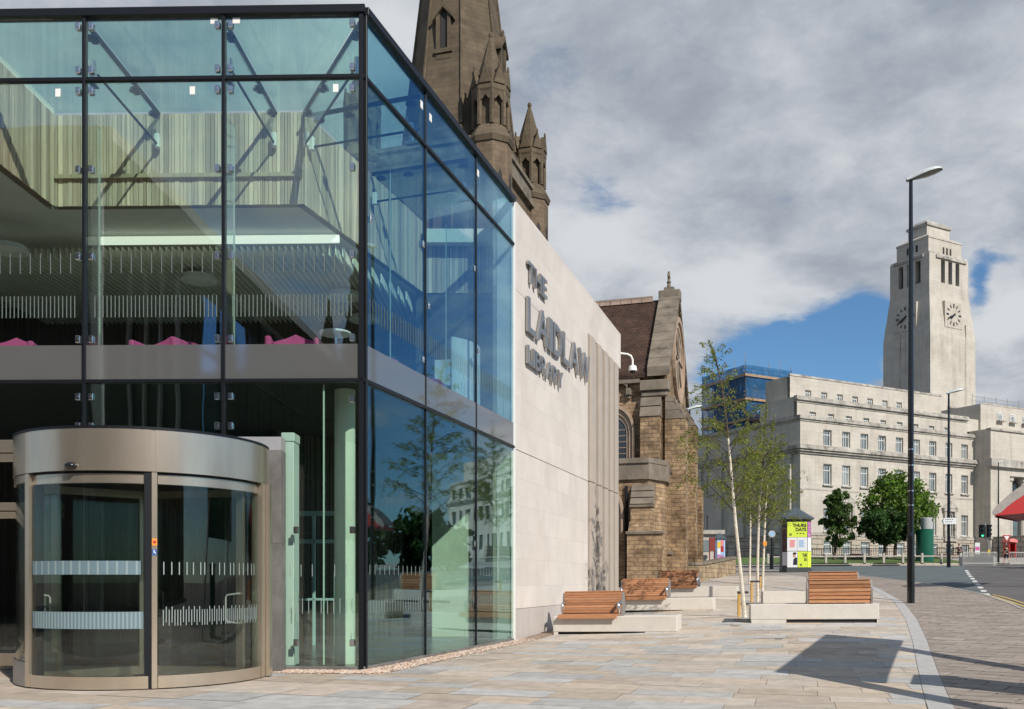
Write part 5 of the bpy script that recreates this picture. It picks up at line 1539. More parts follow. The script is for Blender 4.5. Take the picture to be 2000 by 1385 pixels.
# tower window with balcony near its foot
zw = zc_(818)
mb = MB(CT); mb.cbox(3.6, 6.0, -.35, .1, zk(795), zk(795) + .3, .03); mb.box(3.9, 5.7, -.18, .05, zk(828), zk(795)); sub(mb, 'window_surround', 'portland_tr')
p = CT @ Vector((4.8, -.22, zk(826))); 
copy_part(list(protos.values())[0], un, (p.x - PC.x, p.y - PC.y, p.z - PZ0), 28)
mb = MB(CT)
for i in range(9): mb.tube([(3.7 + i * .28, -.7, zk(836)), (3.7 + i * .28, -.7, zk(827))], .03, 5)
mb.box(3.6, 6.05, -.74, -.66, zk(827), zk(827) + .06); mb.box(3.6, 6.05, -.8, .05, zk(838), zk(836)); sub(mb, 'balcony', 'black')
# roof-top guard rail right of the tower
mb = MB(PF)
for k in (0, .55, 1.1): mb.tube([(34, 5, zat - .4 + k), (44, 5, zat - .4 + k)], .035, 5)
for i in range(5): mb.tube([(34 + 2.5 * i, 5, zat - .6), (34 + 2.5 * i, 5, zat + 1.0)], .04, 5)
unp(mb, 'roof_rail', 'rail')

# ------------------------------------------------------------------ SCAFFOLDED BLOCK
YS = 115.0
SC = Vector(((1456 - CX) / FPX * YS, YS, 0)); ztop = CH + (HY - 714) / FPX * YS; zbot = 12.0
SF = FR(SC.x, SC.y, 0, 28)
blk = thing('roof_block', 'stone stair block wrapped in scaffolding above the shaded wing', 'building', (SC.x, SC.y, zbot))
mb = MB(SF); mb.box(1.2, 7.0, 1.2, 7.4, zbot, ztop - 1.4); mb.build('wall', M['portland'], blk)
mb = MB(SF); mb.box(1.1, 7.1, 1.1, 7.5, ztop - 1.4, ztop - 1.1); mb.build('roof', M['portland_tr'], blk)
scf = thing('scaffold', 'tall scaffold with blue safety netting and timber decks around a stone roof block', 'scaffold', (SC.x, SC.y, zbot))
LXs, LYs = 7.7, 8.2
lifts = [zbot + .5] ; 
zl = ztop - 1.3
decks = [zl, zl - 3.0, zl - 5.6, zl - 8.2, zl - 10.8]
mb = MB(SF)
def pole(a, b, r=.045): mb.tube([a, b], r, 5)
for x in (0, 1.9, 3.85, 5.8, LXs): pole((x, 0, zbot), (x, 0, ztop + rnd.uniform(.3, 1.8))); pole((x, .95, zbot), (x, .95, ztop - .3)); pole((x, LYs, zbot), (x, LYs, ztop + .4))
for y in (0, 2.0, 4.1, 6.2, LYs): pole((0, y, zbot), (0, y, ztop + rnd.uniform(.3, 1.3))); pole((.95, y, zbot), (.95, y, ztop - .3)); pole((LXs, y, zbot), (LXs, y, ztop + .4))
for z in decks:
    for k in (0, .55, 1.05): pole((-.3, 0, z + k), (LXs + .3, 0, z + k), .04); pole((0, -.3, z + k + .02), (0, LYs + .3, z + k + .02), .04)
for i, (a, b) in enumerate(zip(decks, decks[1:])):
    pole((0 if i % 2 else 3.85, -.06, b), (3.85 if i % 2 else 0, -.06, a), .035); pole((-.06, 0 if i % 2 else 4.1, b), (-.06, 4.1 if i % 2 else 0, a), .035)
mb.build('tubes', M['pole'], scf)
for z in decks:
    mb = MB(SF); mb.box(.02, LXs, .06, 1.0, z, z + .06); mb.box(.06, 1.0, 1.02, LYs, z, z + .06); mb.box(-.3, LXs + .1, -.30, -.265, z - .02, z + .26); mb.box(-.30, -.265, -.265, LYs, z - .02, z + .26); mb.build('deck', M['board'], scf)
def netmat():
    m = bpy.data.materials.new('blue_debris_net'); m.use_nodes = True; t = m.node_tree; t.nodes.clear(); b = NB(t)
    out = b.n('ShaderNodeOutputMaterial'); pos = b.n('ShaderNodeNewGeometry').outputs['Position']
    f = b.mr(b.noise(pos, .8, 6, .65), .3, .7, .50, .92)
    d = b.n('ShaderNodeBsdfDiffuse'); d.inputs[0].default_value = (.045, .155, .33, 1)
    tl = b.n('ShaderNodeBsdfTranslucent'); tl.inputs[0].default_value = (.045, .155, .33, 1)
    ad = b.n('ShaderNodeMixShader'); ad.inputs[0].default_value = .35; t.links.new(d.outputs[0], ad.inputs[1]); t.links.new(tl.outputs[0], ad.inputs[2])
    tr = b.n('ShaderNodeBsdfTransparent'); mx = b.n('ShaderNodeMixShader'); b.put(mx.inputs[0], f)
    t.links.new(tr.outputs[0], mx.inputs[1]); t.links.new(ad.outputs[0], mx.inputs[2]); t.links.new(mx.outputs[0], out.inputs[0]); return m
M['net'] = netmat()
def netpanel(face, u0, u1, z0, z1):
    nu, nz = 10, 6; mb = MB(SF); vs = []
    for j in range(nz + 1):
        for i in range(nu + 1):
            u = u0 + (u1 - u0) * i / nu; z = z0 + (z1 - z0) * j / nz; b = .10 * math.sin(i * 1.9 + z) * math.sin(math.pi * j / nz)
            vs.append((u, -.12 + b, z) if face == 0 else (-.12 + b, u, z))
    n = nu + 1
    mb.add(vs, [(j * n + i, j * n + i + 1, (j + 1) * n + i + 1, (j + 1) * n + i) for j in range(nz) for i in range(nu)])
    mb.build('debris_net', M['net'], scf)
for a, b in zip([ztop + .1] + decks, decks): 
    if a - b < .5: continue
    z1 = a - .06 if a < ztop else a
    netpanel(0, 0, 3.85, b + .05, z1); netpanel(0, 3.87, LXs, b + .05, z1); netpanel(1, 0, 4.1, b + .05, z1); netpanel(1, 4.12, LYs, b + .05, z1)
ch_ = P(1528, 806, 113.5)
rc = thing('rubbish_chute', 'red rubbish chute hanging beside the blue scaffold', 'chute', (ch_.x, ch_.y, 15))
mb = MB(); mb.tube([(ch_.x, ch_.y, 17.5), (ch_.x - .1, ch_.y, 19.2), (ch_.x + .1, ch_.y, 23.0)], [.30, .36, .36], 10); mb.build('tube', M['redpaint'], rc)
# ------------------------------------------------------------------ BENCHES
wood = [(.37, .165, .075), (.41, .195, .095), (.32, .14, .062), (.45, .225, .115)]
def make_bench(label, loc, rz, slot=(.25, 2.2), name='bench'):
    t = thing(name, label, 'bench', loc, rz, 'timber and concrete benches on the paving'); Mx = WM[t.name]
    mb = MB(Mx); mb.cbox(0, 3.0, 0, .95, .05, .42, .012)
    mb.box(.02, slot[0], .004, .94, -.35, .049); mb.box(slot[1], 2.98, .004, .94, -.35, .049)
    mb.build('concrete_block', M['concrete'], t)
    mb = MB(Mx); mb.box(slot[0] + .002, slot[1] - .002, .12, .9, -.35, .048); mb.build('recess', M['slot'], t)  # set-back plinth coloured near black, the shade of the gap put into its colour
    r = random.Random(int(loc[0] * 100))
    x0, x1 = .16, 1.60
    def col(): c = r.choice(wood); f = r.uniform(.8, 1.15); return tuple(v * f for v in c)
    mb = MB(Mx)
    for i in range(6):
        y = -.10 + i * .088; z = .455 - (.02 if i else .035) + (0 if i else 0); mb.cbox(x0, x1, y, y + .072, z, z + .042, .008, 0, col())
    mb.cbox(x0, x1, -.125, -.103, .37, .46, .006, 0, col())
    mb.build('seat', M['hardwood'], t)
    mb = MB(Mx)
    for i in range(8):
        s = i / 8; y = .44 + .17 * s; z = .50 + .50 * s
        mb.add([(x, y + dy, z + dz) for x in (x0, x1) for dy, dz in ((0, 0), (.030, -.012), (.049, .044), (.018, .056))],
               [(0, 1, 2, 3), (7, 6, 5, 4), (0, 4, 5, 1), (1, 5, 6, 2), (2, 6, 7, 3), (3, 7, 4, 0)], 0, col())
    mb.cbox(x0, x1, .60, .72, .995, 1.03, .012, 0, col())
    for i in range(6):
        z = .44 + i * .092; b = .72 + .05 * math.sin(math.pi * (i + .5) / 6.5); mb.cbox(x0, x1, b, b + .035, z, z + .080, .009, 0, col())
    mb.build('backrest', M['hardwood'], t)
    for sx in (x0 - .045, x1 + .003):
        mb = MB(Mx); mb.prism_x([(.46, .425), (.76, .425), (.80, .56), (.80, .80), (.745, .985), (.63, .985), (.52, .62)], sx, sx + .042); mb.build('end_plate', M['plate'], t)
    for sx in (x0 - .02, x1 - .06):
        mb = MB(Mx); mb.tube([(sx + .04, .56, .76), (sx + .04, .34, .735), (sx + .04, .27, .70), (sx + .04, .25, .64), (sx + .04, .30, .50)], .042, 12); mb.build('armrest', M['steel'], t, smooth=True)
    return t
def bench_at(px, py, rz, label, slot, dz=0.0):
    p = G(px, py); t = make_bench(label, (p.x, p.y, p.z + dz), rz, slot); t.rotation_euler = (0, R(-1.0), R(rz)); return t
bench_at(1080, 1240, -17.0, 'slatted bench on a pale concrete block nearest the library glass, facing the viewer', (.12, 2.25), .02)
bench_at(1200, 1198, -17.0, 'middle of the three slatted benches beside the stone library wall', (.12, 2.1), .03)
bench_at(1275, 1172, -17.0, 'farthest of the three slatted benches, in front of the boundary wall', (.12, 2.1), .04)
def bench_back(px, py, rz, label, slot):
    p = G(px, py); ca, sa = math.cos(R(rz)), math.sin(R(rz))
    loc = p + Vector((3.0 * ca * 1 - 0, 3.0 * sa, 0)) + Vector((-sa, ca, 0)) * .95
    t = make_bench(label, (loc.x, loc.y, p.z + .04 + .03), rz + 180, slot); t.rotation_euler = (0, R(.7), R(rz + 180)); return t
bench_back(1466, 1217, -12, 'slatted bench seen from behind on a long concrete block near the lamp post', (.05, 2.15))
bench_back(1490, 1184, -12, 'slatted bench seen from behind, half hidden beyond the nearer one by the lamp post', (.05, 2.3))

# ------------------------------------------------------------------ TREES
def leaf(mb, p, s, r, col, droop=0.0):
    a = Vector((r.gauss(0, 1), r.gauss(0, 1), r.gauss(0, 1) - droop)).normalized(); b = a.orthogonal().normalized(); b = (Matrix.Rotation(r.random() * 6.28, 3, a) @ b)
    n = a.cross(b)
    mb.add([p - a * s, p + b * s * .62, p + a * s, p - b * s * .62], [(0, 1, 2, 3)], 0, col)
def curve_pts(p0, p1, bend, n):
    return [p0.lerp(p1, i / n) + bend * math.sin(math.pi * i / n) for i in range(n + 1)]
def birch(label, px_pts, Y, seed, crown, nleaf):
    "px_pts: trunk line in photo pixels at distance Y, bottom first; crown: (zlow, zhigh, radius)"
    r = random.Random(seed)
    Y = G(*px_pts[0]).y
    pts = [P(x, y, Y) for x, y in px_pts]
    pts[0].z = gz(pts[0].x, pts[0].y) - .05
    pts = [p + Vector((0, r.uniform(-.03, .03), 0)) for p in pts]
    t = thing('birch_tree', label, 'tree', (pts[0].x, pts[0].y, pts[0].z + .05), 0, 'young birches on the paving')
    # smooth the trunk
    dense = []
    for a, b in zip(pts, pts[1:]):
        for k in range(5): dense.append(a.lerp(b, k / 5))
    dense.append(pts[-1])
    for _ in range(3): dense = [dense[0]] + [(dense[i - 1] + dense[i] * 2 + dense[i + 1]) / 4 for i in range(1, len(dense) - 1)] + [dense[-1]]
    H0, H1 = dense[0].z, dense[-1].z
    rad = lambda z: .052 * (1 - .88 * (z - H0) / (H1 - H0)) + .004
    cut = max(i for i, p in enumerate(dense) if p.z < H0 + (H1 - H0) * .66)
    mb = MB(); mb.tube(dense[:cut + 1], [rad(p.z) for p in dense[:cut + 1]], 8); mb.build('trunk', M['bark'], t, smooth=True)
    mw = MB(); mw.tube(dense[cut:], [rad(p.z) * .99 for p in dense[cut:]], 7)
    ml = MB(); zl, zh, cr = crown; nb = 44
    tips = []
    for i in range(nb):
        f = (i + r.random()) / nb; z = zl + (zh - zl) * f
        base = min(dense, key=lambda p: abs(p.z - z)); ang = i * 2.4 + r.uniform(-.4, .4)
        L = cr * (1.0 - .72 * f) * r.uniform(.55, 1.15)
        up = L * r.uniform(.45, 1.0)
        d = Vector((math.cos(ang), math.sin(ang), 0))
        end = base + d * L + Vector((0, 0, up)); bp = curve_pts(base, end, d * L * .10 + Vector((0, 0, L * .12)), 6)
        bp.append(end + d * L * .12 - Vector((0, 0, L * .10)))
        rb = rad(base.z) * .42
        mw.tube(bp, [max(.003, rb * (1 - q / 7.5)) for q in range(len(bp))], 5, cap=False)
        for q in range(2, len(bp)):
            for _ in range(2 if L > .5 else 1):
                tw_l = L * r.uniform(.18, .42); a2 = ang + r.uniform(-1.4, 1.4)
                s0 = bp[q].lerp(bp[q - 1], r.random()); e2 = s0 + Vector((math.cos(a2), math.sin(a2), r.uniform(-1.0, .35))) * tw_l
                mw.tube([s0, (s0 + e2) / 2 + Vector((0, 0, .03)), e2], .0035, 3, cap=False); tips.append((s0, e2))
        tips.append((bp[3], bp[-1]))
    top = dense[int(len(dense) * .78):]
    for _ in range(10): tips.append((r.choice(top), r.choice(top)))
    wts = [max(.08, (b - a).length) for a, b in tips]
    for k in range(nleaf):
        a, b = r.choices(tips, wts)[0]; p = a.lerp(b, r.random() ** .8) + Vector((r.gauss(0, .030), r.gauss(0, .030), r.gauss(-.03, .035)))
        f = r.uniform(.55, 1.35); ml_c = (f * r.uniform(.9, 1.25), f, f * r.uniform(.6, 1.1)); leaf(ml, p, r.uniform(.020, .038), r, ml_c, .6)
    br = mw.build('branches', M['bark_top'], t); ml.build('crown', M['leaf_birch'], t)
    return t
birch('slender birch with leaning white trunk closest to the viewer, beside the concrete bench block', [(1455, 1206), (1447, 1120), (1437, 1020), (1428, 920), (1421, 840), (1411, 760), (1398, 705), (1385, 664)], 24.4, 11, (3.2, 7.6, 1.25), 5600)
birch('slender birch in the middle of the row, its trunk rising straight behind the first stake', [(1480, 1175), (1480, 1100), (1483, 1000), (1489, 920), (1494, 850), (1497, 790)], 29.8, 23, (3.2, 6.6, 1.25), 5400)
birch('slender birch farthest in the row, with an orange tag on its trunk', [(1489, 1158), (1491, 1090), (1495, 1000), (1500, 930), (1506, 870), (1512, 810)], 33.7, 37, (3.3, 6.8, 1.4), 5800)
birch('pale birch farther back between the trunks and the advertising column', [(1464, 1140), (1465, 1080), (1466, 1000), (1464, 930), (1462, 860), (1459, 800)], 40.5, 41, (3.8, 8.4, 1.6), 4400)
tp = P(1493, 1062, G(1489, 1158).y - .08)
tg = MB(FR(tp.x, tp.y, tp.z, 0)); tg.cbox(-.075, .075, -.075, -.06, -.09, .09, .004); tg.tube([(-.08, -.06, .02), (-.08, .07, .02), (.08, .07, .02), (.08, -.06, .02)], .006, 5)
o = tg.build('tree_tag', M['orange']); tag(o, 'orange paper tag tied round the farthest birch trunk', 'tag')
def stake(px, py, toppy, w, label, tx):
    p = G(px, py); k = p.y / FPX; h = (py - toppy) * k
    t = thing('tree_stake', label, 'stake', tuple(p), 0, 'timber stakes tied to the young birches')
    mb = MB(); mb.cbox(p.x - w / 2, p.x + w / 2, p.y - w / 2, p.y + w / 2, p.z - .1, p.z + h, .01); mb.build('post', M['stake'], t)
    mb = MB(); x2 = (tx - CX) * k; z = p.z + h - .03
    mb.box(p.x - w * .6, x2 + .05, p.y - w * .62, p.y - w * .52, z - .03, z + .03); mb.box(p.x - w * .6, x2 + .05, p.y + w * .55, p.y + w * .65, z - .03, z + .03); mb.box(x2 + .05, x2 + .056, p.y - w * .62, p.y + w * .65, z - .03, z + .03)
    mb.build('strap', M['strap'], t)
stake(1443.5, 1204, 1155, .075, 'thick yellow timber stake strapped to the nearest birch', 1457)
stake(1468, 1176, 1134, .07, 'timber stake strapped to the middle birch', 1480)
stake(1485, 1150, 1123, .07, 'short timber stake strapped to the farthest birch', 1490)
# square steel tree grilles
for px, py, lab in ((1452, 1212, 'dark square tree grille at the foot of the nearest birch'), (1476, 1180, 'dark square tree grille at the foot of the middle birch')):
    p = G(px, py); mb = MB(FR(p.x, p.y, 0, -17))
    q = [(-.5, -.5), (.5, -.5), (.5, .5), (-.5, .5)]
    mb2 = MB(); mb2.add([tuple((FR(p.x, p.y, 0, -17) @ Vector((a, b, 0))).xy) + (gz(*(FR(p.x, p.y, 0, -17) @ Vector((a, b, 0))).xy) + z,) for z in (.003, .012) for a, b in q], [(3, 2, 1, 0), (4, 5, 6, 7), (0, 1, 5, 4), (1, 2, 6, 5), (2, 3, 7, 6), (3, 0, 4, 7)])
    o = mb2.build('tree_grille', M['kioskdark']); tag(o, lab, 'grille')
def round_tree(label, px, Y, base_py, crown_px, seed, m, nclump, per, ls, lean=0.0, clipped=False):
    "crown_px: (x centre, y top, y bottom, half width)"
    r = random.Random(seed); k = Y / FPX; b = P(px, base_py, Y); b.z = gfar(b.x, b.y)
    cx_, yt, yb, hw = crown_px; c = P(cx_, (yt + yb) / 2, Y); rx = hw * k; rz = (yb - yt) / 2 * k
    t = thing('street_tree', label, 'tree', tuple(b))
    mw = MB(); hub = Vector((c.x * .7 + b.x * .3, Y, c.z - rz * .35)); mw.tube([b - Vector((0, 0, .1)), b.lerp(hub, .5) + Vector((.05, .1, 0)), hub], [.19, .14, .11], 8)
    ml = MB(); cl = []
    while len(cl) < nclump:
        v = Vector((r.uniform(-1, 1), r.uniform(-1, 1), r.uniform(-1, 1)))
        if .35 < v.length < 1.0: 
            taper = 1.0 - .38 * max(0, v.z) if not clipped else 1.0
            cl.append(c + Vector((v.x * rx * taper, v.y * rx * taper, v.z * rz)))
    for q in cl[:26]: mw.tube([hub, hub.lerp(q, .5) + Vector((0, 0, .15)), q], [.07, .04, .015], 5, cap=False)
    for q in cl:
        cr = rx * r.uniform(.12, .28); sh = r.uniform(.5, 1.35)
        for _ in range(per):
            d = Vector((r.gauss(0, 1), r.gauss(0, 1), r.gauss(0, .8))); d = d.normalized() * cr * r.random() ** .4
            f = sh * r.uniform(.7, 1.3); leaf(ml, q + d, ls * r.uniform(.6, 1.2), r, (f * r.uniform(.85, 1.2), f, f * r.uniform(.6, 1.1)))
    mw.build('trunk', M['bark_top'], t); ml.build('crown', M[m], t)
round_tree('slim wind-blown green tree on the lawn left of the rounder ones', 1629, 91, 1090, (1637, 952, 1064, 36), 3, 'leaf_green', 85, 55, .17)
round_tree('largest bright green tree on the lawn behind the tall lamp post', 1748, 94, 1088, (1752, 926, 1054, 69), 5, 'leaf_tree', 150, 70, .18)
round_tree('dark clipped round tree on the lawn in front of the bright green one', 1726, 90, 1090, (1730, 1000, 1060, 49), 7, 'leaf_dark', 110, 90, .17, clipped=True)
# flower beds
for px, w, lab in ((1672, 30, 'low bed of pink flowers on the lawn below the slim tree'), (1848, 32, 'low bed of pink flowers near the second lamp post')):
    p = P(px, 1090, 93.5); p.z = gfar(p.x, p.y); r = random.Random(px); mb = MB()
    for _ in range(1500):
        u = r.uniform(-1, 1); v = r.uniform(-1, 1); q = Vector((p.x + u * w / 36 * 1.7, p.y + v * .8, p.z + .10 + r.random() * .32 * (1 - u * u) ** .5))
        leaf(mb, q, .07, r, r.choice([(.42, .10, .12), (.50, .22, .22), (.10, .14, .04), (.08, .12, .03), (.38, .08, .14)]))
    o = mb.build('flower_bed', M['flower']); tag(o, lab, 'flower bed')
# post-and-rail fence along the lawn
fe = thing('lawn_fence', 'low pale post and rail fence along the edge of the lawn', 'fence', tuple(P(1700, 1100, 87.6)))
fx = [(1500 - CX) / FPX * 87.6, (1876 - CX) / FPX * 87.6]
n = 10
for i in range(n + 1):
    x = fx[0] + (fx[1] - fx[0]) * i / n; z = gfar(x, 87.6); mb = MB(); mb.cbox(x - .11, x + .11, 87.5, 87.72, z - .1, z + .92, .03); mb.build('post', M['railwhite'], fe)
for h in (.62,):
    mb = MB()
    for i in range(n):
        xa = fx[0] + (fx[1] - fx[0]) * i / n + .112; xb = fx[0] + (fx[1] - fx[0]) * (i + 1) / n - .112
        za, zb = gfar(xa, 87.6) + h, gfar(xb, 87.6) + h; mb.tube([(xa, 87.6, za), (xb, 87.6, zb)], .07, 8)
    mb.build('rail', M['railwhite'], fe)
fi = thing('black_railing', 'black iron railing between the lawn and the university building', 'railing', tuple(P(1650, 1085, 98)))
mb = MB()
for i in range(150):
    x = 20 + i * .19; z = gfar(x, 98); mb.box(x - .015, x + .015, 97.98, 98.02, z, z + 1.1)
for h in (.15, 1.02):
    for i in range(8): xa = 20 + i * 3.6; mb.tube([(xa, 98, gfar(xa, 98) + h), (xa + 3.6, 98, gfar(xa + 3.6, 98) + h)], .03, 5)
mb.build('bars', M['black'], fi)

# ------------------------------------------------------------------ LAMP POSTS
def lamp(label, base, h, r0, arm_ang, arm, sc_=1.0, bands=()):
    t = thing('lamp_post', label, 'lamp post', tuple(base), 0, 'street lamp posts')
    x, y, z = base
    mb = MB(); mb.lathe([(r0 * 1.30, z - .05), (r0 * 1.30, z + 1.75 * sc_), (r0 * 1.0, z + 1.85 * sc_)], 16, cx=x, cy=y); mb.build('base', M['gloss_black'], t, smooth=False)
    mb = MB(); mb.lathe([(r0, z + 1.85 * sc_), (r0 * .97, z + h * .5), (r0 * .62, z + h)], 16, cx=x, cy=y); mb.build('pole', M['gloss_black'], t, smooth=True)
    for zb in bands: mb = MB(); mb.lathe([(r0 * 1.04, z + zb), (r0 * 1.04, z + zb + .04)], 16, cx=x, cy=y); mb.build('band', M['steel'], t)
    # lantern: flattened tear-drop, tilted up
    Mx = Matrix.Translation((x, y, z + h - .02)) @ Matrix.Rotation(R(arm_ang), 4, 'Z') @ Matrix.Rotation(R(-13), 4, 'Y')
    prof = [(-.12, .085, .09), (.0, .095, .12), (.12, .13, .135), (.3, .20, .15), (.5, .245, .155), (.7, .23, .135), (.84, .14, .09), (.89, .03, .03)]
    mb = MB(Mx); vs = []; n = 14; fs = []
    for u, w, hh in prof:
        u *= arm
        for k in range(n):
            a = math.pi * k / (n - 1); vs.append((u, w * arm * math.cos(a), hh * arm * math.sin(a) + .0))
    for i in range(len(prof) - 1):
        for k in range(n - 1): fs.append((i * n + k, i * n + k + 1, (i + 1) * n + k + 1, (i + 1) * n + k))
    mb.add(vs, fs); mb.build('lantern_shell', M['lamp_shell'], t, smooth=True)
    mb = MB(Mx); vs = []; fs = []
    for u, w, hh in prof: 
        for k in range(5):
            s = -1 + 2 * k / 4; vs.append((u * arm, w * arm * s, -.03 * arm * (1 - s * s)))
    for i in range(len(prof) - 1):
        for k in range(4): fs.append((i * 5 + k, (i + 1) * 5 + k, (i + 1) * 5 + k + 1, i * 5 + k + 1))
    mb.add(vs, fs); mb.build('lantern_lens', M['lamp_under'], t, smooth=True)
    return t
b = G(1779, 1178); k = b.y / FPX
lamp('tall black lamp post in the foreground with a pale tilted lantern', tuple(b), (1178 - 350) * k, .088, -18, 1.05, 1.2, (1.95, 3.05, 3.5, 4.3, 4.8))
b = G(1853, 1107); k = b.y / FPX
lamp('black lamp post across the road carrying a white direction sign', tuple(b), (1107 - 768) * k, .11, -12, 1.25, 1.1)
b = P(1950, 1092, 88); b.z = gz(b.x, b.y)
lamp('thin dark lamp post in front of the university portico', tuple(b), (1092 - 893) * 88 / FPX, .075, 4, .6, 1.0)
b = P(1347, 1100, 74); b.z = gz(b.x, b.y)
lamp('lamp post just behind the right edge of the church', tuple(b), CH + (HY - 799) / FPX * 74 - b.z, .10, 0, 1.2, 1.0)
# direction sign on the second lamp post
b = G(1853, 1107); k = b.y / FPX; z0 = CH + (HY - 1024) * k; z1 = CH + (HY - 1012) * k; xr = b.x + 13 * k; xl = b.x - 17 * k
ds = thing('direction_sign', 'white arrow direction sign pointing left on a black lamp post', 'sign', (b.x, b.y - .14, z0))
mb = MB(); zm = (z0 + z1) / 2; mb.prism_y([(xr, z0), (xr, z1), (xl + .18, z1), (xl, zm), (xl + .18, z0)][::-1], b.y - .18, b.y - .14); mb.build('panel', M['signwhite'], ds)
mb = MB()
for i, (wa, wb) in enumerate(((.12, .82), (.12, .70))):
    zz = z1 - .13 - i * .17; x = xl + .32
    vsx, fsx = text_shape('- - - -', (xr - xl - .45) * (wb), .05, .004, .06)
    mb.M = Matrix.Translation((x, b.y - .186, zz - .02)); mb.add(vsx, fsx)
mb.M = I4; mb.prism_y([(xl + .05, zm), (xl + .20, z1 - .03), (xl + .20, z1 - .10), (xl + .13, zm), (xl + .20, z0 + .10), (xl + .20, z0 + .03)], b.y - .186, b.y - .181)
mb.build('lettering', M['black'], ds)

# ------------------------------------------------------------------ ADVERTISING COLUMN
b = G(1553, 1117); k = b.y / FPX
ad = thing('advertising_column', 'poster column with dark pointed roof and lime green posters near the birches', 'advertising column', tuple(b))
AM = FR(b.x, b.y, b.z, -9)
fw, cw = 19 * k, 8 * k                # half front width, chamfer
def octa(f, c): return [(-f, -f - c), (f, -f - c), (f + c, -f), (f + c, f), (f, f + c), (-f, f + c), (-f - c, f), (-f - c, -f)]
z = lambda py: (1117 - py) * k
mb = MB(AM); mb.prism(octa(fw + .02, cw), -.2, z(1109)); mb.build('base', M['kioskdark'], ad)
mb = MB(AM); mb.prism(octa(fw, cw), z(1109), z(1016)); mb.build('shaft', M['kioskdark'], ad)
mb = MB(AM); mb.prism(octa(fw + .12, cw + .06), z(1016), z(1012.5)); mb.frustum(octa(fw + .10, cw + .05), z(1012.5), octa(.015, .01), z(990)); mb.build('roof', M['slate'], ad)
yf = -fw - cw
def poster(x0, x1, pz0, pz1, m):
    mb = MB(AM); mb.box(x0, x1, yf - .012, yf - .002, z(pz0), z(pz1)); return mb.build('poster', M[m], ad)
X = lambda px: (px - 1553) * k
p1 = poster(X(1534.5), X(1571.5), 1050.5, 1021, 'lime')
def ink(par, txt, x0, x1, pz0, pz1, m='ink', bold=.05):
    vs, fs = text_shape(txt, x1 - x0, z(pz1) - z(pz0), .004, bold); mb = MB(AM @ Matrix.Translation((x0, yf - .017, z(pz0)))); mb.add(vs, fs); mb.build('lettering', M[m], par)
ink(p1, 'THURS', X(1544.5), X(1570), 1031.5, 1024.5); ink(p1, 'DAYS', X(1550), X(1570), 1039.5, 1032.5)
ink(p1, 'o', X(1538), X(1543), 1047.8, 1043); ink(p1, '- - -', X(1552), X(1566), 1044.5, 1042.5)
p2 = poster(X(1534.5), X(1552.5), 1077, 1051, 'poster_w'); p3 = poster(X(1553), X(1571.5), 1077, 1051, 'poster_w')
mb = MB(AM)
for i in range(7): mb.box(X(1539), X(1549) - (.05 if i in (1, 4) else 0), yf - .016, yf - .013, z(1070 - i * 2.1), z(1068.4 - i * 2.1))
mb.build('lettering', M['coral'], p2)
mb = MB(AM)
for i in range(7): mb.box(X(1556), X(1566) - (.06 if i in (2, 5) else 0), yf - .016, yf - .013, z(1070 - i * 2.1), z(1068.4 - i * 2.1))
mb.build('lettering', M['sky'], p3)
p4 = poster(X(1534.5), X(1553.5), 1108.5, 1078, 'poster_w'); p5 = poster(X(1554), X(1572), 1108.5, 1078, 'lime')
mb = MB(AM); fl = lambda pts: mb.prism_y([(X(a), z(c)) for a, c in pts][::-1], yf - .016, yf - .013)
fl([(1545, 1104), (1553, 1104), (1553, 1090), (1550, 1089), (1546, 1093)]); mb.build('printed_coat', M['navy'], p4)
mb = MB(AM); mb.ball((X(1547.3), yf - .014, z(1086)), (.095, .003, .14), 14); mb.build('printed_face', M['skin'], p4)
mb = MB(AM); mb.ball((X(1548.2), yf - .0165, z(1082)), (.12, .003, .085), 14); mb.build('printed_hair', M['hair'], p4)
ink(p5, 'THE', X(1562.5), X(1571), 1088.5, 1082); ink(p5, 'DA', X(1566), X(1571), 1096.5, 1090); ink(p5, 'o', X(1557.5), X(1562), 1106, 1101.5)
# posters wrapped on the chamfers
mb = MB(AM @ Matrix.Translation((fw, yf, 0)) @ Matrix.Rotation(R(45), 4, 'Z')); q = cw * 1.414
mb.box(.02, q - .02, -.01, -.002, z(1050), z(1021)); mb.build('poster', M['purple'], ad)
mb = MB(AM @ Matrix.Translation((fw, yf, 0)) @ Matrix.Rotation(R(45), 4, 'Z')); mb.box(.02, q - .02, -.01, -.002, z(1077), z(1051)); mb.build('poster', M['poster_w'], ad)
mb = MB(AM @ Matrix.Translation((fw, yf, 0)) @ Matrix.Rotation(R(45), 4, 'Z')); mb.box(.02, q - .02, -.01, -.002, z(1108.5), z(1078)); mb.build('poster', M['lime'], ad)
mb = MB(AM @ Matrix.Translation((-fw - cw, -fw, 0)) @ Matrix.Rotation(R(-45), 4, 'Z')); mb.box(.02, q - .02, -.01, -.002, z(1078), z(1030)); mb.build('poster', M['maroon'], ad)
mb = MB(AM @ Matrix.Translation((-fw - cw, -fw, 0)) @ Matrix.Rotation(R(-45), 4, 'Z')); mb.box(.02, q - .02, -.01, -.002, z(1105), z(1079)); mb.build('poster', M['poster_w'], ad)
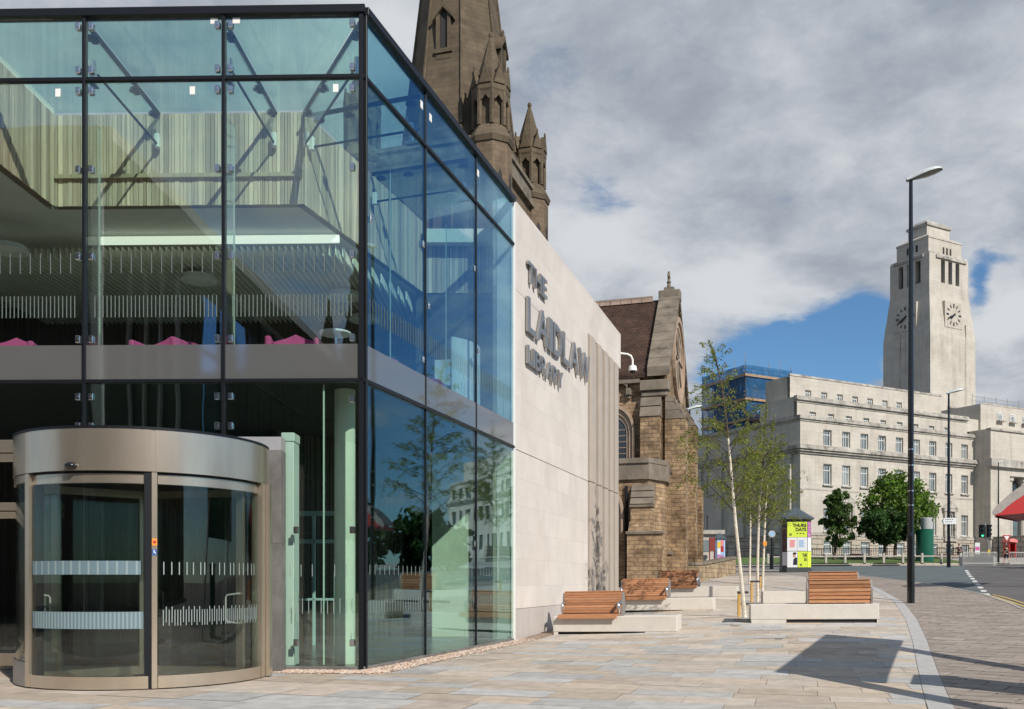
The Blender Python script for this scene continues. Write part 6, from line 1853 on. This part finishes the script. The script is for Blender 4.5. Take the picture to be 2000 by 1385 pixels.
# second, smaller column and red board by the boundary wall
b2 = P(1405, 1093, 78); b2.z = gz(b2.x, b2.y); k2 = b2.y / FPX
a2 = thing('advertising_column', 'small distant poster column with orange and blue posters behind the boundary wall', 'advertising column', tuple(b2))
A2M = FR(b2.x, b2.y, b2.z, 0); h2 = CH + (HY - 1053) * k2 - b2.z
mb = MB(A2M); mb.prism(octa(.28, .14), -.1, h2); mb.build('shaft', M['sky'], a2)
mb = MB(A2M); mb.prism(octa(.36, .17), h2, h2 + .10); mb.frustum(octa(.34, .16), h2 + .10, octa(.015, .01), h2 + .5); mb.build('roof', M['slate'], a2)
for x0, x1, z0, z1, m in ((-.26, 0, h2 - .75, h2 - .25, 'yellow'), (.02, .27, h2 - .55, h2 - .1, 'coral'), (.02, .27, h2 - 1.1, h2 - .6, 'redpaint'), (-.26, 0, h2 - 1.3, h2 - .8, 'poster_w'), (-.26, .27, h2 - 1.75, h2 - 1.35, 'purple')):
    mb = MB(A2M); mb.box(x0, x1, -.432, -.421, z0, z1); mb.build('poster', M[m], a2)
rb = thing('notice_board', 'dark red notice board on posts left of the small poster column', 'notice board', tuple(P(1391, 1093, 76.5)))
q = P(1391, 1050, 76.5); kk = 76.5 / FPX
mb = MB(); mb.cbox(q.x - 6 * kk, q.x + 6 * kk, q.y - .05, q.y + .05, q.z - 27 * kk, q.z, .02); mb.build('panel', M['redbrown'], rb)
for sx in (-5, 5): mb = MB(); mb.tube([(q.x + sx * kk, q.y + .06, q.z - 46 * kk), (q.x + sx * kk, q.y + .06, q.z - 1 * kk)], .05, 6); mb.build('leg', M['redbrown'], rb)
q = P(1392, 1040, 79)
sh = thing('pale_kiosk', 'small white flat-roofed kiosk behind the boundary wall', 'kiosk', (q.x, q.y, gz(q.x, q.y)))
mb = MB(); mb.box(q.x - 1.4, q.x + .9, 80, 82.5, gz(q.x, q.y) - .2, q.z - .1); mb.build('wall', M['portland'], sh)
mb = MB(); mb.box(q.x - 1.6, q.x + 1.2, 79.7, 82.8, q.z - .1, q.z + .25); mb.build('roof', M['portland_tr'], sh)
mb = MB(); mb.box(q.x - .9, q.x - .1, 79.95, 80.05, q.z - 1.6, q.z - .6); mb.build('window', M['pane'], sh)
# round sign post among the birches
q = P(1507, 1043, 70); zg_ = gz(q.x, q.y)
rs = thing('round_sign', 'round blue and white road sign on a thick black post beyond the birches', 'sign', (q.x, q.y, zg_))
mb = MB(); mb.tube([(q.x, q.y, zg_ - .1), (q.x, q.y, q.z + .35)], .06, 8); mb.tube([(q.x, q.y, zg_ - .1), (q.x, q.y, zg_ + 1.0)], .14, 10); mb.build('post', M['black'], rs)
mb = MB(Matrix.Translation((q.x, q.y - .08, q.z)) @ Matrix.Rotation(R(90), 4, 'X')); mb.lathe([(.27, 0), (.27, .03)], 20); mb.build('sign_plate', M['kioskgrey'], rs)
mb = MB(Matrix.Translation((q.x, q.y - .113, q.z)) @ Matrix.Rotation(R(90), 4, 'X')); mb.lathe([(.19, 0), (.19, .004)], 18); mb.build('sign_disc', M['sky'], rs)

# ------------------------------------------------------------------ FAR SIDE OF THE ROAD
b = P(1806, 1094, 89.5); b.z = gfar(b.x, b.y); k = 89.5 / FPX
kg = thing('green_kiosk', 'dark green cylindrical kiosk with a pale upper drum on the lawn', 'kiosk', tuple(b))
z = lambda py: CH + (HY - py) * k
mb = MB(); mb.lathe([(.84, b.z - .05), (.84, b.z + .2), (.80, b.z + .22), (.80, z(1066)), (.79, z(1065.6)), (.79, z(1065.2)), (.80, z(1064.8)), (.80, z(1036)), (.82, z(1035.5)), (.82, z(1034))], 28, cx=b.x, cy=b.y); mb.build('drum', M['green'], kg)
mb = MB(); mb.lathe([(.50, z(1034)), (.50, z(1012)), (.46, z(1011))], 24, cx=b.x + .25, cy=b.y + .2); mb.build('upper_drum', M['kioskgrey'], kg)
mb = MB(); vs, fs = text_shape('Toilet', .55, .12, .005, .03); mb.M = Matrix.Translation((b.x - .2, b.y - .806, z(1049))); 
mb.add([(x, 0.0 + .02 * abs(x - .275) * 2, zz) for x, y, zz in vs], fs); mb.build('lettering', M['signwhite'], kg) if False else None
# traffic signal
b = P(1931, 1098, 84.0); b.z = gz(b.x, b.y) ; k = 84 / FPX; z = lambda py: CH + (HY - py) * k; x = lambda px: (px - CX) * k
ts = thing('traffic_light', 'traffic light showing green, twin black heads on a cranked grey pole', 'traffic light', tuple(b))
mb = MB(); mb.tube([(b.x, b.y, b.z - .05), (b.x, b.y, z(1058)), (x(1924), b.y, z(1052)), (x(1924), b.y, z(1020))], .06, 8); mb.build('pole', M['rail'], ts)
for cx_, nm in ((1916.5, 0), (1930, 1)):
    mb = MB(FR(x(cx_), b.y - .12, 0, 0 if nm == 0 else 40)); mb.cbox(-.24, .24, -.12, .12, z(1050), z(1025), .03)
    for i in range(3): 
        zz = z(1029.2 + i * 8.2); mb.arc((0, -.12), .13, .155, -85, 85, zz + .02, zz + .17, 8)
    o = mb.build('signal_head', M['black'], ts)
    for i in range(3):
        zz = z(1029.2 + i * 8.2); mb = MB(FR(x(cx_), b.y - .12, 0, 0 if nm == 0 else 40) @ Matrix.Translation((0, -.122, zz)) @ Matrix.Rotation(R(90), 4, 'X')); mb.lathe([(.12, 0), (.12, .01)], 14)
        mb.build('signal_lens', M['green_light'] if (i == 2 and nm == 0) else M['slot'], o)
mb = MB(); mb.cbox(b.x - .16, b.x + .02, b.y - .2, b.y - .05, z(1083), z(1074), .03); mb.build('push_button_box', M['yellow'], ts)
# low concrete wall with railing beside the crossing
w = thing('low_wall', 'low pale concrete wall with a metal guard rail beside the traffic light', 'wall', tuple(P(1912, 1104, 83)))
xa, xb, kk = (1879 - CX) * 83 / FPX, (1944 - CX) * 83 / FPX, 83 / FPX
za = gz((xa + xb) / 2, 83)
mb = MB(); mb.cbox(xa, xb, 83, 83.5, za - .5, CH + (HY - 1087) * kk, .03); mb.build('concrete_wall', M['concrete'], w)
mb = MB()
for i in range(40):
    x_ = xa + (xb - xa) * i / 39; mb.box(x_ - .015, x_ + .015, 82.7, 82.73, za - .2, za + 1.1)
for h in (.1, 1.08): mb.tube([(xa, 82.715, za + h), (xb, 82.715, za + h)], .03, 6)
mb.build('guard_rail', M['rail'], w)
gr = thing('guard_railing', 'galvanised pedestrian guard railing at the right edge of the road', 'railing', tuple(P(1990, 1100, 82)))
xa = (1972 - CX) * 82 / FPX; xb = xa + 9; za = gz(xa, 82)
mb = MB()
for i in range(60): x_ = xa + (xb - xa) * i / 59; mb.box(x_ - .015, x_ + .015, 82, 82.03, za - .1, za + 1.1)
for h in (.1, 1.08): mb.tube([(xa, 82.015, za + h), (xb, 82.015, za + h)], .035, 6)
mb.build('bars', M['rail'], gr)
# notice sign, give way sign, red call box
q = P(1909, 1072, 94); k = 94 / FPX; zq_ = gfar(q.x, q.y)
nb_ = thing('information_sign', 'grey and pink information sign standing left of the traffic light pole', 'sign', (q.x, q.y, zq_))
mb = MB(); mb.cbox(q.x - 5 * k, q.x + 5 * k, q.y, q.y + .08, q.z - 11 * k, q.z + 12 * k, .02); mb.build('panel', M['lamp_shell'], nb_)
mb = MB(); mb.box(q.x - 4 * k, q.x + 4 * k, q.y - .012, q.y - .003, q.z - 3 * k, q.z + 4 * k); mb.build('pink_band', M['pink'], nb_)
mb = MB(); mb.tube([(q.x, q.y + .12, zq_), (q.x, q.y + .12, q.z)], .05, 6); mb.build('leg', M['rail'], nb_)
q = P(1966, 1051, 92); zq_ = gfar(q.x, q.y)
gw = thing('give_way_sign', 'small triangular give way sign near the walking person', 'sign', (q.x, q.y, zq_))
mb = MB(); mb.prism_y([(q.x - .42, q.z + .3), (q.x, q.z - .42), (q.x + .42, q.z + .3)], q.y - .04, q.y); mb.build('red_border', M['redpaint'], gw)
mb = MB(); mb.prism_y([(q.x - .26, q.z + .2), (q.x, q.z - .24), (q.x + .26, q.z + .2)], q.y - .05, q.y - .042); mb.build('white_centre', M['signwhite'], gw)
mb = MB(); mb.tube([(q.x, q.y + .05, zq_), (q.x, q.y + .05, q.z + .2)], .04, 6); mb.build('post', M['rail'], gw)
q = P(1978, 1075, 95); zq_ = gfar(q.x, q.y); k = 95 / FPX
cb = thing('red_shelter', 'small red shelter with curved pale roof behind the walking person', 'shelter', (q.x, q.y, zq_))
for sx in (-6, 6): mb = MB(); mb.cbox(q.x + sx * k - .06, q.x + sx * k + .06, q.y, q.y + 1.2, zq_, q.z + 18 * k, .02); mb.build('post', M['redpaint'], cb)
mb = MB(); mb.prism_y([(q.x - 8 * k, q.z + 17 * k), (q.x + 8 * k, q.z + 15 * k), (q.x + 7 * k, q.z + 20 * k), (q.x, q.z + 23 * k), (q.x - 7 * k, q.z + 22 * k)], q.y - .2, q.y + 1.4); mb.build('roof', M['coral'], cb)
mb = MB(); mb.box(q.x - 5 * k, q.x + 5 * k, q.y + 1.0, q.y + 1.1, zq_ + .3, q.z + 14 * k); mb.build('back_panel', M['kioskdark'], cb)
# red-bellied canopy at the right edge of the frame
YC = 36.0
cn = thing('canopy', 'curved shelter canopy with red underside reaching in from the right edge', 'canopy', (P(2080, 1000, YC).x, YC, gz(P(2080, 1000, YC).x, YC)))
prof = [(1938, 999, 1002), (1944, 990, 1007), (1955, 980, 1006), (1968, 968, 1005), (1984, 956, 1004), (2003, 944, 1002), (2025, 935, 999), (2060, 926, 992), (2085, 924, 989)]
mb = MB()
top = [P(a, b_, YC) for a, b_, c_ in prof]; bot = [P(a, c_, YC) for a, b_, c_ in prof]
kx = YC / FPX
for i in range(len(prof) - 1):
    for j in (0,):
        a, b_ = top[i], top[i + 1]; c_, d_ = Vector((b_.x, b_.y, b_.z - .42)), Vector((a.x, a.y, a.z - (.42 if i > 1 else .3 if i else .1)))
        dv = Vector((3.2, 4.2, .1))
        mb.add([d_, c_, b_, a, d_ + dv, c_ + dv, b_ + dv, a + dv], [(0, 1, 2, 3), (3, 2, 6, 7)]); mb.add([d_, c_, c_ + dv, d_ + dv], [(0, 1, 2, 3)], 1)
mb.build('roof_edge', [M['canopy_top'], M['redpaint']], cn)
mb = MB()
for i in range(len(prof) - 1):
    a, b_ = top[i] - Vector((0, -.02, .41 if i > 1 else .29 if i else .09)), top[i + 1] - Vector((0, -.02, .41 if i else .29)); c_, d_ = bot[i + 1] + Vector((0, .02, 0)), bot[i] + Vector((0, .02, 0)); dv = Vector((3.1, 4.1, .05))
    mb.add([d_, c_, b_, a, d_ + dv, c_ + dv, b_ + dv, a + dv], [(0, 1, 2, 3), (0, 4, 5, 1)])
mb.build('red_soffit', M['redpaint'], cn)
pp = P(2070, 1000, YC + 2); zb = gz(pp.x, pp.y)
mb = MB(); mb.tube([(pp.x, pp.y, zb - .2), (pp.x, pp.y, pp.z)], .14, 12); mb.build('post', M['redpaint'], cn)

# ------------------------------------------------------------------ PEOPLE
def skin_body(name, joints, edges, radii, m, parent, loc, rz, sub=2):
    me = bpy.data.meshes.new(name); me.from_pydata([tuple(j) for j in joints], edges, []); me.materials.append(m)
    o = bpy.data.objects.new(name, me); C.objects.link(o); o.parent = parent
    sk = o.modifiers.new('Skin', 'SKIN'); 
    bm = bmesh.new(); bm.from_mesh(me); ly = bm.verts.layers.skin.verify(); bm.verts.ensure_lookup_table()
    for i, v in enumerate(bm.verts):
        r = radii[i]; v[ly].radius = r if isinstance(r, tuple) else (r, r)
        if i == 0: v[ly].use_root = True
    bm.to_mesh(me); bm.free()
    sb_ = o.modifiers.new('Sub', 'SUBSURF'); sb_.levels = sub; sb_.render_levels = sub
    WM[o.name] = WM[parent.name].copy()
    return o
def person(label, loc, rz, top_m, leg_m, stride=.22, bare_legs=True, short=True):
    t = thing('person', label, 'person', loc, rz)
    s = stride
    J = [(0, 0, .92), (0, .01, 1.10), (0, .02, 1.28), (0, .0, 1.42), (0, -.01, 1.49), (0, -.02, 1.58), (0, -.03, 1.68),
         (.10, 0, .88), (.11, -s * .6, .48), (.11, -s * .9, .08), (.11, -s * .9 - .14, .035),
         (-.10, 0, .88), (-.11, s * .35, .50), (-.11, s * 1.2, .13), (-.11, s * 1.2 - .12, .05),
         (.19, 0, 1.39), (.26, .06, 1.12), (.25, -.10, .90), (.25, -.14, .82),
         (-.19, 0, 1.39), (-.26, -.02, 1.12), (-.24, -.20, .95), (-.24, -.25, .88)]
    E = [(0, 1), (1, 2), (2, 3), (3, 4), (4, 5), (5, 6), (0, 7), (7, 8), (8, 9), (9, 10), (0, 11), (11, 12), (12, 13), (13, 14), (3, 15), (15, 16), (16, 17), (17, 18), (3, 19), (19, 20), (20, 21), (21, 22)]
    Rr = [(.15, .11), (.13, .10), (.15, .105), (.12, .09), .055, (.075, .09), (.07, .085), .088, .058, .040, .035, .088, .058, .040, .035, .055, .042, .034, .035, .055, .042, .034, .035]
    skin_body('body', J, E, Rr, M['skin'], t, loc, rz)
    J2 = [J[0], J[1], J[2], (0, 0, 1.40), J[15], (.245, .05, 1.18), J[19], (-.245, -.01, 1.18)]
    skin_body('top', J2, [(0, 1), (1, 2), (2, 3), (3, 4), (4, 5), (3, 6), (6, 7)], [(.17, .13), (.15, .115), (.17, .125), (.13, .10), .068, .055, .068, .055], top_m, t, loc, rz)
    kz = .52 if short else .10
    f = (.88 - kz) / (.88 - .48) if short else 1
    J3 = [(0, 0, .96), (.10, 0, .86), (.11, -s * .6 * min(f, 1), max(kz, .48)), (-.10, 0, .86), (-.11, s * .35 * min(f, 1), max(kz, .5))]
    E3 = [(0, 1), (1, 2), (0, 3), (3, 4)]; R3 = [(.165, .125), .105, .085, .105, .085]
    if not short:
        J3 += [J[9], J[13]]; E3 += [(2, 5), (4, 6)]; R3 += [.06, .06]
    skin_body('trousers' if not short else 'shorts', J3, E3, R3, leg_m, t, loc, rz)
    mb = MB(WM[t.name]); mb.ball((0, .02, 1.67), (.088, .105, .10), 14); mb.build('hair', M['hair'], t, smooth=True)
    for i in (10, 14):
        j = J[i]; mb = MB(WM[t.name]); mb.ball((j[0], j[1] + .05, j[2] + .0), (.052, .13, .05), 10); mb.build('shoe', M['blackcloth'], t, smooth=True)
    return t
q = P(1966, 1103, 86); 
person('person in a black top and dark shorts walking away beside the road', (q.x, q.y, gz(q.x, q.y)), 200, M['blackcloth'], M['navy'])
q = P(1873, 1092, 96)
person('person in dark clothes standing on the lawn side behind the low concrete wall', (q.x, q.y, gfar(q.x, q.y) - .3), 150, M['navy'], M['blackcloth'], .05, short=False)

# ------------------------------------------------------------------ ACROSS THE STREET BEHIND THE CAMERA (seen only as reflections)
of = thing('office_building', 'long modern glass office block with a wide flat overhanging roof behind the viewer', 'building', (-24, -28, 0))
mb = MB(); mb.box(-45, -14.8, -60, -12, -.2, 15.1); mb.build('dark_core', M['office_dark'], of)
mb = MB(); mb.box(-14.795, -14.74, -60, -12.02, .4, 15.0); mb.build('glass_front', M['office_glass'], of)
mb = MB()
for i in range(24): mb.box(-14.73, -14.66, -60 + i * 2.0, -59.92 + i * 2.0, .3, 15.0)
for zz in (4.2, 7.8, 11.4): mb.box(-14.735, -14.64, -60, -12, zz, zz + .12)
mb.build('glazing_bars', M['office_dark'], of)
mb = MB(); mb.box(-14.75, -14.55, -60, -11.9, 14.86, 15.07); mb.build('eaves_trim', M['white'], of)
mb = MB(); mb.box(-46, -13.2, -61, -.5, 15.15, 15.6); mb.build('flat_roof', M['office_fascia'], of)
mb = MB(); mb.box(-45.8, -13.4, -60.8, -.7, 15.08, 15.14); mb.build('soffit', M['office_soffit'], of)
for x_ in (-19.6, -17.9, -17.2, -16.5, -15.8): mb = MB(); mb.box(x_ - .05, x_ + .05, -11.98, -11.7, .2, 15.05); mb.build('end_fin', M['office_metal'], of)
mb = MB(); mb.box(-19, -13.6, -4.2, -3.9, 0, 15.05) if False else mb.tube([(-14.2, -1.6, 0), (-14.2, -1.6, 15.06)], .18, 12); mb.build('roof_column', M['office_metal'], of)
# spired chapel behind the camera
sx_, sy_ = -11.4, -36.0
cp = thing('chapel', 'dark stone chapel with a tall crocketed spire behind the viewer', 'church', (sx_, sy_, 0))
mb = MB(); mb.box(sx_ - 3.2, sx_ + 3.2, sy_ - 3.2, sy_ + 3.2, -.2, 14); mb.build('tower', M['towerst'], cp)
mb = MB(Matrix.Translation((sx_, sy_, 0))); mb.frustum(octo(3.2, rot=0), 14, octo(.1, rot=0), 34)
for kf in range(8):
    for i in range(16):
        f = (i + .5) / 16; rr_ = 3.2 * (1 - f); a = R(22.5 + 45 * kf); mb.ball((rr_ * math.cos(a), rr_ * math.sin(a), 14 + 20 * f), (.22, .22, .26), 6)
mb.build('spire', M['spire'], cp)
mb = MB(); mb.prism_x([(sy_ - 6, 0), (sy_ + 6, 0), (sy_ + 6, 9), (sy_, 16), (sy_ - 6, 9)], sx_ + 3.2, sx_ + 26); mb.build('nave', M['towerst'], cp)
for kx_ in (-1, 1):
    for ky in (-1, 1): mb = MB(Matrix.Translation((sx_ + kx_ * 3, sy_ + ky * 3, 0))); mb.prism(octo(.6, rot=0), 12, 16); mb.frustum(octo(.75, rot=0), 16, octo(.05, rot=0), 20); mb.build('pinnacle', M['spire'], cp)
# terrace across the road to the right and behind
te = thing('brick_terrace', 'terrace of dark brick houses across the road behind the viewer', 'building', (40, -34, 0))
mb = MB(); mb.box(14, 62, -46, -36, -.2, 12); mb.build('wall', M['towerst'], te)
mb = MB(); mb.prism_x([(-46.4, 12.0), (-35.6, 12.0), (-41, 16.5)], 13.8, 62.2); mb.build('roof', M['tile'], te)
for i in range(8):
    for zz in (1.2, 5.0, 8.8):
        mb = MB(); mb.box(16 + i * 5.8, 17.4 + i * 5.8, -36.02, -35.9, zz, zz + 2.2); mb.build('window', M['pane'], te)
# dark trees across the road, right of the frame (mirrored in the library's lower side glass)
for i, (x_, y_, h_) in enumerate(((47, 60, 6.5), (53, 52, 7.5), (43, 66, 5.5))):
    t_ = round_tree(['broad dark tree across the road right of the view, middle one', 'broad dark tree across the road right of the view, nearest and tallest', 'broad dark tree across the road right of the view, farthest and lowest'][i],
        CX + x_ / y_ * FPX, y_, 1090, (CX + x_ / y_ * FPX, HY - (h_ + .6) * FPX / y_, HY - 1.0 * FPX / y_, 4.2 * FPX / y_), 60 + i, 'leaf_dark', 70, 60, .34)
# big information board on two posts just outside the frame (its shadow lies on the paving)
def board():
    sh = Vector((sv.x, sv.y, 0)) / sv.z                  # ground shift towards the sun per metre of height
    A_ = G(1612, 1240) + sh * 3.62; B_ = G(1515, 1312) + sh * 3.82; A_.z = B_.z = 0; d = (B_ - A_); L = d.length
    ang = math.degrees(math.atan2(d.y, d.x)); z0 = gz(A_.x, A_.y)
    t = thing('information_board', 'large information board on two tall posts at the pavement edge right of the viewer', 'sign', (A_.x, A_.y, z0), ang)
    Mx = FR(A_.x, A_.y, 0, ang)
    mb = MB(Mx); mb.cbox(-.1, L + .1, -.04, .04, 2.40, 3.82, .02); mb.build('panel', M['green'], t)
    for u, (px, py) in ((.3, (2110, 1326)), (L - .3, (2060, 1412))):     # raking posts
        f = G(px, py); top = Mx @ Vector((u, -.12, 3.4)); mb = MB(); mb.tube([f - Vector((0, 0, .2)), top], .17, 10); mb.build('post', M['rail'], t)
board()

def cabinet():  # unseen cabinet, added for the strip of shadow it casts on the paving
    sh = Vector((sv.x, sv.y, 0)) / sv.z
    p = G(1822, 1328) + sh * 1.75
    t = thing('shadow_cabinet', 'dark green cabinet added out of view right of the viewer to shade the paving', 'cabinet', (p.x, p.y, gz(p.x, p.y)), 65)
    Mx = WM[t.name]
    mb = MB(Mx); mb.cbox(-.55, .55, -.22, .22, -.1, 1.70, .02); mb.build('body', M['green'], t)
    mb = MB(Mx); mb.cbox(-.60, .60, -.27, .27, 1.70, 1.77, .02); mb.build('lid', M['green'], t)
    for x in (-.27, .27): mb = MB(Mx); mb.cbox(x - .24, x + .24, -.235, -.222, .1, 1.3, .005); mb.build('door', M['green'], t)
cabinet()
